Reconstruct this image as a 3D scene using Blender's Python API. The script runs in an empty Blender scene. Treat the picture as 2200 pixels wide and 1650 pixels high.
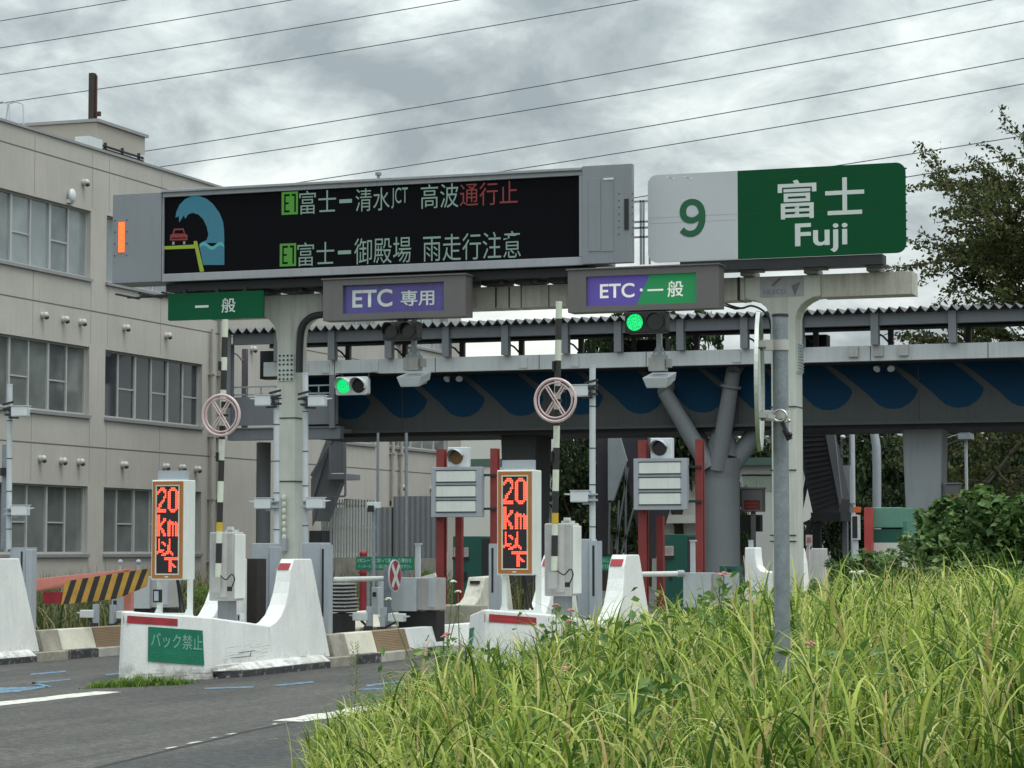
import bpy, bmesh, math, random
import numpy as np
from mathutils import Vector, Matrix

SC = bpy.context.scene
COL = SC.collection
R = math.radians
random.seed(7)
rng = np.random.default_rng(11)

# ------------------------------------------------------------------ camera
# world axes: X to the right across the lanes, Y along the lanes away from the viewer
YAW, PITCH, F, CAMZ = R(19.6), math.atan(355 / 5330), 5330.0, 1.6
cam_d = bpy.data.cameras.new('camera')
cam = bpy.data.objects.new('camera', cam_d)
COL.objects.link(cam)
cam_d.sensor_width = 36.0
cam_d.lens = F / 2200 * 36.0
cam_d.clip_start, cam_d.clip_end = 0.5, 3000
cam.location = (0, 0, CAMZ)
cam.rotation_euler = (R(90) + PITCH, 0, YAW)
SC.camera = cam
W_ = Vector((-math.sin(YAW) * math.cos(PITCH), math.cos(YAW) * math.cos(PITCH), math.sin(PITCH)))
R_ = Vector((math.cos(YAW), math.sin(YAW), 0))
U_ = R_.cross(W_)


def ray(px, py):
    return W_ * F + R_ * (px - 1100) - U_ * (py - 825)


def P(px, py, X=None, Y=None, Z=None):
    """point where the sight line of a photo pixel meets a plane of the place"""
    d = ray(px, py)
    if X is not None:
        k = X / d.x
    elif Y is not None:
        k = Y / d.y
    else:
        k = (Z - CAMZ) / d.z
    return Vector((0, 0, CAMZ)) + d * k


# ------------------------------------------------------------------ sky, sun, exposure
wd = bpy.data.worlds.new('World')
SC.world = wd
wd.use_nodes = True
SUN_EL, SUN_AZ = R(68), R(112)      # azimuth from +Y towards +X: high, to the right


class NT:
    def __init__(s, tree):
        s.t = tree

    def n(s, typ, **kw):
        nd = s.t.nodes.new(typ)
        for k, v in kw.items():
            if k.startswith('i_'):
                key = k[2:]
                key = int(key) if key.isdigit() else key.replace('_', ' ')
                if isinstance(v, bpy.types.NodeSocket):
                    s.t.links.new(v, nd.inputs[key])
                else:
                    nd.inputs[key].default_value = v
            else:
                setattr(nd, k, v)
        return nd

    def math(s, op, a, b=0.0, clamp=False):
        nd = s.n('ShaderNodeMath', operation=op, use_clamp=clamp, i_0=a, i_1=b)
        return nd.outputs[0]

    def vmath(s, op, a, b):
        nd = s.n('ShaderNodeVectorMath', operation=op, i_0=a, i_1=b)
        return nd.outputs['Value'] if op == 'DOT_PRODUCT' else nd.outputs[0]

    def ramp(s, fac, stops, interp='LINEAR'):
        nd = s.n('ShaderNodeValToRGB', i_0=fac)
        cr = nd.color_ramp
        cr.interpolation = interp
        while len(cr.elements) < len(stops):
            cr.elements.new(0.5)
        for e, (p, c) in zip(cr.elements, stops):
            e.position = p
            e.color = (*c, 1) if len(c) == 3 else c
        return nd.outputs[0]

    def mix(s, fac, a, b, blend='MIX'):
        nd = s.n('ShaderNodeMix', data_type='RGBA', blend_type=blend)
        for key, v in ((0, fac), (6, a), (7, b)):
            if isinstance(v, bpy.types.NodeSocket):
                s.t.links.new(v, nd.inputs[key])
            else:
                nd.inputs[key].default_value = v if key == 0 else (*v, 1)
        return nd.outputs[2]

    def link(s, a, b):
        s.t.links.new(a, b)


def build_sky():
    t = wd.node_tree
    t.nodes.clear()
    q = NT(t)
    sky = q.n('ShaderNodeTexSky', sky_type='NISHITA')
    sky.sun_disc = False
    sky.sun_elevation = SUN_EL
    sky.sun_rotation = SUN_AZ
    sky.dust_density = 3
    tc = q.n('ShaderNodeTexCoord')
    D = tc.outputs['Generated']
    sep = q.n('ShaderNodeSeparateXYZ', i_0=D)
    zz = q.math('MAXIMUM', sep.outputs[2], 0.0)
    k = q.math('DIVIDE', 1.0, q.math('ADD', zz, 0.46))
    uu = q.math('MULTIPLY', sep.outputs[0], k)
    vv = q.math('MULTIPLY', sep.outputs[1], k)
    uv = q.n('ShaderNodeCombineXYZ', i_0=uu, i_1=vv, i_2=0.0).outputs[0]
    n1 = q.n('ShaderNodeTexNoise', i_Vector=uv, i_Scale=3.5, i_Detail=11.0, i_Roughness=0.60, i_Distortion=0.35).outputs['Fac']
    n2 = q.n('ShaderNodeTexNoise', i_Vector=uv, i_Scale=13.0, i_Detail=7.0, i_Roughness=0.6, i_Distortion=0.5).outputs['Fac']
    f = q.math('ADD', q.math('MULTIPLY', n1, 1.35), q.math('MULTIPLY', n2, 0.70))
    f = q.math('SUBTRACT', f, 0.555)

    def blob(px, py, deg, amt, f):
        d = ray(px, py).normalized()
        dt = q.vmath('DOT_PRODUCT', D, tuple(d))
        mr = q.n('ShaderNodeMapRange', interpolation_type='SMOOTHSTEP', i_0=dt, i_1=math.cos(R(deg)), i_2=1.0, i_3=0.0, i_4=amt)
        return q.math('ADD', f, mr.outputs[0])
    f = blob(620, 375, 3.2, 0.24, f)
    f = blob(1050, 700, 5.0, 0.26, f)
    f = blob(300, 190, 3.8, -0.10, f)
    f = blob(700, 250, 3.2, -0.10, f)
    f = blob(980, 245, 2.6, -0.17, f)
    f = blob(640, 165, 3.0, -0.08, f)
    f = blob(1250, 120, 3.0, -0.08, f)
    f = blob(1480, 200, 3.0, 0.03, f)
    f = blob(1950, 400, 5.5, -0.02, f)
    f = blob(330, 30, 2.6, 0.10, f)
    f = blob(2000, 90, 4.0, -0.02, f)
    cl = q.ramp(f, [(0.20, (0.235, 0.275, 0.29)), (0.36, (0.33, 0.375, 0.385)), (0.49, (0.46, 0.51, 0.51)),
                    (0.62, (0.60, 0.65, 0.635)), (0.86, (0.80, 0.86, 0.78))])
    # an overcast sky is about three times as bright overhead as at the horizon
    zen = q.math('ADD', 1.0, q.math('MULTIPLY', q.math('POWER', zz, 0.9), SKY_ZENITH))
    clz = q.n('ShaderNodeVectorMath', operation='SCALE', i_0=cl, i_Scale=1.0)
    t.links.new(q.math('MULTIPLY', zen, SKY_GAIN), clz.inputs['Scale'])
    col = q.mix(0.95, sky.outputs[0], clz.outputs[0])
    bg = q.n('ShaderNodeBackground', i_Color=col, i_Strength=0.1)
    out = q.n('ShaderNodeOutputWorld')
    q.link(bg.outputs[0], out.inputs[0])


SKY_GAIN, SKY_ZENITH = 11.0, 2.2
build_sky()
sun_d = bpy.data.lights.new('sun', 'SUN')
sun_d.energy, sun_d.angle, sun_d.color = 1.7, R(28), (1.0, 0.97, 0.92)
sun = bpy.data.objects.new('sun', sun_d)
COL.objects.link(sun)
sd = Vector((math.sin(SUN_AZ) * math.cos(SUN_EL), math.cos(SUN_AZ) * math.cos(SUN_EL), math.sin(SUN_EL)))
sun.rotation_euler = sd.to_track_quat('Z', 'Y').to_euler()
SC.view_settings.view_transform = 'Standard'
SC.view_settings.look = 'None'
SC.view_settings.exposure = 0.0
SC.view_settings.gamma = 1.0
SC.cycles.max_bounces = 8
SC.cycles.transparent_max_bounces = 8

# ------------------------------------------------------------------ materials
MATS = {}


def pm(name, col, rough=0.6, metal=0.0, var=0.15, scale=3.0, bump=0.0, bscale=60.0, streak=0.0, streak_col=None,
       spec=0.5, fine=0.0, spots=0.0, spot_col=(0.1, 0.09, 0.08), spot_lo=0.60, splash=0.0):
    """procedural paint / stone / metal: broad tone variation, fine grain, vertical rain streaks, spots, bump"""
    if name in MATS:
        return MATS[name]
    m = bpy.data.materials.new(name)
    m.use_nodes = True
    t = m.node_tree
    q = NT(t)
    bs = t.nodes['Principled BSDF']
    pos = q.n('ShaderNodeNewGeometry').outputs['Position']
    c = None
    n = q.n('ShaderNodeTexNoise', i_Vector=pos, i_Scale=scale, i_Detail=6.0, i_Roughness=0.65).outputs['Fac']
    lo = tuple(max(0, x * (1 - var)) for x in col)
    hi = tuple(min(1, x * (1 + var * 0.7)) for x in col)
    c = q.ramp(n, [(0.3, lo), (0.7, hi)])
    if fine:
        nf = q.n('ShaderNodeTexNoise', i_Vector=pos, i_Scale=bscale, i_Detail=3.0, i_Roughness=0.7).outputs['Fac']
        g = q.ramp(nf, [(0.3, (1 - fine,) * 3), (0.7, (1 + fine * 0.4,) * 3)])
        c = q.mix(1.0, c, g, 'MULTIPLY')
    if streak:
        mp = q.n('ShaderNodeMapping', i_Vector=pos)
        mp.inputs['Scale'].default_value = (7.0, 7.0, 0.45)
        ns = q.n('ShaderNodeTexNoise', i_Vector=mp.outputs[0], i_Scale=1.6, i_Detail=5.0, i_Roughness=0.6).outputs['Fac']
        fs = q.ramp(ns, [(0.50, (0, 0, 0)), (0.72, (streak,) * 3)])
        sc = streak_col or tuple(x * 0.45 for x in col)
        c = q.mix(fs, c, sc)
    if spots:
        nv = q.n('ShaderNodeTexNoise', i_Vector=pos, i_Scale=9.0, i_Detail=8.0, i_Roughness=0.75).outputs['Fac']
        fv = q.ramp(nv, [(spot_lo, (0, 0, 0)), (spot_lo + 0.08, (spots,) * 3)])
        c = q.mix(fv, c, spot_col)
    if splash:
        sz = q.n('ShaderNodeSeparateXYZ', i_0=pos).outputs[2]
        hz_ = q.n('ShaderNodeMapRange', i_0=sz, i_1=0.05, i_2=0.62, i_3=0.62, i_4=0.0)
        nd = q.n('ShaderNodeTexNoise', i_Vector=pos, i_Scale=5.0, i_Detail=8.0, i_Roughness=0.7).outputs['Fac']
        dd = q.n('ShaderNodeMapRange', i_0=q.math('MULTIPLY', q.math('POWER', nd, 1.0), hz_.outputs[0]), i_1=0.22, i_2=0.36, i_3=0.0, i_4=splash)
        c = q.mix(dd.outputs[0], c, (0.20, 0.185, 0.15))
        mp2 = q.n('ShaderNodeMapping', i_Vector=pos)
        mp2.inputs['Scale'].default_value = (1.2, 1.2, 22.0)
        ns2 = q.n('ShaderNodeTexNoise', i_Vector=mp2.outputs[0], i_Scale=1.5, i_Detail=4.0, i_Roughness=0.7).outputs['Fac']
        fs2 = q.n('ShaderNodeMapRange', i_0=q.math('MULTIPLY', ns2, hz_.outputs[0]), i_1=0.30, i_2=0.36, i_3=0.0, i_4=splash)
        c = q.mix(fs2.outputs[0], c, (0.10, 0.10, 0.10))
    q.link(c, bs.inputs['Base Color'])
    rr = q.n('ShaderNodeMapRange', i_0=n, i_1=0.2, i_2=0.8, i_3=max(0.03, rough - 0.08), i_4=min(1, rough + 0.1))
    q.link(rr.outputs[0], bs.inputs['Roughness'])
    bs.inputs['Metallic'].default_value = metal
    bs.inputs['Specular IOR Level'].default_value = spec
    if bump:
        nb = q.n('ShaderNodeTexNoise', i_Vector=pos, i_Scale=bscale, i_Detail=4.0, i_Roughness=0.6).outputs['Fac']
        b = q.n('ShaderNodeBump', i_Strength=bump, i_Distance=0.01, i_Height=nb)
        q.link(b.outputs[0], bs.inputs['Normal'])
    MATS[name] = m
    return m


def em(name, col, strength, base=(0.02, 0.02, 0.02), dots=0.0, dotscale=60.0):
    if name in MATS:
        return MATS[name]
    m = bpy.data.materials.new(name)
    m.use_nodes = True
    t = m.node_tree
    q = NT(t)
    bs = t.nodes['Principled BSDF']
    bs.inputs['Base Color'].default_value = (*base, 1)
    bs.inputs['Roughness'].default_value = 0.5
    bs.inputs['Emission Color'].default_value = (*col, 1)
    bs.inputs['Emission Strength'].default_value = strength
    if dots:
        pos = q.n('ShaderNodeNewGeometry').outputs['Position']
        v = q.n('ShaderNodeTexVoronoi', i_Vector=pos, i_Scale=dotscale).outputs['Distance']
        f = q.n('ShaderNodeMapRange', i_0=v, i_1=0.1, i_2=0.6, i_3=strength * (1 + dots), i_4=strength * (1 - dots))
        q.link(f.outputs[0], bs.inputs['Emission Strength'])
    MATS[name] = m
    return m


M = dict(
    white=pm('painted white concrete', (0.76, 0.78, 0.77), 0.75, var=0.10, scale=1.6, splash=0.75, bump=0.35, bscale=45, streak=0.18, streak_col=(0.42, 0.42, 0.38), fine=0.10, spots=0.25, spot_col=(0.35, 0.34, 0.31)),
    conc=pm('weathered concrete', (0.52, 0.51, 0.45), 0.85, var=0.22, scale=2.2, bump=0.5, bscale=40, streak=0.5, streak_col=(0.17, 0.155, 0.12), fine=0.15),
    conc_dirty=pm('dirty kerb concrete', (0.33, 0.31, 0.26), 0.9, var=0.35, scale=3.5, bump=0.5, bscale=35, fine=0.2, spots=0.6),
    cream=pm('yellowed white paint', (0.68, 0.66, 0.55), 0.8, var=0.15, scale=3, bump=0.3, bscale=40, fine=0.12, spots=0.4, spot_col=(0.3, 0.27, 0.2)),
    kerb_black=pm('worn black kerb paint', (0.045, 0.047, 0.05), 0.8, var=0.4, scale=4, bump=0.4, bscale=30, spots=0.8, spot_lo=.54, spot_col=(0.36, 0.36, 0.35)),
    tan=pm('tan tactile tile', (0.30, 0.21, 0.13), 0.8, var=0.12, scale=6, fine=0.1),
    red=pm('red reflective sheet', (0.33, 0.022, 0.035), 0.55, var=0.25, scale=6, fine=0.15),
    redsteel=pm('faded red steel paint', (0.235, 0.034, 0.032), 0.55, var=0.22, scale=2.5, streak=0.4, streak_col=(0.2, 0.04, 0.035), fine=0.1),
    pink=pm('sun bleached red paint', (0.62, 0.23, 0.19), 0.7, var=0.15, scale=3, spots=0.3, spot_col=(0.5, 0.1, 0.08)),
    green=pm('green sign sheet', (0.003, 0.088, 0.036), 0.6, var=0.10, scale=1.2, spec=0.15),
    green_dark=pm('dark green sign sheet', (0.0015, 0.070, 0.025), 0.6, var=0.08, scale=0.8, spec=0.15),
    green_faded=pm('faded green sign sheet', (0.012, 0.17, 0.10), 0.6, var=0.18, scale=4, fine=0.1, spec=0.3),
    sign_white=pm('sign white sheet', (0.50, 0.53, 0.56), 0.5, var=0.05, scale=1.0, spec=0.3),
    letter=pm('retroreflective lettering', (0.58, 0.63, 0.62), 0.5, var=0.05),
    letter_faded=pm('faded lettering', (0.16, 0.36, 0.28), 0.6, var=0.25, scale=9),
    letter_board=pm('notice board lettering', (0.27, 0.47, 0.39), 0.6, var=0.2, scale=9),
    letter_ghost=pm('bleached lettering', (0.03, 0.21, 0.13), 0.6, var=0.2, scale=9),
    letter_green=pm('green numeral', (0.004, 0.10, 0.04), 0.5, var=0.05),
    vms_grey=pm('grey sign housing', (0.235, 0.255, 0.28), 0.5, 0.15, var=0.07, scale=1.5, streak=0.12),
    vms_frame=pm('light grey sign frame', (0.33, 0.345, 0.37), 0.45, 0.2, var=0.10, scale=2, streak=0.2),
    screen=pm('black display', (0.0035, 0.004, 0.006), 0.7, var=0.2, scale=1.0, spec=0.08),
    dark=pm('dark steel', (0.030, 0.032, 0.036), 0.6, 0.2, var=0.25, scale=3),
    black=pm('black plastic', (0.012, 0.012, 0.013), 0.45, var=0.2),
    boxgrey=pm('brown grey sign box', (0.135, 0.130, 0.128), 0.55, 0.1, var=0.07, scale=1.5, streak=0.12),
    purple=pm('purple sign face', (0.075, 0.055, 0.25), 0.35, var=0.10, scale=2, spec=0.4),
    galv=pm('galvanised steel', (0.25, 0.285, 0.32), 0.5, 0.35, var=0.20, scale=14, fine=0.18, bscale=90, bump=0.1),
    galv2=pm('grey painted steel', (0.36, 0.40, 0.44), 0.5, 0.1, var=0.08, scale=3, streak=0.15),
    lightsteel=pm('pale grey steel', (0.50, 0.54, 0.57), 0.5, 0.05, var=0.07, scale=3, streak=0.15),
    whitesteel=pm('white painted steel', (0.70, 0.74, 0.71), 0.45, var=0.06, scale=3, streak=0.12),
    col_paint=pm('pale green grey column paint', (0.55, 0.59, 0.55), 0.6, var=0.10, scale=1.5, streak=0.35, streak_col=(0.30, 0.32, 0.27), fine=0.06),
    camwhite=pm('camera housing', (0.60, 0.64, 0.66), 0.4, var=0.05),
    cab=pm('weathered cabinet', (0.42, 0.42, 0.41), 0.6, var=0.18, scale=2.5, streak=0.4, streak_col=(0.27, 0.26, 0.25)),
    brown=pm('orange brown board frame', (0.40, 0.155, 0.035), 0.5, var=0.08, scale=4),
    bronze=pm('dark brown mast', (0.045, 0.030, 0.026), 0.6, 0.2, var=0.3, scale=1.5),
    stripe_w=pm('cream pole band', (0.62, 0.66, 0.55), 0.6, var=0.10, scale=5, fine=0.1),
    stripe_k=pm('black pole band', (0.022, 0.021, 0.022), 0.6, var=0.25, scale=5),
    yellow=pm('yellow band', (0.55, 0.36, 0.03), 0.6, var=0.15, scale=5),
    amber=pm('boom yellow sheet', (0.48, 0.27, 0.045), 0.6, var=0.2, scale=5, fine=0.15),
    neon=pm('unlit neon tube', (0.60, 0.46, 0.46), 0.25, 0.1, var=0.10, scale=6),
    machine=pm('green machine paint', (0.005, 0.085, 0.062), 0.45, var=0.10, scale=2, streak=0.15),
    machine_lt=pm('pale green booth paint', (0.10, 0.25, 0.19), 0.5, var=0.10, scale=2, streak=0.15),
    lens=pm('dark signal lens', (0.014, 0.015, 0.014), 0.2, var=0.3, scale=12),
    lens_amber=pm('unlit amber lens', (0.16, 0.075, 0.008), 0.25, var=0.2, scale=12),
    wall=pm('beige cladding', (0.445, 0.43, 0.395), 0.8, var=0.12, scale=0.35, bump=0.25, bscale=25, streak=0.42, streak_col=(0.33, 0.315, 0.28), fine=0.09),
    wall2=pm('penthouse cladding', (0.36, 0.34, 0.30), 0.8, var=0.06, scale=0.5, fine=0.06),
    seam=pm('dark cladding joint', (0.13, 0.12, 0.11), 0.8, var=0.1),
    coping=pm('metal coping', (0.30, 0.30, 0.31), 0.5, 0.3, var=0.1),
    alu=pm('aluminium window frame', (0.42, 0.44, 0.44), 0.45, 0.1, var=0.05),
    pipe=pm('beige downpipe', (0.40, 0.385, 0.34), 0.5, var=0.1),
    steelgrey=pm('bridge grey steel', (0.185, 0.20, 0.225), 0.5, 0.1, var=0.08, scale=1.2, streak=0.15),
    steelmauve=pm('mauve grey steel', (0.16, 0.135, 0.155), 0.5, 0.1, var=0.1),
    fascia=pm('pale fascia', (0.57, 0.60, 0.62), 0.6, var=0.10, scale=0.9, streak=0.30, streak_col=(0.30, 0.32, 0.33)),
    girder=pm('girder grey', (0.076, 0.083, 0.085), 0.7, var=0.08, scale=0.6, streak=0.25, spec=0.2),
    wave=pm('girder blue wave', (0.0045, 0.040, 0.090), 0.7, var=0.14, scale=0.8, streak=0.2, spec=0.15),
    roofsheet=pm('corrugated sheet', (0.12, 0.125, 0.135), 0.5, 0.1, var=0.12),
    colgrey=pm('column grey', (0.185, 0.20, 0.215), 0.6, var=0.06, scale=0.8, streak=0.2),
    darkmetal=pm('stair dark underside', (0.045, 0.045, 0.055), 0.6, var=0.2),
    corr=pm('corrugated wall', (0.23, 0.25, 0.27), 0.5, 0.1, var=0.08),
    bark=pm('bark', (0.055, 0.045, 0.035), 0.9, var=0.3, scale=6, bump=0.6, bscale=20),
    farwhite=pm('far white wall', (0.60, 0.61, 0.58), 0.8, var=0.05, scale=0.4),
    fargreen=pm('dull green fascia', (0.07, 0.13, 0.11), 0.6, var=0.08),
    signgrey=pm('notice paper', (0.42, 0.38, 0.37), 0.7, var=0.15, scale=18),
    road_white=pm('road white', (0.66, 0.66, 0.60), 0.8, var=0.15, scale=4, spots=0.85, spot_lo=.53, spot_col=(0.10, 0.10, 0.10), fine=.2),
    road_blue=pm('road blue', (0.13, 0.27, 0.40), 0.8, var=0.25, scale=4, spots=0.92, spot_lo=.47, spot_col=(0.07, 0.072, 0.075), fine=.2),
    sandstrip=pm('road seam', (0.02, 0.02, 0.02), 0.9, var=0.3),
    ghost=pm('faded sticker', (0.33, 0.345, 0.36), 0.6, var=0.18, scale=9),
    ghost_dark=pm('faded sticker print', (0.17, 0.16, 0.18), 0.6, var=0.25, scale=15),
    wire=pm('power line', (0.10, 0.105, 0.11), 0.6, var=0.1),
    petal=pm('pink petals', (0.55, 0.25, 0.22), 0.6, var=0.35, scale=40),
    petal_white=pm('white petals', (0.72, 0.72, 0.62), 0.6, var=0.15, scale=40),
    orange=pm('orange marker', (0.55, 0.11, 0.02), 0.5, var=0.2),
)
M['lit_green'] = em('lit green lamp', (0.0, 1.0, 0.25), 1.0, dots=0.35, dotscale=45)
M['lit_orange'] = em('lit orange strip', (1.0, 0.20, 0.03), 1.3)
M['led_red'] = em('red LEDs', (1.0, 0.085, 0.04), 2.8)
M['led_white'] = em('pale LEDs', (0.34, 0.56, 0.46), 0.37)
M['led_dimred'] = em('dim red LEDs', (0.55, 0.02, 0.02), 0.22)
M['led_green'] = em('green LEDs', (0.09, 0.52, 0.015), 0.33)
M['led_cyan'] = em('cyan LEDs', (0.02, 0.27, 0.40), 0.42, dots=0.15, dotscale=60)
M['led_cyan_pale'] = em('pale cyan LEDs', (0.10, 0.55, 0.58), 0.42)
M['led_lime'] = em('lime LEDs', (0.32, 0.47, 0.01), 0.5)
M['back_white'] = em('backlit lettering', (0.90, 0.92, 0.86), 0.35, base=(0.6, 0.6, 0.58))
M['back_purple'] = em('backlit purple', (0.10, 0.07, 0.36), 0.35, base=(0.07, 0.05, 0.24))
M['back_green'] = em('backlit green', (0.01, 0.30, 0.09), 0.35, base=(0.006, 0.15, 0.05))


def leafmat(name, stops, rough=0.5, trans=0.25):
    if name in MATS:
        return MATS[name]
    m = bpy.data.materials.new(name)
    m.use_nodes = True
    t = m.node_tree
    q = NT(t)
    bs = t.nodes['Principled BSDF']
    ri = q.n('ShaderNodeNewGeometry').outputs['Random Per Island']
    c = q.ramp(ri, stops)
    q.link(c, bs.inputs['Base Color'])
    bs.inputs['Roughness'].default_value = rough
    bs.inputs['Specular IOR Level'].default_value = 0.3
    tr = q.n('ShaderNodeBsdfTranslucent')
    q.link(c, tr.inputs[0])
    mx = q.n('ShaderNodeMixShader', i_0=trans)
    q.link(bs.outputs[0], mx.inputs[1])
    q.link(tr.outputs[0], mx.inputs[2])
    q.link(mx.outputs[0], t.nodes['Material Output'].inputs[0])
    MATS[name] = m
    return m


M['grass'] = leafmat('grass blades', [(0.0, (0.028, 0.072, 0.012)), (0.24, (0.095, 0.180, 0.026)), (0.50, (0.265, 0.365, 0.056)),
                                      (0.78, (0.52, 0.59, 0.135)), (0.93, (0.64, 0.62, 0.27)), (1.0, (0.46, 0.31, 0.14))], 0.6, 0.36)
M['grass_dry'] = leafmat('straw blades', [(0.0, (0.30, 0.26, 0.12)), (0.5, (0.20, 0.20, 0.08)), (1.0, (0.10, 0.13, 0.04))], 0.6, 0.25)
M['weed'] = leafmat('weed leaves', [(0.0, (0.07, 0.15, 0.028)), (0.6, (0.15, 0.26, 0.045)), (1.0, (0.25, 0.36, 0.07))], 0.5, 0.35)
M['broad'] = leafmat('broad leaves', [(0.0, (0.050, 0.12, 0.026)), (0.6, (0.12, 0.22, 0.05)), (1.0, (0.22, 0.33, 0.09))], 0.42, 0.32)
M['shrub'] = leafmat('shrub leaves', [(0.0, (0.035, 0.090, 0.024)), (0.5, (0.105, 0.19, 0.055)), (1.0, (0.25, 0.36, 0.14))], 0.42, 0.28)
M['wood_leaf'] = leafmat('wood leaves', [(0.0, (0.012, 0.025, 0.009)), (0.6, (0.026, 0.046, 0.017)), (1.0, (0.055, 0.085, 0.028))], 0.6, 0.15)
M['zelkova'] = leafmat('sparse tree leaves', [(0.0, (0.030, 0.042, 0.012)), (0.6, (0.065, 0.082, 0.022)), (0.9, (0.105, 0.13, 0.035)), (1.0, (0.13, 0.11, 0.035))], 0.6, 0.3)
M['dry_bush'] = leafmat('brown bush twigs', [(0.0, (0.12, 0.085, 0.06)), (1.0, (0.22, 0.16, 0.11))], 0.7, 0.1)


def glassmat(name, col, curtain):
    m = bpy.data.materials.new(name)
    m.use_nodes = True
    q = NT(m.node_tree)
    bs = m.node_tree.nodes['Principled BSDF']
    pos = q.n('ShaderNodeNewGeometry').outputs['Position']
    ri = q.n('ShaderNodeNewGeometry').outputs['Random Per Island']
    n = q.n('ShaderNodeTexNoise', i_Vector=pos, i_Scale=1.3, i_Detail=3.0).outputs['Fac']
    a = q.ramp(ri, [(0.0, col), (0.5, tuple((x + y) / 2 for x, y in zip(col, curtain))), (1.0, curtain)])
    c = q.mix(0.35, a, q.ramp(n, [(0.35, col), (0.65, curtain)]))
    q.link(c, bs.inputs['Base Color'])
    bs.inputs['Roughness'].default_value = 0.08
    bs.inputs['Specular IOR Level'].default_value = 0.6
    return m


M['glass_pale'] = glassmat('window glass over blinds', (0.11, 0.135, 0.14), (0.29, 0.33, 0.335))
M['glass_mid'] = glassmat('window glass over grey blinds', (0.06, 0.068, 0.068), (0.19, 0.21, 0.205))
M['glass_dark'] = glassmat('dark window glass', (0.012, 0.016, 0.020), (0.05, 0.06, 0.065))


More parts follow.
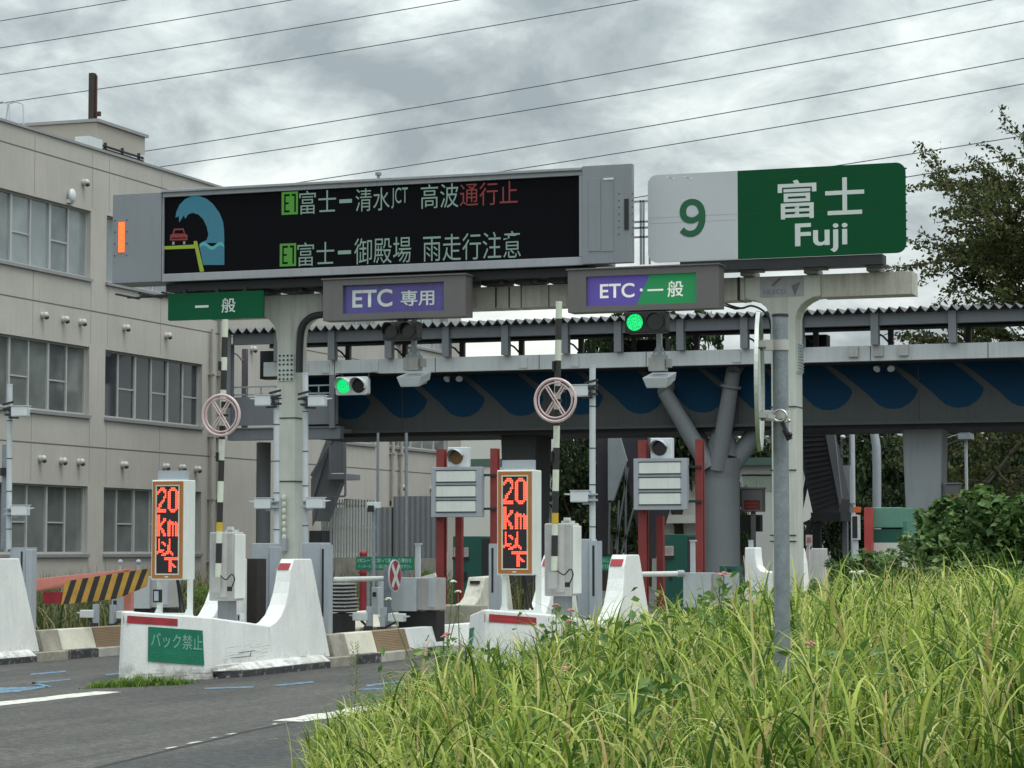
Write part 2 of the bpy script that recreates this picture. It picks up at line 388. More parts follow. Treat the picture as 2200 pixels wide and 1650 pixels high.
# ------------------------------------------------------------------ mesh helpers
class MB:
    def __init__(s):
        s.v, s.f, s.mi, s.sm = [], [], [], []
        s.m = 0

    def add(s, pts, faces, smooth=False):
        b = len(s.v)
        s.v += [tuple(p) for p in pts]
        for f in faces:
            s.f.append([b + i for i in f])
            s.mi.append(s.m)
            s.sm.append(smooth)
        return s

    def face(s, pts):
        return s.add(pts, [range(len(pts))])

    def hexa(s, b4, t4):
        return s.add(list(b4) + list(t4), [(3, 2, 1, 0), (4, 5, 6, 7), (0, 1, 5, 4), (1, 2, 6, 5), (2, 3, 7, 6), (3, 0, 4, 7)])

    def box(s, x0, x1, y0, y1, z0, z1):
        return s.hexa([(x0, y0, z0), (x1, y0, z0), (x1, y1, z0), (x0, y1, z0)], [(x0, y0, z1), (x1, y0, z1), (x1, y1, z1), (x0, y1, z1)])

    def bar(s, p0, p1, w, h, up=Vector((0, 0, 1))):
        p0, p1 = Vector(p0), Vector(p1)
        d = (p1 - p0).normalized()
        a = d.cross(up)
        if a.length < 1e-4:
            a = Vector((1, 0, 0))
        a = a.normalized() * (w / 2)
        b = a.cross(d).normalized() * (h / 2)
        q = [-a - b, a - b, a + b, -a + b]
        return s.hexa([p0 + x for x in q], [p1 + x for x in q])

    def prism(s, a, b):
        n = len(a)
        return s.add(list(a) + list(b), [range(n - 1, -1, -1), range(n, 2 * n)] + [(i, (i + 1) % n, n + (i + 1) % n, n + i) for i in range(n)])

    def prismX(s, poly, x0, x1):
        return s.prism([(x0, y, z) for y, z in poly], [(x1, y, z) for y, z in poly])

    def prismY(s, poly, y0, y1):
        return s.prism([(x, y0, z) for x, z in poly], [(x, y1, z) for x, z in poly])

    def cyl(s, p0, p1, r0, r1=None, n=14, cap=True):
        p0, p1 = Vector(p0), Vector(p1)
        r1 = r0 if r1 is None else r1
        d = (p1 - p0).normalized()
        a = d.orthogonal().normalized()
        b = d.cross(a)
        pts = []
        for p, r in ((p0, r0), (p1, r1)):
            for i in range(n):
                t = 2 * math.pi * i / n
                pts.append(p + (a * math.cos(t) + b * math.sin(t)) * r)
        s.add(pts, [(i, (i + 1) % n, n + (i + 1) % n, n + i) for i in range(n)], True)
        if cap:
            s.add(pts[:n], [range(n - 1, -1, -1)])
            s.add(pts[n:], [range(n)])
        return s

    def tube(s, pts, r, n=8, r1=None, soft=False):
        pts = [Vector(p) for p in pts]
        if soft:
            q = [pts[0]] + pts + [pts[-1]]
            out = []
            for i in range(1, len(q) - 2):
                for k in range(5):
                    t = k / 5
                    a, b, c, d = q[i - 1], q[i], q[i + 1], q[i + 2]
                    out.append(((b * 2) + (c - a) * t + (a * 2 - b * 5 + c * 4 - d) * t * t + (b * 3 - a - c * 3 + d) * t ** 3) * .5)
            pts = out + [pts[-1]]
        rings = []
        up = None
        for i, p in enumerate(pts):
            d = (pts[min(i + 1, len(pts) - 1)] - pts[max(i - 1, 0)]).normalized()
            if up is None:
                up = d.orthogonal().normalized()
            a = (up - d * up.dot(d)).normalized()
            up = a
            b = d.cross(a)
            rr = r if r1 is None else r + (r1 - r) * i / (len(pts) - 1)
            rings += [p + (a * math.cos(2 * math.pi * k / n) + b * math.sin(2 * math.pi * k / n)) * rr for k in range(n)]
        fs = []
        for i in range(len(pts) - 1):
            for k in range(n):
                fs.append((i * n + k, i * n + (k + 1) % n, (i + 1) * n + (k + 1) % n, (i + 1) * n + k))
        s.add(rings, fs, True)
        s.add(rings[:n], [range(n - 1, -1, -1)])
        s.add(rings[-n:], [range(n)])
        return s

    def ball(s, c, rx, ry=None, rz=None, n=10, m=7):
        ry = ry or rx
        rz = rz or rx
        pts, fs = [], []
        for j in range(m + 1):
            t = math.pi * j / m
            for i in range(n):
                a = 2 * math.pi * i / n
                pts.append((c[0] + rx * math.sin(t) * math.cos(a), c[1] + ry * math.sin(t) * math.sin(a), c[2] + rz * math.cos(t)))
        for j in range(m):
            for i in range(n):
                fs.append((j * n + i, (j + 1) * n + i, (j + 1) * n + (i + 1) % n, j * n + (i + 1) % n))
        return s.add(pts, fs, True)

    def disc(s, c, nrm, r, thick, n=28):
        c, d = Vector(c), Vector(nrm).normalized()
        return s.cyl(c - d * thick / 2, c + d * thick / 2, r, r, n)

    def pbox(s, px0, px1, py0, py1, Y, dep):
        xm, ym = (px0 + px1) / 2, (py0 + py1) / 2
        x0, x1 = P(px0, ym, Y=Y).x, P(px1, ym, Y=Y).x
        z1, z0 = P(xm, py0, Y=Y).z, P(xm, py1, Y=Y).z
        s.box(x0, x1, Y, Y + dep, z0, z1)
        return x0, x1, z0, z1

    def build(s, name, mats, parent=None, bev=0.0, label=None, loc=None, shade=None):
        mats = mats if isinstance(mats, (list, tuple)) else [mats]
        me = bpy.data.meshes.new(name)
        if parent is not None:
            o0 = ROOT[parent]
        elif loc is not None:
            o0 = Vector(loc)
        else:
            a = np.array(s.v)
            lo, hi = a.min(0), a.max(0)
            o0 = Vector(((lo[0] + hi[0]) / 2, (lo[1] + hi[1]) / 2, lo[2]))
        me.from_pydata([(x - o0.x, y - o0.y, z - o0.z) for x, y, z in s.v], [], s.f)
        for m in mats:
            me.materials.append(m)
        me.polygons.foreach_set('material_index', s.mi)
        me.polygons.foreach_set('use_smooth', s.sm)
        bm = bmesh.new()
        bm.from_mesh(me)
        bmesh.ops.recalc_face_normals(bm, faces=bm.faces)
        bm.to_mesh(me)
        bm.free()
        o = bpy.data.objects.new(name, me)
        COL.objects.link(o)
        if parent is not None:
            o.parent = parent
        else:
            o.location = o0
        ROOT[o] = o0
        if bev:
            b = o.modifiers.new('bevel', 'BEVEL')
            b.width, b.segments, b.limit_method, b.angle_limit = bev, 2, 'ANGLE', R(35)
            b.harden_normals = False
        if label:
            o['label'] = label
        return o


ROOT = {}


def tag(o, label=None, cat=None, group=None, kind=None):
    if label:
        o['label'] = label
    if cat:
        o['category'] = cat
    if group:
        o['group'] = group
    if kind:
        o['kind'] = kind
    return o


def thing(name, label, cat, loc, group=None):
    o = bpy.data.objects.new(name, None)
    o.empty_display_size = 0.2
    COL.objects.link(o)
    o.location = loc
    ROOT[o] = Vector(loc)
    return tag(o, label, cat, group)


def copy_tree(o, off=None, label=None, parent=None, skip=()):
    c = o.copy()
    COL.objects.link(c)
    if parent is not None:
        c.parent = parent
    if off is not None:
        c.location = Vector(o.location) + Vector(off)
    if label:
        c['label'] = label
    for ch in list(o.children):
        if ch.name.split('.')[0] in skip:
            continue
        copy_tree(ch, parent=c, skip=skip)
    return c


def text(body, mat, parent, x0, x1, z0, z1, y, name='lettering', bold=0.0, slope=0.0, keep=False, frame=None):
    """writing in the plane Y=y (or in a frame: origin, right, up) stretched to the box x0..x1, z0..z1"""
    c = bpy.data.curves.new(name, 'FONT')
    c.body = body
    c.offset = bold
    c.resolution_u = 6
    tmp = bpy.data.objects.new(name, c)
    COL.objects.link(tmp)
    me = bpy.data.meshes.new_from_object(tmp)
    bpy.data.objects.remove(tmp)
    bpy.data.curves.remove(c)
    n = len(me.vertices)
    a = np.empty(n * 3)
    me.vertices.foreach_get('co', a)
    a = a.reshape(n, 3)
    lo, hi = a.min(0), a.max(0)
    u = (a[:, 0] - lo[0]) / max(hi[0] - lo[0], 1e-6)
    w = (a[:, 1] - lo[1]) / max(hi[1] - lo[1], 1e-6)
    o0 = ROOT[parent]
    if frame is None:
        out = np.stack([x0 + u * (x1 - x0), np.full(n, y), z0 + w * (z1 - z0)], 1)
    else:
        og, rt, up = [np.array(v) for v in frame]
        out = og + np.outer(x0 + u * (x1 - x0), rt) + np.outer(z0 + w * (z1 - z0), up)
    out = out - np.array(o0)
    me.vertices.foreach_set('co', out.ravel())
    me.materials.clear()
    me.materials.append(mat)
    me.update()
    o = bpy.data.objects.new(name, me)
    COL.objects.link(o)
    o.parent = parent
    ROOT[o] = o0
    return o


def ptext(body, mat, parent, px0, px1, py0, py1, Y, **kw):
    xm, ym = (px0 + px1) / 2, (py0 + py1) / 2
    return text(body, mat, parent, P(px0, ym, Y=Y).x, P(px1, ym, Y=Y).x, P(xm, py1, Y=Y).z, P(xm, py0, Y=Y).z, Y, **kw)


def fast_mesh(name, verts, faces4, mat, parent=None, loc=(0, 0, 0), smooth=False, faces3=None):
    """numpy verts (n,3), faces (m,4)"""
    me = bpy.data.meshes.new(name)
    me.vertices.add(len(verts))
    me.vertices.foreach_set('co', np.asarray(verts, dtype=np.float32).ravel())
    nf = len(faces4)
    me.loops.add(nf * 4)
    me.loops.foreach_set('vertex_index', np.asarray(faces4, dtype=np.int32).ravel())
    me.polygons.add(nf)
    me.polygons.foreach_set('loop_start', np.arange(0, nf * 4, 4, dtype=np.int32))
    me.polygons.foreach_set('use_smooth', np.full(nf, smooth))
    me.materials.append(mat)
    me.update(calc_edges=True)
    o = bpy.data.objects.new(name, me)
    COL.objects.link(o)
    o.location = loc
    if parent is not None:
        o.parent = parent
    ROOT[o] = Vector(loc) if parent is None else ROOT.get(parent, Vector())
    return o


def leaf_quads(pts, size, rngx, up_bias=0.35, aspect=0.6, fold=0.15, dirs=None):
    """leaf-sized folded quads (two faces each) at points pts"""
    n = len(pts)
    nr = rngx.normal(size=(n, 3))
    nr[:, 2] += up_bias * 2
    nr /= np.linalg.norm(nr, axis=1)[:, None]
    ax = rngx.normal(size=(n, 3)) if dirs is None else dirs + rngx.normal(size=(n, 3)) * 0.5
    ax -= nr * np.sum(ax * nr, 1)[:, None]
    ax /= np.linalg.norm(ax, axis=1)[:, None] + 1e-9
    bx_ = np.cross(nr, ax)
    s = (size * rngx.uniform(0.6, 1.35, n))[:, None]
    p0 = pts - ax * s * 0.5
    p1 = pts + bx_ * s * aspect * 0.5 + nr * s * fold
    p2 = pts + ax * s * 0.55
    p3 = pts - bx_ * s * aspect * 0.5 + nr * s * fold
    v = np.stack([p0, p1, p2, p3], 1).reshape(-1, 3)
    f = np.arange(n * 4).reshape(n, 4)
    return v, f


# ------------------------------------------------------------------ ground, road
def smooth01(t):
    t = max(0.0, min(1.0, t))
    return t * t * (3 - 2 * t)


def view_xy(d, lat):
    return (-math.sin(YAW) * d + math.cos(YAW) * lat, math.cos(YAW) * d + math.sin(YAW) * lat)


def to_view(x, y):
    return (-math.sin(YAW) * x + math.cos(YAW) * y, math.cos(YAW) * x + math.sin(YAW) * y)


def verge_in(x, y):
    """how far (m) a plan point lies inside the overgrown verge; <0 outside"""
    d, lat = to_view(x, y)
    s1 = lat + 0.078 * d                                   # left edge, running past the viewer
    s2 = lat + 1.42 - max(0, d - 18.2) * 0.62                # back edge along the road
    s3 = 60 - d
    return min(s1, s2, s3)


def verge_z(x, y):
    s = verge_in(x, y)
    d, lat = to_view(x, y)
    return 0.46 * smooth01(s / 4.6)


def ground_mat(name='asphalt', k=(1, 1, 1)):
    m = bpy.data.materials.new(name)
    m.use_nodes = True
    q = NT(m.node_tree)
    bs = m.node_tree.nodes['Principled BSDF']
    pos = q.n('ShaderNodeNewGeometry').outputs['Position']
    n1 = q.n('ShaderNodeTexNoise', i_Vector=pos, i_Scale=0.55, i_Detail=6.0, i_Roughness=0.6).outputs['Fac']
    mp = q.n('ShaderNodeMapping', i_Vector=pos)
    mp.inputs['Scale'].default_value = (1.6, 0.10, 1.0)
    n2 = q.n('ShaderNodeTexNoise', i_Vector=mp.outputs[0], i_Scale=1.0, i_Detail=5.0, i_Roughness=0.6).outputs['Fac']
    n3 = q.n('ShaderNodeTexNoise', i_Vector=pos, i_Scale=42.0, i_Detail=4.0, i_Roughness=0.8).outputs['Fac']
    c = q.ramp(n1, [(0.3, (0.055, 0.057, 0.057)), (0.7, (0.088, 0.086, 0.080))])
    c = q.mix(1.0, c, q.ramp(n2, [(0.32, (0.62, 0.62, 0.64)), (0.68, (1.22, 1.19, 1.13))]), 'MULTIPLY')
    c = q.mix(1.0, c, q.ramp(n3, [(0.30, (0.40, 0.40, 0.40)), (0.52, (1.0, 1.0, 1.0)), (0.72, (1.9, 1.9, 1.85))]), 'MULTIPLY')
    q.link(c, bs.inputs['Base Color'])
    bs.inputs['Roughness'].default_value = 0.82
    b = q.n('ShaderNodeBump', i_Strength=0.5, i_Distance=0.01, i_Height=n3)
    q.link(b.outputs[0], bs.inputs['Normal'])
    n4 = q.n('ShaderNodeTexNoise', i_Vector=pos, i_Scale=11.0, i_Detail=3.0, i_Roughness=0.7).outputs['Fac']
    c = q.mix(1.0, c, q.ramp(n4, [(0.34, (0.52, 0.52, 0.53)), (0.64, (1.42, 1.41, 1.38))]), 'MULTIPLY')
    ck = q.n('ShaderNodeTexNoise', i_Vector=pos, i_Scale=0.45, i_Detail=5.0, i_Roughness=0.55, i_Distortion=0.8).outputs['Fac']
    ln = q.math('ABSOLUTE', q.math('SUBTRACT', ck, 0.5))
    lf = q.n('ShaderNodeMapRange', i_0=ln, i_1=0.0, i_2=0.0035, i_3=0.65, i_4=0.0)
    c = q.mix(lf.outputs[0], c, (0.018, 0.018, 0.018))
    n5 = q.n('ShaderNodeTexNoise', i_Vector=pos, i_Scale=2.3, i_Detail=7.0, i_Roughness=0.72).outputs['Fac']
    c = q.mix(1.0, c, k, 'MULTIPLY')
    f5 = q.n('ShaderNodeMapRange', i_0=n5, i_1=0.60, i_2=0.70, i_3=0.0, i_4=0.55)
    c = q.mix(f5.outputs[0], c, (0.030, 0.029, 0.028))
    q.link(c, bs.inputs['Base Color'])
    return m


g = MB()
g.face([(-900, -200, -0.004), (900, -200, -0.004), (900, 1500, -0.004), (-900, 1500, -0.004)])
tag(g.build('ground', pm('dry earth', (0.10, 0.095, 0.06), 0.95, var=0.3, scale=0.4, fine=0.3, bscale=12)), kind='structure')
g = MB()
g.face([(-30, 5, 0), (14, 5, 0), (14, 120, 0), (-30, 120, 0)])
tag(g.build('road', ground_mat()), kind='structure')


def ground_strip(name, mat, pts, label=None, z=0.004):
    b = MB()
    b.face([(p[0], p[1], z) for p in pts])
    return b.build(name, mat)


def rough_strip(mb, x0, x1, y0, y1, n, z=0.004, jit=0.02):
    l = []
    r = []
    for i in range(n + 1):
        y = y0 + (y1 - y0) * i / n
        l.append((x0 + random.uniform(-jit, jit), y, z))
        r.append((x1 + random.uniform(-jit, jit), y, z))
    for i in range(n):
        mb.face([l[i], r[i], r[i + 1], l[i + 1]])


mk = MB()
rough_strip(mk, -13.85, -13.50, 17.5, 24.9, 30)
tag(mk.build('road_marking', M['road_white']), kind='structure')
mk = MB()
rough_strip(mk, -9.94, -9.60, 21.2, 26.2, 22, jit=0.04)
for i in (0, 1, 3, 4, 7):
    y = 18.0 + i * 0.40 + random.uniform(-.1, .1)
    rough_strip(mk, -9.12 - (y - 16) * 0.13, -9.08 - (y - 16) * 0.13, y, y + random.uniform(.08, .3), 2, jit=0.012)
tag(mk.build('road_marking', M['road_white']), kind='structure')
mk = MB()
seam = [P(150, 1664, Z=0), P(210, 1650, Z=0), P(345, 1617, Z=0), P(470, 1588, Z=0), P(540, 1570, Z=0), P(640, 1550, Z=0), P(760, 1527, Z=0), P(900, 1500, Z=0)]
pt_ = MB()
pt_.face([(p.x, p.y, .002) for p in seam] + [(-2, seam[-1].y, .002), (-2, 7, .002), (seam[0].x, 7, .002)])
tag(pt_.build('road', ground_mat('darker asphalt', (.80, .84, .90))), kind='structure')
for a, b in zip(seam[:-1], seam[1:]):
    mk.face([(a.x - .03, a.y, .003), (a.x + .03, a.y, .003), (b.x + .03, b.y, .003), (b.x - .03, b.y, .003)])
tag(mk.build('road_seam', M['sandstrip']), kind='structure')
# blue lane marks: worn dashes and an arrow head
mk = MB()


def gp(mb, *pts):
    mb.face([(*P(px, py, Z=0).xy, 0.004) for px, py in pts])


gp(mk, (-40, 1478), (60, 1476), (110, 1475), (70, 1482), (40, 1487), (-40, 1493))
gp(mk, (62, 1468), (72, 1466), (112, 1475), (104, 1478))
gp(mk, (64, 1467), (150, 1459), (152, 1461), (72, 1470))
for pts in [((65, 1448), (140, 1441), (142, 1444), (66, 1451)), ((225, 1449), (256, 1446), (256, 1449), (228, 1452)),
            ((590, 1472), (672, 1464), (675, 1467), (595, 1475)), ((440, 1478), (545, 1475), (545, 1478), (440, 1481)),
            ((785, 1472), (858, 1463), (862, 1466), (790, 1476)), ((770, 1480), (850, 1478), (850, 1481), (772, 1483)), ]:
    gp(mk, *pts)
tag(mk.build('road_marking', M['road_blue']), kind='structure')

# the overgrown verge: one earth sheet rising to the right
vx, vf, idx = [], [], {}
NX, NY = 60, 80
for j in range(NY + 1):
    for i in range(NX + 1):
        d = 4 + (62 - 4) * (j / NY) ** 1.4
        lat0 = max(-0.078 * d, -1.42 + max(0, d - 18.2) * 0.62) - 0.1
        lat = lat0 + (0.42 * d + 6 - lat0 + 8) * (i / NX) ** 1.3
        x, y = view_xy(d, lat)
        vx.append((x, y, 0.006 + verge_z(x, y)))
for j in range(NY):
    for i in range(NX):
        a = j * (NX + 1) + i
        vf.append((a, a + 1, a + NX + 2, a + NX + 1))
tag(fast_mesh('verge_earth', np.array(vx), np.array(vf), pm('verge soil', (0.055, 0.060, 0.025), 0.95, var=0.4, scale=3, fine=0.3), smooth=True), kind='structure')

exec_parts = []
# ------------------------------------------------------------------ office building on the left
XB = -34.0
BY0, BY1, BZ = 42.0, 89.6, 12.72
bld = thing('office_building', 'three storey beige clad office block with long window bands, left of the toll lanes', 'building', (XB, 60, 0))
FLOORS = [(1.47, 3.33), (5.29, 7.19), (9.09, 10.98)]
BANDS = [(46.6, 53.7), (54.6, 60.6), (61.5, 67.5), (78.3, 81.0), (82.4, 88.2)]
w = MB()


def yz(x, ya, yb, za, zb, mb=w):
    mb.face([(x, ya, za), (x, yb, za), (x, yb, zb), (x, ya, zb)])


zc = 0.0
DEP = 0.22
for z0, z1 in FLOORS:
    yz(XB, BY0, BY1, zc, z0)
    ya = BY0
    for b0, b1 in BANDS:
        yz(XB, ya, b0, z0, z1)
        w.face([(XB, b0, z0), (XB - DEP, b0, z0), (XB - DEP, b0, z1), (XB, b0, z1)])
        w.face([(XB, b1, z0), (XB - DEP, b1, z0), (XB - DEP, b1, z1), (XB, b1, z1)])
        w.face([(XB, b0, z0), (XB, b1, z0), (XB - DEP, b1, z0), (XB - DEP, b0, z0)])
        w.face([(XB, b0, z1), (XB, b1, z1), (XB - DEP, b1, z1), (XB - DEP, b0, z1)])
        ya = b1
    yz(XB, ya, BY1, z0, z1)
    zc = z1
yz(XB, BY0, BY1, zc, BZ)
yz(XB - 13, BY0, BY1, 0, BZ)
for y in (BY0, BY1):
    w.face([(XB, y, 0), (XB - 13, y, 0), (XB - 13, y, BZ), (XB, y, BZ)])
w.face([(XB - .3, BY0, BZ - .35), (XB - .3, BY1, BZ - .35), (XB - 13, BY1, BZ - .35), (XB - 13, BY0, BZ - .35)])
yz(XB - .3, BY0, BY1, BZ - .35, BZ)
w.m = 1
for z in (12.2, 8.2, 4.42):
    w.box(XB - .01, XB + .003, BY0, BY1, z - .018, z + .018)
w.m = 2
for px, py in ((75, 330), (197, 520), (233, 560), (345, 690)):
    y = P(px, py, X=XB).y
    for za, zb in ((0.0, 1.4), (3.4, 4.39), (4.45, 5.2), (7.27, 8.17), (8.23, 9.0), (11.07, 12.17), (12.23, 12.6)):
        w.box(XB - .01, XB + .002, y - .012, y + .012, za, zb)
w.build('wall', [M['wall'], M['seam'], pm('shallow cladding joint', (0.26, 0.245, 0.215), 0.8, var=0.1)], bld)
c = MB()
c.box(XB - .32, XB + .05, BY0, BY1 + .05, BZ, BZ + .07)
c.build('roof_coping', M['coping'], bld)
for k, (z0, z1) in enumerate(FLOORS):
    for j, (b0, b1) in enumerate(BANDS):
        if j == 4 and k == 0 or j == 3 and k == 0:
            continue
        nm = 6 if j < 3 else (2 if j == 3 else 5)
        fr = MB()
        xf = XB - .16
        for za, zb in ((z0, z0 + .06), (z1 - .05, z1)):
            fr.box(xf - .05, xf + .03, b0, b1, za, zb)
        wd_ = (b1 - b0) / nm
        for i in range(nm + 1):
            yc = b0 + i * wd_
            t_ = .035 if i % 2 else .05
            fr.box(xf - .045, xf + (.02 if i % 2 else .035), max(b0, yc - t_), min(b1, yc + t_), z0 + .061, z1 - .051)
        for i in range(nm):
            if (i + j) % 2 == 1:
                fr.box(xf - .04, xf + .012, b0 + i * wd_ + .06, b0 + (i + 1) * wd_ - .06, (z0 + z1) / 2 - .1, (z0 + z1) / 2 - .06)
        wn = fr.build('window', M['alu'], bld)
        pn = MB()
        for i in range(nm):
            pn.box(xf - .03, xf - .02, b0 + i * wd_ + .03, b0 + (i + 1) * wd_ - .03, z0 + .06, z1 - .05)
        pn.build('pane', M['glass_dark'] if (k == 1 and j == 2) else M['glass_mid'] if k < 2 else M['glass_pale'], wn)
        sl = MB()
        sl.box(XB - .2, XB + .07, b0 - .04, b1 + .04, z0 - .09, z0 - .003)
        sl.build('sill', M['coping'], wn)
for (px, py) in [(90, 677), (135, 686), (172, 692), (266, 704), (356, 721), (85, 985), (130, 990), (168, 992), (262, 998), (352, 1002), (387, 1004), (420, 1008),
                 (178, 392), (556, 1015), (540, 750), (861, 1047), (925, 1049)]:
    p = P(px, py, X=XB)
    v = MB()
    v.cyl((p.x, p.y, p.z), (p.x + .12, p.y, p.z - .02), .092, .088, 14)
    v.ball((p.x + .12, p.y, p.z + .0), .08, .092, .092, 12, 6)
    v.m = 1
    v.cyl((p.x + .14, p.y - .0, p.z - .05), (p.x + .17, p.y, p.z - .10), .062, .055, 10)
    v.build('vent_hood', [pm('vent hood steel', (0.50, 0.50, 0.49), 0.5, 0.1, var=0.1), M['dark']], bld)
lp = P(148, 421, X=XB)
v = MB()
v.ball((lp.x + .1, lp.y, lp.z), .09, .16, .2)
v.box(lp.x, lp.x + .1, lp.y - .12, lp.y + .12, lp.z - .2, lp.z - .1)
v.build('wall_lamp', M['camwhite'], bld)
for px, za, zb in ((448, 0, 8.3), (466, 0, 12.6), (838, 0, 12.6), (856, 0, 12.6)):
    y = P(px, 1000, X=XB).y
    d = MB()
    d.cyl((XB + .12, y, za), (XB + .12, y, zb), .065, n=10)
    for z in np.arange(1.2, zb, 1.9):
        d.box(XB, XB + .2, y - .09, y + .09, z, z + .05)
    d.build('downpipe', M['pipe'], bld)
ph = MB()
pc = P(208, 262, X=XB - 1.2)
ph.box(XB - 10, XB - 1.2, pc.y, P(312, 300, X=XB - 1.2).y, BZ - .3, pc.z)
pent = ph.build('penthouse', M['wall2'], bld, bev=.02)
c = MB()
c.box(XB - 10.1, XB - 1.12, pc.y - .08, P(312, 300, X=XB - 1.2).y + .08, pc.z + .002, pc.z + .09)
c.build('roof_coping', M['coping'], pent)
# rooftop pieces
mp_ = P(198, 258, X=XB - 3.2)
mt = MB()
mt.box(mp_.x - .085, mp_.x + .085, mp_.y - .10, mp_.y + .10, pc.z + .09, P(198, 157, X=XB - 3.2).z)
mt.m = 1
mt.box(mp_.x + .0855, mp_.x + .12, mp_.y + .0, mp_.y + .1, pc.z + .35, P(198, 161, X=XB - 3.2).z)
mt.box(mp_.x + .1205, mp_.x + .28, mp_.y - .03, mp_.y + .06, P(198, 246, X=XB - 3.2).z - .06, P(198, 246, X=XB - 3.2).z + .08)
tag(mt.build('mast', [M['bronze'], pm('rust red strip', (0.055, 0.022, 0.018), 0.7)], bev=.01), 'dark brown square mast standing on the office rooftop penthouse', 'mast')
lo = MB()
for a in (8, 38):
    p = P(a + 8, 262, X=XB - .6)
    q_ = P(a, 222, X=XB - .6)
    lo.tube([(XB - .9, p.y - .45, BZ - .34), (XB - .9, p.y - .2, q_.z), (XB - .75, p.y - .05, q_.z + .08), (XB - .55, p.y, q_.z), (XB - .5, p.y, BZ - .34)], .022, 6)
tag(lo.build('roof_ladder', M['galv2']), 'thin grey ladder hoops rising over the far left roof edge', 'ladder')
dy = [P(a, e, X=XB).y for a, e in ((190, 300), (218, 308), (308, 334), (328, 340))]
cn = MB()
cn.box(XB - .42, XB + .03, dy[0], dy[1], BZ + .075, BZ + .34)
cn.box(XB - .40, XB + .03, dy[2], dy[3], BZ + .075, BZ + .29)
cn.m = 1
cn.cyl((XB - .02, dy[1], BZ + .2), (XB - .02, dy[2], BZ + .2), .035, n=8)
cn.cyl((XB - .02, dy[1], BZ + .11), (XB - .02, dy[2], BZ + .11), .03, n=8)
for i in range(3):
    yy = dy[1] + .25 + i * (dy[2] - dy[1] - .5) / 2
    cn.box(XB - .06, XB + .025, yy - .02, yy + .02, BZ + .075, BZ + .30)
tag(cn.build('roof_duct', [M['camwhite'], M['dark']]), 'dark pipe run between two white boxes on the office parapet', 'duct')
# ------------------------------------------------------------------ toll gate canopy: girder bridge with a roofed walkway
cx0, cx1 = -30.3, 6.0
can = thing('toll_canopy', 'long grey toll gate bridge with blue wave girder and corrugated walkway roof', 'canopy', (-14, 65, 0))
b = MB()
gx0 = P(650, 900, Y=65.2).x
b.box(gx0, cx1, 65.2, 68.6, 4.95, 6.5)
b.m = 1
for k in range(8):
    xs_ = gx0 + 3.1 + k * 4.9
    b.box(xs_ - .012, xs_ + .012, 65.188, 65.1995, 4.985, 6.49)
b.build('girder', [M['girder'], M['darkmetal']], can)
b = MB()
b.box(gx0 - .05, cx1, 65.05, 65.195, 4.9, 4.98)
b.m = 1
b.box(gx0, cx1, 65.4, 68.4, 4.80, 4.94)
b.build('bottom_flange', [M['girder'], M['darkmetal']], can)
b = MB()
pitch = 1.74
base = P(1926.8, 772, Y=65.2).x
shape = [(-.04, 0), (0.37, -0.30), (0.73, -.60), (.90, -.74), (1.10, -.94), (1.25, -1.08), (1.45, -1.17), (1.66, -1.19), (1.87, -1.16), (2.08, -1.03), (2.20, -.90), (2.28, -.74), (2.27, -.66), (2.01, -.43), (1.70, -.17), (1.486, 0)]
for k in range(-12, 8):
    pts = [(base + k * pitch + x, 65.195, 6.498 + z) for x, z in shape]
    if max(p[0] for p in pts) > cx1 or pts[6][0] < gx0 + .2:
        continue
    if pts[0][0] < gx0 + .05:      # the first drop is cut off by the girder's end
        keep = [p for p in pts if p[0] >= gx0 + .05]
        lft = [p for p in pts if p[0] < gx0 + .05]
        pts = [(gx0 + .05, 65.195, 6.498), (gx0 + .05, 65.195, keep[0][2] + .1)] + keep
    b.face(pts)
b.build('blue_wave', M['wave'], can)
b = MB()
b.box(cx0, cx1, 64.0, 64.25, 6.51, 6.91)
b.m = 1
b.box(cx0, cx1, 64.255, 65.6, 6.505, 6.62)
b.m = 0
for px in (655, 700, 805, 1125, 1235, 1583):
    x = P(px, 790, Y=64).x
    b.box(x - .11, x + .11, 63.97, 63.999, 6.56, 6.84)
b.m = 1
for k in range(12):
    xs_ = cx0 + 2.2 + k * 3.05
    b.box(xs_ - .01, xs_ + .01, 63.994, 63.9995, 6.515, 6.905)
b.m = 2
for px in (1834, 1888, 1942):
    x = P(px, 757, Y=64).x
    b.box(x - .13, x + .13, 63.9, 63.999, 6.62, 6.90)
b.build('fascia', [M['fascia'], M['girder'], M['cab']], can)
# walkway roof
b = MB()
n = int((5 + 31.3) / .27)
rx0 = -31.3
zz_ = []
for i in range(n * 4 + 1):
    ph_ = i % 4
    zz_.append((rx0 + i * .27 / 4, (7.71, 7.775, 7.86, 7.775)[ph_]))
top = []
for (x, z) in zz_:
    top.append((x, z))
nn = len(top)
pts = [(x, 63.55, z) for x, z in top] + [(x, 66.9, z + .12) for x, z in top] + [(x, 63.55, z + .015) for x, z in top] + [(x, 66.9, z + .135) for x, z in top]
fs = []
for i in range(nn - 1):
    fs += [(i, i + 1, nn + i + 1, nn + i), (2 * nn + i, 2 * nn + i + 1, 3 * nn + i + 1, 3 * nn + i), (i, i + 1, 2 * nn + i + 1, 2 * nn + i)]
b.add(pts, fs)
b.build('corrugated_roof', M['roofsheet'], can)
b = MB()
b.box(-31.2, cx1, 63.85, 63.98, 7.44, 7.70)
b.box(-31.2, cx1, 63.78, 64.05, 7.70, 7.715)
b.box(-31.2, cx1, 63.78, 64.05, 7.425, 7.44)
b.box(-31.2, cx1, 66.28, 66.44, 7.51, 7.57)
b.m = 1
b.box(-31.2, cx1, 66.3, 66.42, 7.571, 7.8)
b.build('roof_beam', [M['steelgrey'], M['dark']], can)
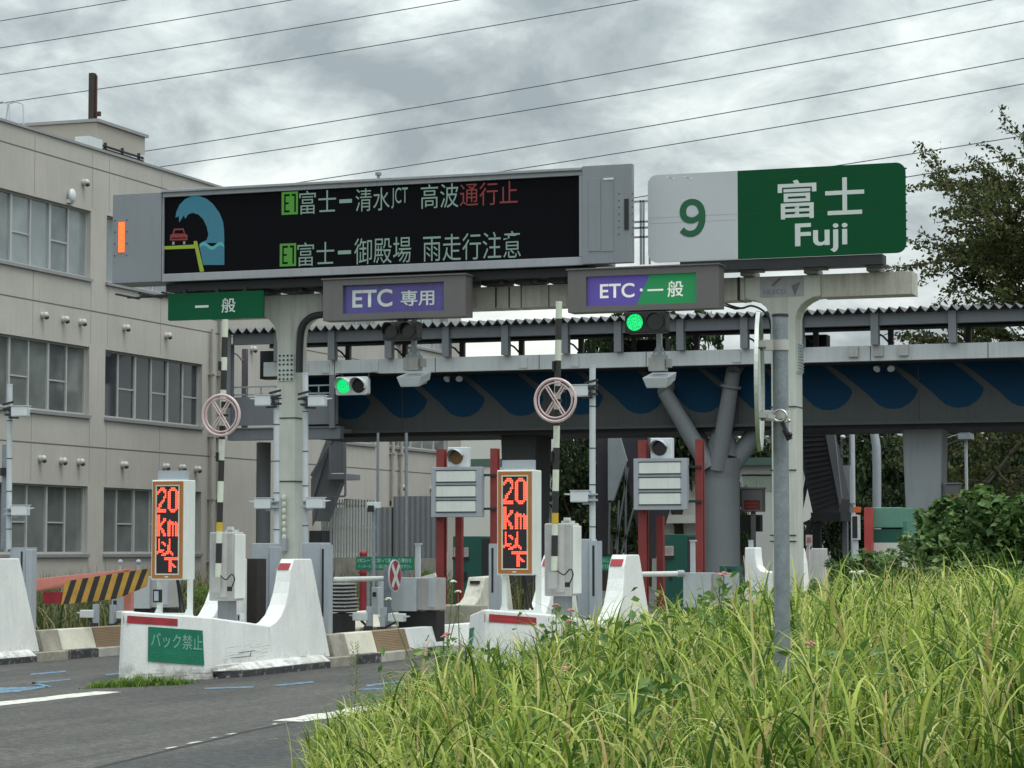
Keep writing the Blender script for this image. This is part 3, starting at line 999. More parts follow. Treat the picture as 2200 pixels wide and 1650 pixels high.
posts = [494, 600, 716, 838, 961, 1088, 1216, 1330, 1464, 1601, 1720, 1881, 2048, 2215]
for i, px in enumerate(posts):
    x = P(px, 720, Y=63.9).x
    b = MB()
    zb = 5.0 if px < 560 else 6.91
    zr = 5.0 if px < 590 else 6.62
    b.box(x - .10, x + .10, 63.86, 63.99, zb, 7.44)
    b.box(x - .10, x + .10, 63.74, 63.79, zb, 7.74)
    b.box(x - .02, x + .02, 63.79, 63.86, zb, 7.44)
    b.build('front_post', M['steelgrey'], can)
    b = MB()
    x2 = P(px + 33, 720, Y=66.3).x
    b.box(x2 - .07, x2 + .07, 66.22, 66.36, zr, 7.509)
    b.tube([(x2 - .02, 66.2, 7.15), (x2 - .2, 66.2, 7.34), (x2 - .42, 66.2, 7.45)], .03, 6)
    b.build('rear_post', M['steelmauve'], can)
# enclosed cab posts on the walkway (dark lift doors)
for px0, px1 in ((1305, 1325), (1330, 1420), (1722, 1768), (545, 590)):
    b = MB()
    xa, xb = P(px0, 720, Y=66.0).x, P(px1, 720, Y=66.0).x
    b.box(xa, xb, 66.45, 66.9, 6.62, 7.45)
    b.build('walkway_cabin', M['dark'], can)
# left end of the walkway
b = MB()
lx0, lx1 = P(496, 880, Y=64).x, P(724, 880, Y=64).x
b.box(lx0, lx1, 64.02, 64.1, 5.12, 5.93)
b.build('side_panel', M['steelgrey'], can)
b = MB()
b.box(lx0 - .1, lx1 + .1, 64.0, 64.25, 4.72, 5.02)
b.box(lx0 - .1, lx1 + .1, 63.95, 64.3, 4.70, 4.72)
b.box(lx0 - .1, lx1 + .1, 63.95, 64.3, 5.02, 5.05)
b.box(lx0 - .1, lx1, 64.3, 68, 4.9, 5.0)
b.build('edge_beam', M['steelgrey'], can)
b = MB()
for z in (6.22, 6.0):
    b.box(lx0, lx1, 64.04, 64.08, z - .02, z + .02)
for x in np.arange(lx0, lx1, .45):
    b.box(x, x + .03, 64.04, 64.08, 5.93, 6.2)
b.build('handrail', M['galv2'], can)
for px in (716,):
    x = P(px, 860, Y=64).x
    b = MB()
    b.box(x - .08, x + .08, 63.9, 64.0, 5.0, 6.5)
    b.build('front_post', M['steelgrey'], can)
# columns
def column_round():
    b = MB()
    yc = 65.35
    c = P(1550, 1100, Y=yc)
    r = .50
    ztop = 4.05
    b.cyl((c.x, yc, 0), (c.x, yc, 3.5), r, r, 28)
    b.cyl((c.x, yc, 3.5), (c.x, yc, ztop), r, r * 1.12, 28)
    b.cyl((c.x, yc, ztop), (c.x, yc + .2, 4.94), r * 1.0, r * .5, 20)
    for px0, py0, px1, py1, fl in ((1428, 842, 1524, 1005, 0), (1575, 800, 1541, 1010, 1)):
        a, e = P(px0, py0, Y=64.82), P(px1, py1, Y=64.98)
        b.cyl(e, a, .25, .205, 18)
        b.cyl(a, a + Vector((.0, .55, .28)), .205, .205, 16)
        if fl:
            d_ = (e - a).normalized()
            b.cyl(a + d_ * .35, a + d_ * .42, .29, .29, 18)
    b.cyl((c.x + .2, yc, 3.75), (c.x + .95, yc + .5, 4.92), .27, .24, 16)
    b.cyl((c.x - .2, yc, 3.75), (c.x - .95, yc + .5, 4.92), .27, .24, 16)
    b.build('column', [M['colgrey']], can)


column_round()


def column_taper(pxa, pxb, y, dep=.8):
    b = MB()
    xa, xb = P(pxa, 905, Y=y).x, P(pxb, 905, Y=y).x
    t = .17
    b.hexa([(xa + t, y + .02, 0), (xb - t, y + .02, 0), (xb - t, y + dep, 0), (xa + t, y + dep, 0)], [(xa, y, 4.93), (xb, y, 4.93), (xb, y + dep, 4.93), (xa, y + dep, 4.93)])
    b.build('column', M['girder'] if pxa < 1500 else pm('pale pier paint', (0.30, 0.325, 0.345), 0.6, var=0.08, scale=0.8, streak=0.25), can, bev=.04)


column_taper(1937, 2025, 66.0, .9)
column_taper(1075, 1152, 66.0, 1.4)
column_taper(2330, 2420, 66.0, .9)
b = MB()
c = P(566, 1040, Y=66)
b.cyl((c.x, 66, 0), (c.x, 66, 4.72), .21, .21, 20)
b.cyl((c.x, 66, 1.45), (c.x, 66, 1.5), .29, .29, 20)
b.cyl((c.x, 66, 0), (c.x, 66, 1.45), .29, .29, 20)
b.build('column', M['colgrey'], can)
# lamps and fittings under the bridge
for px, py in ((975, 812), (1900, 790)):
    p = P(px, py, Y=64.7)
    lamp = thing('bridge_floodlight', 'pair of small white floodlights under the bridge ' + ('above the amber lens signal frame' if px < 1000 else 'right of the tall steel pole'), 'floodlight', p, 'floodlights under the bridge')
    b = MB()
    b.box(p.x - .02, p.x + .02, p.y - .02, p.y + .02, p.z, 6.505)
    b.box(p.x - .22, p.x + .22, p.y - .02, p.y + .02, p.z + .03, p.z + .06)
    b.build('bracket', M['dark'], lamp)
    for sx in (-1, 1):
        b = MB()
        b.cyl((p.x + sx * .16, p.y, p.z + .03), (p.x + sx * .19, p.y - .08, p.z - .04), .05, .10, 14)
        b.build('lamp_head', M['camwhite'], lamp)


# ------------------------------------------------------------------ stairs from the walkway
def stair(name, label, pa, pb, y, width, panel, group=None, flip=1):
    """straight flight from point pa (top) to pb (foot), both (px,py) on plane y"""
    A, B_ = P(*pa, Y=y), P(*pb, Y=y)
    st = thing(name, label, 'stair', (B_.x, y, 0), group)
    b = MB()
    n_ = 14
    for i in range(n_):
        t0, t1 = i / n_, (i + 1) / n_
        xa, xb = A.x + (B_.x - A.x) * t0, A.x + (B_.x - A.x) * t1
        za, zb = A.z + (B_.z - A.z) * t0, A.z + (B_.z - A.z) * t1
        b.box(min(xa, xb), max(xa, xb) + .02, y, y + width, zb - .16, zb)
    b.build('steps', M['darkmetal'], st)
    for yy in (y - .06, y + width + .003):
        b = MB()
        b.hexa([(B_.x - .14, yy, B_.z - .3), (B_.x + .14, yy, B_.z - .3), (B_.x + .14, yy + .055, B_.z - .3), (B_.x - .14, yy + .055, B_.z - .3)],
               [(A.x - .14, yy, A.z - .1), (A.x + .14, yy, A.z - .1), (A.x + .14, yy + .055, A.z - .1), (A.x - .14, yy + .055, A.z - .1)])
        b.build('stringer', M[panel], st)
    return st, A, B_


# right stair: dark steep underside, pale stringer, braced landing
y = 70.0
st = thing('bridge_stair', 'steep dark stair with pale grey stringer right of the tall steel pole', 'stair', P(1770, 1180, Y=y) * 1, 'stairs up to the bridge')
b = MB()
q4 = [P(*p, Y=y) for p in ((1717, 915), (1772, 915), (1806, 1072), (1800, 1110), (1746, 1102), (1722, 992))]
b.prism([(p.x, y, p.z) for p in q4], [(p.x, y + 1.3, p.z) for p in q4])
b.build('underside', M['darkmetal'], st)
b = MB()
for i in range(16):
    t_ = i / 15
    a, e = P(1720 + 26 * t_, 925 + 170 * t_, Y=y - .01), P(1766 + 38 * t_, 925 + 150 * t_, Y=y - .01)
    b.bar(a, e, .03, .03)
b.build('steps', pm('stair tread edge', (0.045, 0.042, 0.046), 0.7), st)
b = MB()
q4 = [P(*p, Y=y - .06) for p in ((1770, 915), (1791, 915), (1808, 1070), (1803, 1085))]
b.prism([(p.x, y - .06, p.z) for p in q4], [(p.x, y + .06, p.z) for p in q4])
b.build('stringer', M['steelgrey'], st)
b = MB()
b.pbox(1742, 1806, 1101, 1119, y - .05, 1.5)
b.build('landing', M['dark'], st)
b = MB()
b.pbox(1746, 1762, 1120, 1236, y + .2, .25)
b.build('leg', M['dark'], st)
b = MB()
b.bar(P(1742, 1118, Y=y + .3), P(1712, 1232, Y=y + .3), .14, .14)
b.bar(P(1738, 1010, Y=y + .3), P(1714, 1130, Y=y + .3), .10, .10)
b.bar(P(1714, 925, Y=y + .3), P(1712, 1232, Y=y + .3), .12, .12)
b.bar(P(1714, 1130, Y=y + .3), P(1740, 1120, Y=y + .3), .08, .08)
b.build('brace', M['darkmetal'], st)
# middle stair behind the second speed board
y = 72.0
st = thing('bridge_stair', 'stair with pale grey side panels between the striped pole and red frames', 'stair', P(1350, 1180, Y=y) * 1, 'stairs up to the bridge')
for pts, nm, mm, yo in ((((1306, 928), (1329, 928), (1347, 990), (1318, 1075), (1306, 1075)), 'side_panel', 'galv2', 0),
                        (((1330, 920), (1386, 920), (1420, 1080), (1385, 1200), (1362, 1105)), 'underside', 'darkmetal', .1),
                        (((1391, 925), (1409, 925), (1424, 990), (1410, 1005)), 'stringer', 'galv2', -.05),
                        (((1282, 920), (1305, 920), (1305, 1200), (1282, 1200)), 'tower_post', 'darkmetal', .3)):
    q4 = [P(*p, Y=y + yo) for p in pts]
    b = MB()
    b.prism([(p.x, y + yo, p.z) for p in q4], [(p.x, y + yo + (.12 if nm != 'underside' else 1.2), p.z) for p in q4])
    b.build(nm, M[mm], st)
b = MB()
for pa, pb in (((1350, 1005), (1322, 1180)), ((1362, 1090), (1335, 1190)), ((1330, 1075), (1326, 1190)), ((1310, 1080), (1308, 1190)), ((1345, 1000), (1344, 1190))):
    b.bar(P(*pa, Y=y), P(*pb, Y=y), .05, .05)
b.build('handrail', M['steelgrey'], st)
# left stair in front of the offices
y = 70.5
st = thing('bridge_stair', 'grey panelled stair in front of the office block left of the bar fence', 'stair', P(690, 1180, Y=y) * 1, 'stairs up to the bridge')
q4 = [P(*p, Y=y) for p in ((706, 930), (714, 930), (668, 1090), (668, 1030))]
b = MB()
b.prism([(p.x, y, p.z) for p in q4], [(p.x, y + .08, p.z) for p in q4])
q4 = [P(*p, Y=y) for p in ((708, 950), (708, 1020), (668, 1130), (668, 1065))]
b.prism([(p.x, y + .1, p.z) for p in q4], [(p.x, y + .16, p.z) for p in q4])
b.build('side_panel', M['steelgrey'], st)
b = MB()
b.pbox(712, 738, 945, 1016, y - .1, .06)
b.build('landing_panel', M['steelgrey'], st)
b = MB()
b.pbox(704, 741, 1018, 1030, y - .15, 1.2)
q4 = [P(*p, Y=y) for p in ((706, 1030), (735, 1030), (700, 1120), (676, 1120))]
b.prism([(p.x, y, p.z) for p in q4], [(p.x, y + .3, p.z) for p in q4])
b.build('landing', M['steelgrey'], st)
b = MB()
for pa, pb in (((742, 935), (742, 1065)), ((709, 935), (709, 1020)), ((742, 1066), (700, 1068)), ((716, 938), (742, 938)), ((720, 935), (668, 1022))):
    b.bar(P(*pa, Y=y - .12), P(*pb, Y=y - .12), .055, .055)
b.build('handrail', M['steelgrey'], st)
b = MB()
b.pbox(664, 692, 1140, 1200, y, .8)
b.build('leg', M['darkmetal'], st)

# ------------------------------------------------------------------ sign gantry
YG = 34.0
gan = thing('sign_gantry', 'weathered concrete coloured two legged sign gantry over the toll lanes', 'gantry', (-12, 34.2, 0))
BT, BB = 5.44, 5.12


def tee(xa, xb, pl, pr, mat, name):
    """front outline of a flared leg, extruded; pl/pr: lists of photo points down the left / right edge"""
    L = [P(*p, Y=YG) for p in pl]
    Rr = [P(*p, Y=YG) for p in pr]
    poly = [(L[0].x, BT)] + [(p.x, p.z) for p in L] + [(L[-1].x, 0.1), (Rr[-1].x, 0.1)] + [(p.x, p.z) for p in Rr[::-1]] + [(Rr[0].x, BT)]
    b = MB()
    b.prismY(poly, YG, YG + .42)
    return b.build(name, mat, gan, bev=.015)


top1 = tee(0, 0, [(553, 672), (566, 677), (580, 689), (588, 700), (592, 715), (595, 740), (595, 760)], [(692, 671), (672, 674), (657, 682), (646, 692), (638, 706), (635, 725), (635, 760)],
           pm('gantry concrete paint', (0.55, 0.57, 0.52), 0.7, var=0.13, scale=1.2, streak=0.42, streak_col=(0.25, 0.24, 0.19), fine=0.08), 'column')
top2 = tee(0, 0, [(1600, 642), (1607, 643), (1622, 646), (1634, 651), (1645, 660), (1651, 670), (1656, 690), (1656, 740)], [(1764, 636), (1748, 638), (1734, 645), (1722, 654), (1713, 668), (1709, 684), (1709, 740)], MATS['gantry concrete paint'], 'column')
b = MB()
xl1, xr1 = P(553, 650, Y=YG).x, P(692, 650, Y=YG).x
xl2, xr2 = P(1600, 620, Y=YG).x, P(1764, 620, Y=YG).x
xe = P(1960, 610, Y=YG).x
for xa, xb in ((xl1 - .9, xl1 - .003), (xr1 + .003, xl2 - .003), (xr2 + .003, xe)):
    b.box(xa, xb, YG, YG + .42, BB, BT)
b.m = 1
for px in (1065, 1094, 1120, 1179):
    x = P(px, 640, Y=YG).x
    b.box(x - .012, x + .012, YG - .004, YG + .4, BB - .002, BT + .002)
b.m = 2
xs = P(1095, 640, Y=YG).x
for xx in (P(1066, 640, Y=YG).x, P(1094, 640, Y=YG).x):
    b.box(xx - .01, xx + .01, YG - .012, YG - .004, BB + .02, BT - .02)
x = P(1587, 620, Y=YG).x
b.box(x - .02, x + .02, YG - .006, YG + .425, BB - .004, BT + .004)
b.build('beam', [M['conc'], pm('panel joint', (0.16, 0.15, 0.13), 0.8), M['dark']], gan, bev=.012)
# splice plates with bolts
for pxa, pxb, pya, pyb in ((597, 631, 760, 818),):
    b = MB()
    x0, x1, z0, z1 = b.pbox(pxa, pxb, pya, pyb, YG - .02, .019)
    b.m = 1
    for i in range(4):
        for j in range(6):
            b.cyl((x0 + (i + .5) * (x1 - x0) / 4, YG - .035, z0 + (j + .5 + (.25 if j > 2 else -.1)) * (z1 - z0) / 6.2), (x0 + (i + .5) * (x1 - x0) / 4, YG - .02, z0 + (j + .5 + (.25 if j > 2 else -.1)) * (z1 - z0) / 6.2), .016, n=6)
    b.build('splice_plate', [M['col_paint'], M['dark']], gan)
b = MB()
sx = P(1709, 800, Y=YG).x
b.box(sx + .002, sx + .02, YG + .05, YG + .38, P(1712, 800, Y=YG).z, P(1712, 735, Y=YG).z)
b.m = 1
for i in range(10):
    z = P(1712, 800, Y=YG).z + .03 + i * .041
    for j in range(4):
        b.cyl((sx + .02, YG + .09 + j * .085, z), (sx + .04, YG + .09 + j * .085, z), .014, n=6)
b.build('splice_plate', [M['col_paint'], M['galv2']], gan)
# rings/bands round the legs
for pxs, rows in (((597, 635), (898, 1034)), ((1656, 1709), (1010, 874, 1150, 1163))):
    for py in rows:
        xa, xb = P(pxs[0], py, Y=YG).x, P(pxs[1], py, Y=YG).x
        z = P(sum(pxs) / 2, py, Y=YG).z
        b = MB()
        b.box(xa - .012, xb + .012, YG - .012, YG + .43, z - .008, z + .008)
        b.build('band', M['dark'], gan)
# drain hose on the inner flare
b = MB()
b.tube([P(*p, Y=YG - .1) for p in ((694, 676), (672, 680), (655, 693), (647, 712), (644, 750), (643, 800))], .055, 10, soft=True)
b.build('cable_hose', M['dark'], gan)
b = MB()
b.tube([P(*p, Y=YG + .5) for p in ((1552, 650), (1590, 662), (1615, 657), (1640, 668), (1654, 690), (1658, 740))], .015, 8, soft=True)
b.tube([P(*p, Y=YG + .5) for p in ((1552, 655), (1580, 664), (1600, 662))], .012, 8)
b.build('cable_hose', M['black'], gan)
b = MB()
for py in range(1070, 1165, 14):
    p = P(610, py, Y=YG - .05)
    b.ball((p.x, p.y, p.z), .035, .03, .05, 8, 6)
b.build('cable_clip', M['stripe_w'], gan)
b = MB()
b.pbox(602, 613, 1157, 1184, YG - .1, .09)
b.tube([P(*p, Y=YG - .06) for p in ((604, 1070), (605, 1120), (603, 1160), (600, 1210), (604, 1228), (598, 1240))], .012, 6)
b.build('junction_box', M['galv2'], gan)
# sticker on the second leg
b = MB()
xa, xb = P(1633, 620, Y=YG).x, P(1727, 620, Y=YG).x
za, zb = BB + .02, BT - .005
b.box(xa, xb, YG - .004, YG - .001, za, zb)
stk = b.build('sticker', M['ghost'], gan)
b = MB()
yy = YG - .006
for pts in (((1656, 614), (1672, 598), (1682, 596), (1662, 615)), ((1700, 614), (1720, 605), (1708, 636))):
    b.face([P(*p, Y=yy) for p in pts])
b.build('emblem', M['ghost_dark'], stk)
ptext('NEXCO', M['ghost_dark'], stk, 1640, 1688, 622, 632, yy)
# walkway and railing between the display and the place sign
b = MB()
ra, rb = P(1363, 500, Y=34.3).x, P(1400, 500, Y=34.3).x
for z in (P(1380, 428, Y=34.3).z, P(1380, 472, Y=34.3).z, P(1380, 505, Y=34.3).z, P(1380, 485, Y=34.3).z):
    b.box(ra - .5, rb + .4, 34.5, 34.53, z - .014, z + .014)
for px in (1372, 1378, 1391):
    x = P(px, 500, Y=34.4).x
    b.box(x - .014, x + .014, 34.5, 34.53, BT + .3, P(px, 428, Y=34.4).z)
b.build('railing', M['galv2'], gan)
b = MB()
xa, xb = P(360, 610, Y=33.6).x, P(1275, 575, Y=33.6).x
b.box(xa, xb, 33.55, 34.2, 5.50, 5.62)
b.m = 1
for px in np.linspace(395, 1260, 13):
    x = P(px, 600, Y=33.6).x
    b.box(x - .13, x + .13, 33.75, 34.1, BT + .001, 5.499)
    b.box(x + .16, x + .24, 33.7, 34.15, BT + .001, 5.499)
b.build('sign_cradle', [M['dark'], M['black']], gan)
b = MB()
for za, zb, y0 in ((5.53, 5.55, 34.5), (5.60, 5.62, 34.9)):
    b.box(P(240, 600, Y=34).x, P(1400, 575, Y=34).x, y0, y0 + .05, za, zb)
for px in np.linspace(250, 1390, 24):
    x = P(px, 590, Y=34.2).x
    b.box(x - .02, x + .02, 34.2, 34.95, 5.555, 5.58)
b.build('catwalk', M['dark'], gan)

# ------------------------------------------------------------------ the big LED display
YV = 33.4
vms = thing('led_display', 'wide black LED message display in grey housing on top of the gantry', 'display', (-14, 33.7, 5.62))
XL, XR = P(348, 500, Y=YV).x, P(1253, 465, Y=YV).x
ZT, ZB = 7.02, 5.635
dx0, dx1 = P(351, 500, Y=YV).x, P(1244, 465, Y=YV).x
dz1, dz0 = P(800, 400, Y=YV).z, P(800, 570, Y=YV).z
b = MB()
b.box(XL, XR, YV + .06, YV + .62, ZB + .01, ZT - .01)
b.build('housing', M['vms_grey'], vms)
b = MB()
b.box(XL, XR, YV, YV + .055, dz1, ZT)
b.box(XL, XR, YV, YV + .055, ZB, dz0)
b.box(XL, dx0, YV, YV + .055, dz0 + .001, dz1 - .001)
b.box(dx1, XR, YV, YV + .055, dz0 + .001, dz1 - .001)
b.box(XL, XR, YV - .05, YV - .001, ZT - .03, ZT + .01)
b.build('frame', M['vms_frame'], vms, bev=.006)
b = MB()
b.box(dx0, dx1, YV + .04, YV + .055, dz0, dz1)
scr = b.build('screen', M['screen'], vms)
exl = P(243, 510, Y=YV).x
exr = P(1359, 460, Y=YV - .04).x
b = MB()
b.box(exl, XL - .003, YV - .02, YV + .6, 5.64, 7.0)
b.m = 1
for i in range(4):
    for s in (0, 1):
        z = P(260, 510, Y=YV).z - .28 + i * .18
        b.cyl((P(252 if s == 0 else 270, 510, Y=YV).x + (-.03 if s == 0 else .03), YV - .028, z), (P(252 if s == 0 else 270, 510, Y=YV).x + (-.03 if s == 0 else .03), YV - .02, z), .01, n=6)
side_l = b.build('end_cabinet', [M['vms_grey'], M['dark']], vms, bev=.01)
b = MB()
b.pbox(254, 267, 477, 542, YV - .035, .014)
b.build('lamp_strip', M['lit_orange'], side_l)
b = MB()
b.box(XR + .003, exr, YV - .06, YV + .05, 5.635, 7.045)
b.box(XR + .003, exr - .45, YV + .051, YV + .6, 5.66, 7.02)
side_r = b.build('end_cabinet', M['vms_grey'], vms, bev=.01)
b = MB()
b.pbox(1341, 1350, 427, 493, YV - .075, .014)
b.m = 1
for i in range(7):
    for px in (1330, 1360 - 1):
        p = P(px, 416 + i * 14.5, Y=YV - .06)
        b.cyl((p.x, YV - .068, p.z), (p.x, YV - .06, p.z), .009, n=6)
b.build('lamp_strip', [M['black'], M['dark']], side_r)
for pa, pb in ((1264.5, 1290.5), (1291.5, 1318)):
    b = MB()
    b.pbox(pa, pb, 383, 540, YV - .068, .007)
    dr = b.build('door', M['vms_grey'], side_r, bev=.003)
b = MB()
b.pbox(1296, 1318, 382, 386, YV - .075, .006)
b.build('door_handle', M['whitesteel'], dr)
b = MB()
x = P(813, 375, Y=33.7).x
b.cyl((x, 33.7, 7.02), (x, 33.7, 7.13), .025, n=8)
b.cyl((x, 33.7, 7.13), (x, 33.7, 7.17), .05, n=8)
b.build('sensor', M['vms_grey'], vms)
YT = YV + .036
BD = -0.002
ptext('富士', M['led_white'], scr, 643, 722, 409, 459, YT, bold=BD)
ptext('清水', M['led_white'], scr, 764, 837, 404, 453, YT, bold=BD)
ptext('JCT', M['led_white'], scr, 841, 876, 403, 447, YT, bold=BD)
ptext('高波', M['led_white'], scr, 904, 985, 395, 447, YT, bold=BD)
ptext('通行止', M['led_dimred'], scr, 988, 1112, 391, 441, YT, bold=BD)
ptext('富士', M['led_white'], scr, 639, 718, 520, 571, YT, bold=BD)
ptext('御殿場', M['led_white'], scr, 761, 883, 510, 566, YT, bold=BD)
ptext('雨走行注意', M['led_white'], scr, 909, 1119, 500, 558, YT, bold=BD)
for px0, px1, py0, py1 in ((729, 756, 428, 436), (726, 754, 538, 546)):
    b = MB()
    b.pbox(px0, px1, py0, py1, YT, .003)
    b.build('dash', M['led_white'], scr)
for (px0, px1, py0, py1) in ((605, 640, 412, 461), (601, 636, 523, 572)):
    b = MB()
    x0, x1, z0, z1 = b.pbox(px0, px1, py0, py1, YT, .003)
    bd = b.build('route_badge', M['led_green'], scr)
    w_, h_ = x1 - x0, z1 - z0
    for nm_e, bars in (('letter_e', ((.16, .10, .25, .90), (.25, .81, .50, .90), (.25, .46, .44, .54), (.25, .10, .50, .19))), ('numeral_one', ((.78, .10, .88, .90), (.62, .81, .78, .90)))):
        b = MB()
        for u0, v0, u1, v1 in bars:
            b.face([(x0 + w_ * u0, YT - .002, z0 + h_ * v0), (x0 + w_ * u1, YT - .002, z0 + h_ * v0), (x0 + w_ * u1, YT - .002, z0 + h_ * v1), (x0 + w_ * u0, YT - .002, z0 + h_ * v1)])
        b.build(nm_e, M['screen'], bd)
# the pictogram: wave, car, quay, sea


def pface(b, pts, y=YT):
    b.face([P(px, py, Y=y) for px, py in pts])


def zpt(zx, zy):
    return (230 + zx / 2.857, 340 + zy / 2.857)


b = MB()
outer = [(420, 365), (425, 330), (445, 285), (480, 250), (520, 232), (560, 230), (610, 248), (650, 280), (690, 335), (712, 390), (718, 440), (720, 520)]
inner = [(575, 520), (612, 500), (622, 470), (612, 420), (590, 375), (560, 345), (525, 335), (498, 345), (480, 372), (470, 350), (460, 368), (443, 395), (440, 355)]
no, ni = len(outer), len(inner)
pface(b, [zpt(*p) for p in outer + inner])
b.build('wave_picture', M['led_cyan'], scr)
b = MB()
top_ = [(565, 530)] + [(570 + i * 10, 530 - 14 * math.sin(i * .62)) for i in range(16)]
pface(b, [zpt(*p) for p in top_ + [(720, 655), (590, 655)]])
sea = b.build('sea_picture', M['led_cyan'], scr)
b = MB()
up_ = [(568 + i * 10, 527 - 14 * math.sin(i * .62)) for i in range(16)]
pface(b, [zpt(*p) for p in up_ + [(x, z + 22) for x, z in up_[::-1]]], YT - .002)
b.build('foam_line', M['led_cyan_pale'], sea)
b = MB()
pface(b, [zpt(*p) for p in ((352, 540), (532, 530), (532, 508), (552, 508), (596, 695), (570, 697), (540, 553), (352, 560))])
b.build('quay_picture', M['led_lime'], scr)
b = MB()
pface(b, [zpt(*p) for p in ((385, 505), (388, 470), (402, 464), (410, 432), (470, 430), (480, 464), (494, 470), (494, 503))])
car = b.build('car_picture', M['led_dimred'], scr)
b = MB()
pface(b, [zpt(*p) for p in ((410, 462), (418, 442), (464, 440), (472, 462))], YT - .002)
pface(b, [zpt(*p) for p in ((395, 488), (484, 486), (484, 492), (395, 494))], YT - .002)
b.m = 1
pface(b, [zpt(*p) for p in ((400, 512), (414, 512), (414, 530), (400, 530))], YT - .002)
pface(b, [zpt(*p) for p in ((467, 510), (480, 510), (480, 528), (467, 528))], YT - .002)
b.build('car_window', [M['screen'], M['led_white']], car)

# ------------------------------------------------------------------ place sign
YF = 33.7
fx0, fxs, fx1 = P(1392, 470, Y=YF).x, P(1585, 460, Y=YF).x, P(1945.5, 445, Y=YF).x
fz0, fz1 = 5.665, 6.915
fsg = thing('place_sign', 'big green and white rounded sign with numeral 9 and place name on gantry right end', 'sign', ((fx0 + fx1) / 2, YF, 5.66))


def rounded(x0, x1, z0, z1, r, left=True, right=True, n=7):
    pts = []
    for cx, cz, a0, on in ((x1 - r, z1 - r, 0, right), (x0 + r, z1 - r, 90, left), (x0 + r, z0 + r, 180, left), (x1 - r, z0 + r, 270, right)):
        if on:
            pts += [(cx + r * math.cos(R(a0 + 90 * i / n)), cz + r * math.sin(R(a0 + 90 * i / n))) for i in range(n + 1)]
        else:
            pts.append((x1 if a0 in (0, 270) else x0, z1 if a0 in (0, 90) else z0))
    return pts


b = MB()
b.prismY(rounded(fx0, fxs - .0005, fz0, fz1, .13, True, False), YF, YF + .04)
wp = b.build('number_panel', M['sign_white'], fsg)
b = MB()
b.prismY(rounded(fxs + .0005, fx1, fz0, fz1, .13, False, True), YF, YF + .04)
gpn = b.build('name_panel', M['green_dark'], fsg)
b = MB()
for z in (5.9, 6.29, 6.7):
    b.box(fx0 + .1, fx1 - .1, YF + .041, YF + .1, z - .03, z + .03)
for i in range(10):
    z = 5.75 + i * .12
    b.cyl((fx1 - .005, YF + .01, z), (fx1 + .012, YF + .03, z), .012, n=6)
b.build('stiffener', M['dark'], fsg)
b = MB()
for z in (6.22, 6.30):
    b.face([(fx0 + .01, YF - .0015, z), (fxs - .01, YF - .0015, z), (fxs - .01, YF - .0015, z + .006), (fx0 + .01, YF - .0015, z + .006)])
b.build('sheet_seam', pm('sign seam', (0.40, 0.42, 0.45), 0.6), wp)
b = MB()
for z in (6.29, 6.80):
    b.face([(fxs + .01, YF - .0015, z), (fx1 - .01, YF - .0015, z), (fx1 - .01, YF - .0015, z + .006), (fxs + .01, YF - .0015, z + .006)])
b.build('sheet_seam', pm('green sign seam', (0.004, 0.05, 0.02), 0.6), gpn)
b = MB()
for px in (1433, 1470):
    for k_ in range(4):
        p = P(px + k_ * 4 + (k_ % 2) * 3, 381 + (k_ * 7) % 6, Y=YF - .002)
        b.face([(p.x - .02, YF - .002, p.z), (p.x + .015, YF - .002, p.z - .006), (p.x + .02, YF - .002, p.z + .012), (p.x - .01, YF - .002, p.z + .016)])
b.build('chipped_paint', M['whitesteel'], wp)
ptext('９', M['letter_green'], wp, 1460, 1516, 427, 509, YF - .004, bold=.030)
ptext('富', M['letter'], gpn, 1671, 1754, 386, 470, YF - .004, bold=.012)
b = MB()
for bxs in ((1773, 1857, 409, 418), (1778, 1852, 452, 461), (1810, 1820, 381, 452)):
    xa, xb = P(bxs[0], 430, Y=YF).x, P(bxs[1], 430, Y=YF).x
    za, zb = P(1815, bxs[3], Y=YF).z, P(1815, bxs[2], Y=YF).z
    b.face([(xa, YF - .004 - .0005 * (bxs[0] == 1810), za), (xb, YF - .004 - .0005 * (bxs[0] == 1810), za), (xb, YF - .004 - .0005 * (bxs[0] == 1810), zb), (xa, YF - .004 - .0005 * (bxs[0] == 1810), zb)])
b.build('lettering', M['letter'], gpn)
ptext('Fuji', M['letter'], gpn, 1708, 1821, 478, 543, YF - .004, bold=.018)
b = MB()
b.box(P(1460, 565, Y=YF).x, P(1895, 560, Y=YF).x, YF + .02, YF + .3, 5.53, 5.66)
b.box(P(1460, 565, Y=YF).x, P(1897, 560, Y=YF).x, YF - .03, YF + .35, 5.515, 5.53)
b.build('support_beam', M['dark'], fsg)
for px in (1600, 1737, 1872):
    x = P(px, 585, Y=YF).x
    b = MB()
    b.box(x - .09, x + .07, YF + .1, YF + .6, BT + .002, 5.514)
    b.box(x - .09, x + .22, YF + .05, YF + .3, 5.49, 5.512)
    b.build('bracket', M['boxgrey'], fsg)

# ------------------------------------------------------------------ lane signs
YE = 33.2
sg = thing('lane_sign', 'flat green lane sign reading 一般 left of the first gantry leg', 'sign', P(463, 688, Y=33.5), 'lane signs on the gantry')
b = MB()
x0, x1, z0, z1 = P(361, 660, Y=33.5).x, P(566.5, 655, Y=33.5).x, 5.05, 5.46
b.prismY(rounded(x0, x1, z0, z1, .03), 33.5, 33.53)
pl = b.build('sign_panel', M['green'], sg)
ptext('一', M['letter'], pl, 419, 448, 656, 661, 33.496, bold=.01)
ptext('般', M['letter'], pl, 476, 506, 640, 672, 33.496, bold=.012)
b = MB()
for px in (400, 470, 530):
    x = P(px, 620, Y=33.6).x
    b.box(x - .03, x + .03, 33.532, 33.6, 5.1, 5.53)
b.build('bracket', M['dark'], sg)


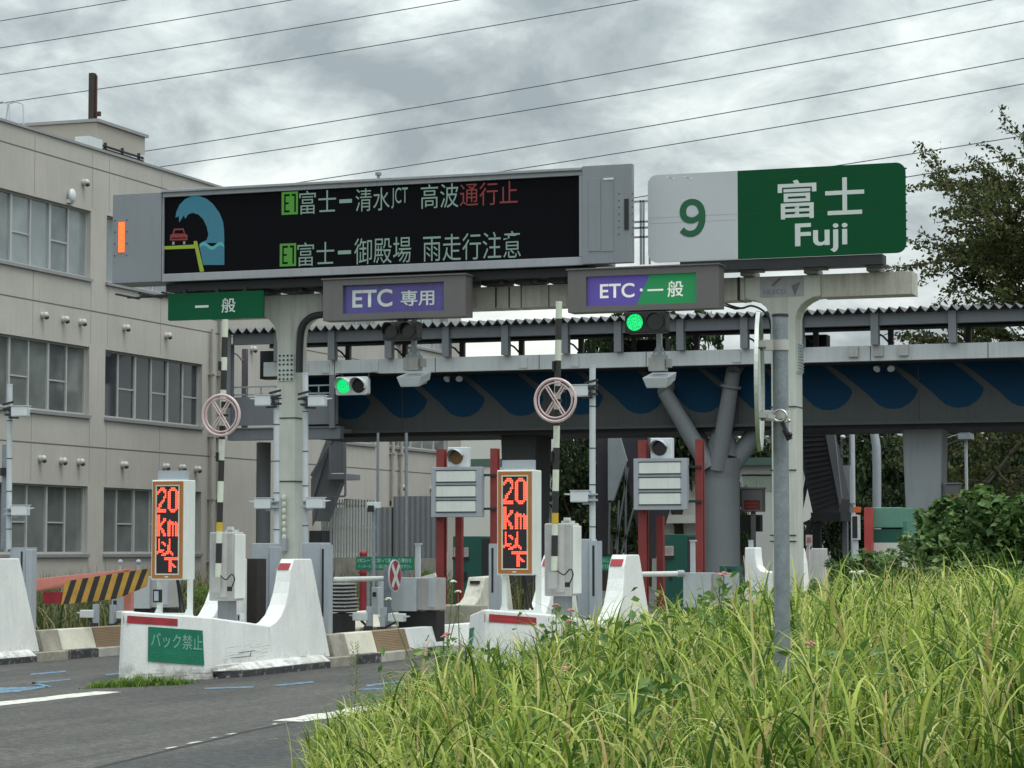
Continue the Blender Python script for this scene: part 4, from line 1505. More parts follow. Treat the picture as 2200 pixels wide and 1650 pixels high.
def lane_box(px0, px1, zt, zb, label):
    sg = thing('lane_sign', label, 'sign', P((px0 + px1) / 2, 690, Y=YE), 'lane signs on the gantry')
    b = MB()
    x0, x1 = P(px0, 645, Y=YE).x, P(px1, 635, Y=YE).x
    # a housing with a sunk window
    return sg, x0, x1


for key, px0, px1, q0, q1, lab in (('a', 694, 1000, 736, 953.5, 'grey box sign with purple panel reading ETC 専用 over the middle lane'),
                                   ('b', 1220, 1544, 1259, 1496, 'grey box sign half purple half green reading ETC 一般')):
    sg, x0, x1 = lane_box(px0, px1, 0, 0, lab)
    z0, z1 = 4.94, 5.54
    wx0, wx1 = P(q0, 640, Y=YE).x, P(q1, 632, Y=YE).x
    wz1 = P((q0 + q1) / 2, 609 if key == 'a' else 590, Y=YE).z
    wz0 = P((q0 + q1) / 2, 670.5 if key == 'a' else 654, Y=YE).z
    b = MB()
    b.box(x0, wx0, YE, YE + .3, z0, z1)
    b.box(wx1, x1, YE, YE + .3, z0, z1)
    b.box(wx0, wx1, YE, YE + .3, wz1, z1)
    b.box(wx0, wx1, YE, YE + .3, z0, wz0)
    b.box(wx0, wx1, YE + .08, YE + .3, wz0, wz1)
    b.box(x0 - .02, x1 + .02, YE - .03, YE + .32, z1 + .001, z1 + .02)
    hs = b.build('housing', M['boxgrey'], sg)
    if key == 'a':
        b = MB()
        b.box(wx0 + .001, wx1 - .001, YE + .06, YE + .079, wz0 + .001, wz1 - .001)
        pn = b.build('panel', pm('scratched purple face', (0.085, 0.068, 0.27), 0.3, var=0.18, scale=3, streak=0.12, streak_col=(0.2, 0.18, 0.4)), sg)
        ptext('ETC', M['letter'], pn, 757, 843, 622, 660, YE + .056, bold=.02)
        ptext('専用', M['letter'], pn, 861, 933, 623, 657, YE + .056, bold=.014)
    else:
        xt, xb = P(1393, 595, Y=YE).x, P(1364, 655, Y=YE).x
        b = MB()
        yy = YE + .07
        b.prismY([(wx0 + .001, wz0 + .001), (xb, wz0 + .001), (xt, wz1 - .001), (wx0 + .001, wz1 - .001)], yy, yy + .008)
        pn = b.build('panel', M['back_purple'], sg)
        ptext('ETC', M['back_white'], pn, 1289, 1363, 609, 640, yy - .004, bold=.016)
        b = MB()
        b.prismY([(xb + .001, wz0 + .001), (wx1 - .001, wz0 + .001), (wx1 - .001, wz1 - .001), (xt + .001, wz1 - .001)], yy, yy + .008)
        pn = b.build('panel', M['back_green'], sg)
        ptext('一', M['back_white'], pn, 1391, 1425, 621, 625, yy - .004, bold=.01)
        ptext('般', M['back_white'], pn, 1434, 1468, 603, 638, yy - .004, bold=.012)
        b = MB()
        c = P(1378, 623, Y=yy)
        b.disc((c.x, yy - .006, c.z), (0, 1, 0), .022, .004, 14)
        b.build('lettering', M['back_white'], pn)
    b = MB()
    for f_ in (.2, .8):
        x = x0 + (x1 - x0) * f_
        b.box(x - .05, x + .05, YE + .301, 34.0, 5.2, 5.36)
    b.build('bracket', M['dark'], sg)


# ------------------------------------------------------------------ traffic signals
def signal(name, label, lenses, Y, r, body, housing, visor, lit=None, group='lane signals'):
    c0 = P(*lenses[0], Y=Y)
    c1 = P(*lenses[-1], Y=Y)
    s_ = thing(name, label, 'traffic signal', ((c0.x + c1.x) / 2, Y, c0.z - r), group)
    b = MB()
    m_ = r * 1.28
    zc = (c0.z + c1.z) / 2
    b.prismY(rounded(c0.x - m_, c1.x + m_, zc - m_, zc + m_, r * .35), Y, Y + .22)
    hs = b.build('housing', housing, s_, bev=.01)
    for i, lp_ in enumerate(lenses):
        c = P(*lp_, Y=Y)
        b = MB()
        b.cyl((c.x, Y - .012, zc), (c.x, Y - .002, zc), r, r, 28)
        b.build('lens', M['lit_green'] if i == lit else (M['lens_amber'] if lit == 'amber' else M['lens']), s_)
        b = MB()
        n_ = 18
        pts, fs = [], []
        for ring in (r * 1.06, r * 1.12):
            for k in range(n_ + 1):
                a = R(200) - R(220) * k / n_
                ca, sa = math.cos(a), math.sin(a)
                dep = visor * (0.45 + .55 * max(0, sa))
                pts += [(c.x + ring * ca, Y - .002, zc + ring * sa), (c.x + ring * ca, Y - .002 - dep, zc + ring * sa)]
        o_ = 2 * (n_ + 1)
        for k in range(n_):
            fs += [(2 * k, 2 * k + 1, 2 * k + 3, 2 * k + 2), (o_ + 2 * k, o_ + 2 * k + 1, o_ + 2 * k + 3, o_ + 2 * k + 2), (2 * k + 1, 2 * k + 3, o_ + 2 * k + 3, o_ + 2 * k + 1)]
        b.add(pts, fs, True)
        b.build('visor', housing if visor > .2 else M['black'], s_)
    return s_, c0, c1


s_, c0, c1 = signal('traffic_signal', 'unlit black two lens signal under the ETC 専用 sign', [(840, 711), (877, 710)], 33.2, .105, 0, M['black'], .15)
b = MB()
b.box((c0.x + c1.x) / 2 - .05, (c0.x + c1.x) / 2 + .05, 33.25, 33.4, c0.z + .13, 4.939)
b.build('bracket', M['dark'], s_)
s_, c0, c1 = signal('traffic_signal', 'black two lens signal glowing green under the ETC 一般 sign', [(1364, 693), (1408, 691)], 33.2, .118, 0, M['black'], .06, lit=0)
b = MB()
b.box((c0.x + c1.x) / 2 - .05, (c0.x + c1.x) / 2 + .05, 33.25, 33.4, c0.z + .15, 4.939)
b.build('bracket', M['dark'], s_)
s_, c0, c1 = signal('traffic_signal', 'white cased two lens signal glowing green hanging below the bridge edge', [(739, 829.5), (771, 828.5)], 63.4, .20, 0, M['camwhite'], .3, lit=0)
b = MB()
for x in (c0.x - .1, c1.x + .25):
    b.box(x - .02, x + .02, 63.5, 63.54, c0.z + .2, 6.5)
b.box(c0.x - .3, c1.x + .4, 63.5, 64.1, 6.49, 6.508)
b.build('bracket', M['dark'], s_)


# ------------------------------------------------------------------ roadside antennas under the gantry
def antenna(px, label):
    Y = 33.75
    top_ = P(px, 690, Y=Y)
    a_ = thing('lane_antenna', label, 'antenna', P(px, 840, Y=Y), 'lane antennas')
    b = MB()
    x = top_.x
    zb = P(px, 765, Y=Y).z
    b.box(x - .035, x + .035, Y, Y + .07, zb, BB - .002)
    b.box(x - .10, x + .10, Y - .05, Y + .12, zb - .02, zb + .02)
    b.bar((x - .1, Y + .03, zb), (x, Y + .03, zb + .2), .02, .02)
    b.bar((x + .1, Y + .03, zb), (x, Y + .03, zb + .2), .02, .02)
    b.build('hanger', M['galv2'], a_)
    b = MB()
    z1 = zb - .022
    b.box(x - .13, x + .10, Y - .08, Y + .12, z1 - .19, z1)
    b.box(x + .11, x + .17, Y - .02, Y + .1, z1 - .14, z1 - .02)
    b.build('mount', M['cab'], a_)
    b = MB()
    z2 = z1 - .195
    b.hexa([(x - .14, Y - .16, z2 - .24), (x + .16, Y - .16, z2 - .24), (x + .18, Y + .22, z2 - .12), (x - .12, Y + .22, z2 - .12)],
           [(x - .19, Y - .2, z2 - .10), (x + .20, Y - .2, z2 - .10), (x + .2, Y + .22, z2), (x - .17, Y + .22, z2)])
    b.build('antenna_panel', M['lightsteel'], a_, bev=.012)
    b = MB()
    b.hexa([(x - .13, Y - .165, z2 - .245), (x + .15, Y - .165, z2 - .245), (x + .16, Y + .15, z2 - .17), (x - .11, Y + .15, z2 - .17)],
           [(x - .13, Y - .165, z2 - .239), (x + .15, Y - .165, z2 - .239), (x + .16, Y + .15, z2 - .164), (x - .11, Y + .15, z2 - .164)])
    b.build('radome', M['cab'], a_)


antenna(888, 'boxy grey antenna hanging from the gantry below the unlit signal')
antenna(1415, 'boxy grey antenna hanging from the gantry below the green lit signal')
# ------------------------------------------------------------------ toll islands
XS = -13.80            # lane side of the middle island
XC, HW = -14.45, 0.66


def curve(a, b, n):
    return [(a[0] + (b[0] - a[0]) * i / n, a[1] + (b[1] - a[1]) * i / n) for i in range(n + 1)]


isl = thing('toll_island', 'white toll island with curved fin and red stripe, scratched side, in the middle', 'toll island', (XC, 27, 0), 'white toll islands')


def nose(inset):
    """plan outline of the nose, inset upwards; rounded tip"""
    pts = [(XC - HW, 29.6), (XC - HW, 27.75), (XC - .10, 26.72), (XC - .03, 26.66), (XC + .04, 26.68), (XC + HW - .06, 27.64), (XC + HW, 27.80), (XC + HW, 29.6)]
    out = []
    for x, y in pts:
        k = inset
        out.append((x - (x - XC) * k * 1.0, y + (k * .55 if y < 27.5 else 0)))
    return out


def nose_z(y):
    return .86 - (y - 26.66) * .088


b = MB()
lo_, hi_ = nose(0), nose(.10)
mid = nose(.088)
n = len(lo_)
b.add([(x, y, -.12) for x, y in lo_] + [(x, y, nose_z(y) - .025) for x, y in mid] + [(x, y, nose_z(y)) for x, y in hi_],
      [(i, i + 1, n + i + 1, n + i) for i in range(n - 1)] + [(n + i, n + i + 1, 2 * n + i + 1, 2 * n + i) for i in range(n - 1)] + [tuple(range(2 * n, 3 * n)), (0, n, 2 * n, 3 * n - 1, 2 * n - 1, n - 1)])
body = b.build('nose', M['white'], isl, bev=.02)
fin_poly = [(29.57, .13), (31.34, .13), (30.92, 1.44), (30.90, 1.47), (30.34, 1.47), (30.31, 1.44)]
fin_poly += [(P(*p, X=XS).y, P(*p, X=XS).z) for p in ((636.5, 1225), (633, 1250), (628, 1275), (621, 1300), (611, 1322), (598, 1337), (586, 1344))]
fin_poly += [(29.45, .60), (29.5, .13)]
for s in (1, -1):
    b = MB()
    xo = XC + s * (HW - .01)
    xi = XC + s * (HW - .30)
    ni = len(fin_poly)
    bat = lambda z: .07 * max(0, z - .13)
    A_ = [(xo - s * bat(z), y, z) for y, z in fin_poly]
    B_ = [(xi, y, z) for y, z in fin_poly]
    b.prism(A_, B_)
    fn = b.build('fin', M['white'], isl, bev=.012)
    b = MB()
    xa, xb = sorted((xo - s * .115, xi + s * .015))
    zt, zb = 1.415, 1.33

    def fy(z):
        cv = fin_poly[5:13]
        for (ya, za), (yb, zb_) in zip(cv[:-1], cv[1:]):
            if zb_ <= z <= za:
                return ya + (yb - ya) * (za - z) / (za - zb_)
        return cv[0][0]
    yt, yb = fy(zt), fy(zb)
    b.hexa([(xa, yb - .016, zb), (xb, yb - .016, zb), (xb, yb + .03, zb), (xa, yb + .03, zb)], [(xa, yt - .016, zt), (xb, yt - .016, zt), (xb, yt + .03, zt), (xa, yt + .03, zt)])
    b.build('reflector', M['red'], fn)
# red stripe and the green notices on the slanted nose faces (in the plane of each face)


def nose_face(s):
    """frame of the slanted face: origin at base front corner, along, up"""
    p0 = Vector((XC + s * .04, 26.68, -.12))
    p1 = Vector((XC + s * (HW - .06), 27.64, -.12))
    k = .088
    q0 = Vector((XC + s * .04 * (1 - k), 26.68 + k * .55, nose_z(26.68 + k * .55) - .025))
    q1 = Vector((XC + s * (HW - .06) * (1 - k), 27.64, nose_z(27.64) - .025))
    return p0, p1, q0, q1


def nose_marks(s, notice):
    p0, p1, q0, q1 = nose_face(s)
    nrm = (p1 - p0).cross(q0 - p0).normalized()
    if nrm.dot(Vector((s, -1, 0))) < 0:
        nrm = -nrm

    def on(u, v, off=.006):
        return p0 + (p1 - p0) * u + (q0 - p0) * v * (1 - u) + (q1 - p1) * v * u + nrm * off
    if not notice or s < 0:
        b = MB()
        b.face([on(-.03, .875), on(.66, .875), on(.66, .99 - .02), on(-.03, .97)])
        b.build('red_stripe', M['red'], body)
    if not notice and s > 0:
        return
    b = MB()
    g0, g1, gv0, gv1 = (.26, 1.0, .40, .845)
    b.prism([on(g0, gv0, .004), on(g1, gv0 - .06, .004), on(g1, gv1 - .015, .004), on(g0, gv1, .004)], [on(g0, gv0, .012), on(g1, gv0 - .06, .012), on(g1, gv1 - .015, .012), on(g0, gv1, .012)])
    pn = b.build('notice', M['green_faded'], body)
    og = on(g0, gv0, .014)
    rt = (on(g1, gv0 - .06, .014) - og)
    up = (on(g0, gv1, .014) - og)
    if s < 0:
        og, rt = og + rt, -rt
    text('バック禁止', M['letter_faded'], pn, .04, .96, .42, .86, 0, bold=.012, frame=(og, rt, up))
    text('ETCレーンでのバックは危険です', M['letter_ghost'], pn, .04, .96, .12, .30, 0, bold=.012, frame=(og, rt, up))


nose_marks(1, False)
nose_marks(-1, True)
b = MB()
b.box(XC - HW + .12, XC + HW - .12, 29.62, 48, -.05, .30)
b.build('platform', M['conc_dirty'], isl)
b = MB()
for sg in (1, -1):
    xi_, xo_ = XC + sg * (HW - .02), XC + sg * (HW + .15)
    b.m = 1
    b.hexa([(xi_, 27.85, -.1), (xo_, 28.45, -.1), (xo_, 31.0, -.1), (xi_, 31.0, -.1)], [(xi_, 27.85, .085), (xo_, 28.45, .085), (xo_, 31.0, .085), (xi_, 31.0, .085)])
    b.m = 0
    b.hexa([(xi_, 27.75, .0855), (xo_ - sg * .004, 28.5, .0855), (xo_ - sg * .004, 31.0, .0855), (xi_, 31.0, .0855)], [(xi_, 27.75, .17), (xi_ + sg * .05, 28.5, .17), (xi_ + sg * .05, 31.0, .17), (xi_, 31.0, .17)])
ys = 31.001
k = 0
while ys < 47:
    b.m = (2, 1, 3)[k % 3]
    b.box(XC + HW - .02, XC + HW + .14, ys, ys + .9 - .002, -.1, .13)
    b.box(XC - HW - .14, XC - HW + .02, ys, ys + .9 - .002, -.1, .13)
    ys += .9
    k += 1
b.build('kerb', [M['white'], M['kerb_black'], M['conc_dirty'], M['conc']], isl, bev=.012)
OFF2, OFF0 = Vector((4.64, 0, .06)), Vector((-4.62, .15, 0))
copy_tree(isl, OFF2, 'white toll island with red striped nose rising behind the long grass')
copy_tree(isl, OFF0, 'white toll island cut by the left photo edge, beside a grey pillar')

nose_marks(1, True)
# scuffs on the side wall
b = MB()
for pts in (((495, 1413), (540, 1409), (540, 1410.5), (495, 1414.5)), ((512, 1402), (548, 1397), (548, 1398.5), (513, 1403.5)), ((536, 1409), (539, 1400), (540.5, 1400), (538, 1410))):
    b.face([P(*p, X=XC + HW + .004) for p in pts])
b.build('scuff', M['kerb_black'], body)
b = MB()
p = P(459, 1449, X=XC + HW + .03)
rgs = np.random.default_rng(3)
for _ in range(34):
    u, v_ = rgs.uniform(475, 575), rgs.uniform(1380, 1436)
    l_ = rgs.uniform(4, 22)
    q0 = P(u, v_, X=XC + HW + .003)
    q1 = P(u + l_, v_ - l_ * .16, X=XC + HW + .003)
    if q0.z < .19 or q0.y < 28 or q1.y > 29.4:
        continue
    w0 = rgs.uniform(.002, .008)
    off_ = lambda z: -.088 * .6 * max(0, z) * 0 
    b.face([(q0.x, q0.y, q0.z), (q1.x, q1.y, q1.z), (q1.x, q1.y, q1.z + w0), (q0.x, q0.y, q0.z + w0 * .4)])
if b.v:
    b.build('scuff', pm('grey scuff', (0.30, 0.30, 0.29), 0.8), body)
b = MB()
b.cyl((XC + HW - .10, 27.82, .06), (XC + HW + .03, 27.80, .06), .035, n=12)
b.build('drain_hole', M['black'], body)

# barriers running on behind each island
bar_ = thing('concrete_barrier', 'low white concrete barrier with tan tiled panel behind the middle island', 'barrier', (XS, 34, 0), 'low barriers along the lanes')
seg = [(31.42, 31.95, 'conc_dirty'), (31.955, 32.95, 'cream'), (32.955, 34.15, 'tan'), (34.155, 36.1, 'white'), (36.11, 38.1, 'white'), (38.11, 40.1, 'white'), (40.11, 44, 'cream')]
for y0, y1, mm in seg:
    b = MB()
    o = .015 if mm == 'tan' else 0
    b.hexa([(XS - .22, y0, .125), (XS + .03 + o, y0, .125), (XS + .03 + o, y1, .125), (XS - .22, y1, .125)], [(XS - .22, y0, .43), (XS - .06 + o, y0, .43), (XS - .06 + o, y1, .43), (XS - .22, y1, .43)])
    if mm == 'tan':
        for i in range(12):
            z = .15 + i * .0235
            xx = XS + .03 + o - (z - .125) / .305 * .09
            b.box(xx - .01, xx + .004, y0 + .005, y1 - .005, z, z + .012)
    b.build('tile_panel' if mm == 'tan' else 'wall_segment', M[mm], bar_, bev=.012)
copy_tree(bar_, OFF2, 'low white concrete barrier behind the second island, half hidden by grass')
copy_tree(bar_, OFF0, 'low barrier with tan tiled panel below the striped boom on the left')


# ------------------------------------------------------------------ speed boards
BITS = {
    '20': ["..###....###..", ".#####..#####.", "##..##.##...##", "#....#.##...##", ".....#.##...##", "....##.##...##", "....#..##...##", "...##..##...##", "..##...##...##",
           ".##....##...##", ".##....##...##", "##.....##...##", "######..#####.", "######...###.."],
    'km': ["##............", "##............", "##..##........", "##..##..#.....", "##.##..####.#.", "####...#######", "###....##.#.##", "###....##.#.##", "####...##.#.##", "##.##..##.#.##",
           "##.##..##.#.##", "##..##.##.#.##", "##..##.##.#.##"],
    'i': [".#......#.....", ".#......#.....", ".#.##...#.....", ".#..##..#.....", ".#...#.##.....", ".#.....##.....", ".#.....##.....", ".####..##.....", "####..####....", "#...####.##...", "...###....#..."],
    'ge': [".....#########", ".....#########", "........##....", "........##....", "........###...", "........####..", "........##.##.", "........##....", "........##....", "........##...."],
}


def speed_board(label, off=Vector((0, 0, 0))):
    Y = 27.6
    o0 = P(360, 1320, Y=Y) + off
    t_ = thing('speed_board', label, 'led board', (o0.x, Y + off.y, .75 + off.z), 'speed boards on the islands')
    x0, x1 = P(325, 1140, Y=Y).x, P(396, 1140, Y=Y).x
    z1, z0 = P(360, 1031, Y=Y).z, P(360, 1246, Y=Y).z
    dx, dz, dy = off.x, off.z, off.y
    x0, x1, z0, z1, Y2 = x0 + dx, x1 + dx, z0 + dz, z1 + dz, Y + dy
    w_ = x1 - x0
    b = MB()
    b.box(x0, x1, Y2, Y2 + .30, z0, z1)
    b.build('housing', M['whitesteel'], t_, bev=.012)

    def fr(b, i0, i1, ya, yb):
        b.box(x0 + i0, x1 - i0, ya, yb, z0 + i0, z0 + i1)
        b.box(x0 + i0, x1 - i0, ya, yb, z1 - i1, z1 - i0)
        b.box(x0 + i0, x0 + i1, ya, yb, z0 + i1 + .0005, z1 - i1 - .0005)
        b.box(x1 - i1, x1 - i0, ya, yb, z0 + i1 + .0005, z1 - i1 - .0005)
    b = MB()
    fr(b, .020, .062, Y2 - .012, Y2 - .001)
    b.m = 1
    fr(b, .063, .078, Y2 - .016, Y2 - .001)
    b.box(x0 + w_ * .44, x0 + w_ * .54, Y2 - .015, Y2 - .0125, z0 + .030, z0 + .046)
    b.build('frame', [M['brown'], M['cream']], t_)
    b = MB()
    b.box(x0 + .0785, x1 - .0785, Y2 - .006, Y2 - .001, z0 + .0785, z1 - .0785)
    sc_ = b.build('screen', pm('led panel black', (0.018, 0.015, 0.018), 0.45, var=0.2), t_)
    ax0, ax1, az0, az1 = x0 + .083, x1 - .083, z0 + .083, z1 - .083
    cw = (ax1 - ax0) / 14
    H = az1 - az0
    b = MB()
    for key, f0, f1 in (('20', 0.01, .30), ('km', .325, .575), ('i', .60, .80), ('ge', .815, .985)):
        rows = BITS[key]
        ch = (f1 - f0) * H / len(rows)
        for r_, row in enumerate(rows):
            for c_, v in enumerate(row):
                if v == '#':
                    cx, cz = ax0 + (c_ + .5) * cw, az1 - f0 * H - (r_ + .5) * ch
                    rx, rz = cw * .53, ch * .50
                    b.face([(cx + rx * math.cos(R(a)), Y2 - .0085, cz + rz * math.sin(R(a))) for a in range(0, 360, 60)])
    b.build('led_text', M['led_red'], sc_)
    b = MB()
    zf = .76 + dz
    for xx in (x0 + .05, x1 + .06 - .05):
        b.box(xx - .028, xx + .028, Y2 + .12, Y2 + .18, zf, z0 - .001)
        b.prismY([(xx - .08, zf), (xx + .08, zf), (xx + .03, zf + .1), (xx - .03, zf + .1)], Y2 + .11, Y2 + .119)
    b.box(x0 - .02, x1 + .09, Y2 + .08, Y2 + .24, zf - .05, zf)
    b.box(x0 + .08, x1 - .02, Y2 + .13, Y2 + .17, zf + .001, zf + .05)
    b.build('stand', M['whitesteel'], t_, bev=.004)
    b = MB()
    b.box(x0 + .03, x1 - .04, Y2 + .1, Y2 + .2, z1 + .001, z1 + .12)
    b.box(x0 + .05, x1 - .1, Y2 + .09, Y2 + .099, z1 + .002, z1 + .03)
    b.build('top_box', M['galv2'], t_)
    b = MB()
    b.tube([(x0 + .27, Y2 + .2, z0), (x0 + .30, Y2 + .22, z0 - .15), (x0 + .36, Y2 + .2, zf + .08), (x0 + .42, Y2 + .2, zf)], .018, 7)
    b.tube([(x0 + .25, Y2 + .22, z0), (x0 + .27, Y2 + .24, z0 - .2), (x0 + .31, Y2 + .22, zf)], .014, 7)
    b.build('cable', M['black'], t_)
    return t_, x0, z0, Y2, zf


t_, x0, z0, Y2, zf = speed_board('orange framed red LED board reading 20km以下 on the middle island nose')
b = MB()
b.box(x0 + .0, x0 + .10, Y2 + .06, Y2 + .119, z0 - .28, z0 - .12)
b.m = 1
b.box(x0 + .02, x0 + .08, Y2 + .053, Y2 + .06, z0 - .26, z0 - .14)
b.build('switch_box', [M['black'], M['galv2']], t_)
speed_board('orange framed red LED board reading 20km以下 in front of dark bridge pier', Vector((4.57, 0, .075)))


# ------------------------------------------------------------------ striped poles with neon cross rings
def striped_pole(label, foot, head, bands, ring, rr, Y, yel):
    A_, B_ = P(*foot, Y=Y), P(*head, Y=Y)
    t_ = thing('striped_pole', label, 'striped pole', A_, 'striped poles with ring signs')
    zs = [P(foot[0], y, Y=Y).z for y in bands]

    def at(z):
        k = (z - A_.z) / (B_.z - A_.z)
        return A_ + (B_ - A_) * k
    b = MB()
    white = True
    for za, zb in zip(zs[:-1], zs[1:]):
        b.m = 0 if white else 1
        if yel and any(abs(za - P(foot[0], yy, Y=Y).z) < .01 for yy in yel):
            b.m = 2
            b.cyl(at(za), at(zb), .042, n=14)
            continue
        b.cyl(at(za), at(zb), .04, n=14)
        white = not white
    b.build('pole', [M['stripe_w'], M['stripe_k'], M['yellow']], t_)
    c = P(*ring, Y=Y - .12)
    b = MB()
    N = 40
    for r_, th in ((rr, .020), (rr - .045, .012)):
        pts, fs = [], []
        for i in range(N):
            a = 2 * math.pi * i / N
            for k in range(8):
                e = 2 * math.pi * k / 8
                pts.append((c.x + (r_ + th * math.cos(e)) * math.cos(a), c.y + th * math.sin(e), c.z + (r_ + th * math.cos(e)) * math.sin(a)))
        for i in range(N):
            for k in range(8):
                fs.append((i * 8 + k, i * 8 + (k + 1) % 8, ((i + 1) % N) * 8 + (k + 1) % 8, ((i + 1) % N) * 8 + k))
        b.add(pts, fs, True)
    b.build('ring', M['neon'], t_)
    b = MB()
    for sg_ in (1, -1):
        for o in (-.016, .016):
            d = Vector((math.cos(R(57)) * sg_, 0, math.sin(R(57))))
            nn_ = Vector((-d.z, 0, d.x)) * o
            e = rr - .035
            p0_, p1_ = Vector(c) - d * e + nn_, Vector(c) + d * e + nn_
            if sg_ == 1:
                b.tube([p0_, Vector(c) - d * .03 + nn_], .011, 7)
                b.tube([Vector(c) + d * .03 + nn_, p1_], .011, 7)
            else:
                b.tube([p0_, p1_], .011, 7)
    b.build('cross_tube', M['neon'], t_)
    for bx_p in ((c.x - .06, c.x + .06, c.y + .03, Y - .03, c.z - .015, c.z + .015), (c.x - .02, c.x + .1, c.y + .04, Y - .03, c.z + .1, c.z + .18)):
        b = MB()
        b.box(*bx_p)
        b.build('bracket', M['black'], t_)
    for py in (785, 980):
        p = at(P(foot[0], py, Y=Y).z)
        b = MB()
        b.box(p.x - .06, p.x - .03, Y - .05, Y + .03, p.z - .07, p.z + .05)
        b.build('clamp', M['black'], t_)
    b = MB()
    p = at(P(foot[0], foot[1] - 12, Y=Y).z)
    b.box(p.x - .06, p.x + .06, Y - .06, Y - .041, p.z - .14, p.z + .06)
    b.m = 1
    b.tube([(p.x + .06, Y - .05, p.z + .08), (p.x + .16, Y - .09, p.z + .03), (p.x + .24, Y - .09, p.z + .10), (p.x + .27, Y - .07, p.z + .03), (p.x + .22, Y - .06, p.z - .08)], .009, 6, soft=True)
    b.box(p.x + .16, p.x + .22, Y - .06, Y - .03, p.z - .12, p.z - .06)
    b.build('conduit_box', [M['cab'], M['black']], t_)


striped_pole('black and white striped pole with unlit ring sign before the beige offices', (468, 1262), (484, 687),
             [1240, 1210, 1167, 1141, 1122, 1079, 1034, 989, 944, 915, 838, 796, 768, 725, 687], (475, 892), .262, 29.1, [1141])
striped_pole('black and white striped pole with unlit ring sign before the blue wave girder', (1190, 1252), (1201, 648),
             [1226, 1195, 1150, 1125, 1102, 1055, 1009, 962, 915, 880, 817, 775, 731, 685, 648], (1193, 860), .262, 29.1, [1125])


def cabinet(label, px0, px1, py0, py1, Y, dep, base_px, extra=True):
    t_ = thing('roadside_cabinet', label, 'cabinet', P((px0 + px1) / 2, py1, Y=Y), 'cabinets on island posts')
    b = MB()
    x0, x1, z0, z1 = b.pbox(px0, px1, py0, py1, Y, dep)
    b.build('housing', M['cab'], t_, bev=.02)
    b = MB()
    b.box(x1 + .002, x1 + .03, Y + .02, Y + dep - .02, z0 + .03, z1 - .03)
    b.build('side_door', M['whitesteel'], t_, bev=.008)
    b = MB()
    b.cyl(((x0 + x1) / 2 + .02, Y + .002, z0 + .05), ((x0 + x1) / 2 + .02, Y + .002, z1 - .02), .075, n=16)
    b.build('conduit', M['cab'], t_)
    b = MB()
    b.box(x0 + .1, x1 - .08, Y + .06, Y + dep - .06, .28, z0 - .002)
    b.build('post', M['colgrey'], t_)
    b = MB()
    b.box(x1 - .16, x1 - .02, Y + .08, Y + .2, z1 + .001, z1 + .03)
    b.box(x1 - .12, x1 - .05, Y + .05, Y + .12, z1 + .031, z1 + .07)
    b.build('top_bracket', M['camwhite'], t_)
    return x0, x1, z0, z1


cabinet('grey white cabinet on a post behind the left speed board', 449, 501, 1143, 1291, 29.2, .33, 0)
cabinet('grey white cabinet on a post right of the second speed board', 1169, 1228, 1124, 1281, 29.2, .33, 0)
b = MB()
b.pbox(525, 552, 1200, 1350, 30.8, .3)
tag(b.build('dark_post', pm('charred timber', (0.022, 0.020, 0.019), 0.9, var=0.4, scale=9), bev=.01), 'black square post between the cabinet and grey pillar on the middle island', 'post')
b = MB()
b.pbox(491, 516, 1318, 1345, 29.6, .14)
b.m = 1
b.pbox(511, 514, 1322, 1332, 29.595, .004)
tag(b.build('small_box', [M['camwhite'], M['black']], bev=.005), 'small white box at the foot of the cabinet post on the middle island', 'box')


# ------------------------------------------------------------------ grey sensor pillars, camera poles, cameras
def pillar(label, parts, Y):
    p = P((parts[0][0] + parts[0][1]) / 2, parts[0][3], Y=Y)
    t_ = thing('sensor_pillar', label, 'pillar', (p.x, Y, .2), 'grey sensor pillars')
    for i, (a, e, c_, d_, dep, slot) in enumerate(parts):
        b = MB()
        x0, x1, z0, z1 = b.pbox(a, e, c_, d_, Y - .06 * i, dep)
        if slot:
            b.m = 1
            xs_ = x0 + (x1 - x0) * slot
            b.box(xs_ - .016, xs_ + .016, Y - .06 * i - .003, Y - .06 * i - .001, z0 + (z1 - z0) * .35, z1 - .06)
        b.build('casing', [M['galv2'], M['black']], t_, bev=.008)


pillar('slotted grey sensor pillar right of the middle island fin', [(648, 690, 1166, 1400, .32, 0), (690, 706, 1170, 1408, .14, .2)], 31.9)
pillar('slotted grey sensor pillar behind the white island at the left edge', [(20, 54, 1176, 1400, .32, .75), (54, 66, 1180, 1408, .14, 0)], 32.0)
pillar('grey sensor pillar left of the gantry leg on the middle island', [(540, 578, 1167, 1350, .35, 0), (578, 592, 1175, 1345, .2, 0)], 31.6)
pillar('grey sensor pillar right of the cabinet on the grass hidden island', [(1240, 1266, 1158, 1345, .35, 0), (1266, 1284, 1162, 1345, .2, .5)], 31.4)
pillar('narrow pale pillar left of the second speed board', [(1050, 1066, 1168, 1330, .2, .5)], 33.0)


def cam_pole(label, px, py0, py1, Y, lean=0):
    A_, B_ = P(px, py1, Y=Y), P(px + lean, py0, Y=Y)
    t_ = thing('camera_pole', label, 'pole', A_, 'grey camera poles')
    b = MB()
    b.cyl(A_, B_, .042, n=14)
    b.cyl(B_, B_ + Vector((0, 0, .02)), .046, n=14)
    b.build('pole', M['lightsteel'], t_)
    b = MB()
    for f_ in (.12, .35, .55, .78):
        p = A_ + (B_ - A_) * f_
        b.cyl(p, p + Vector((0, 0, .012)), .046, n=14)
    b.build('clamp', M['dark'], t_)


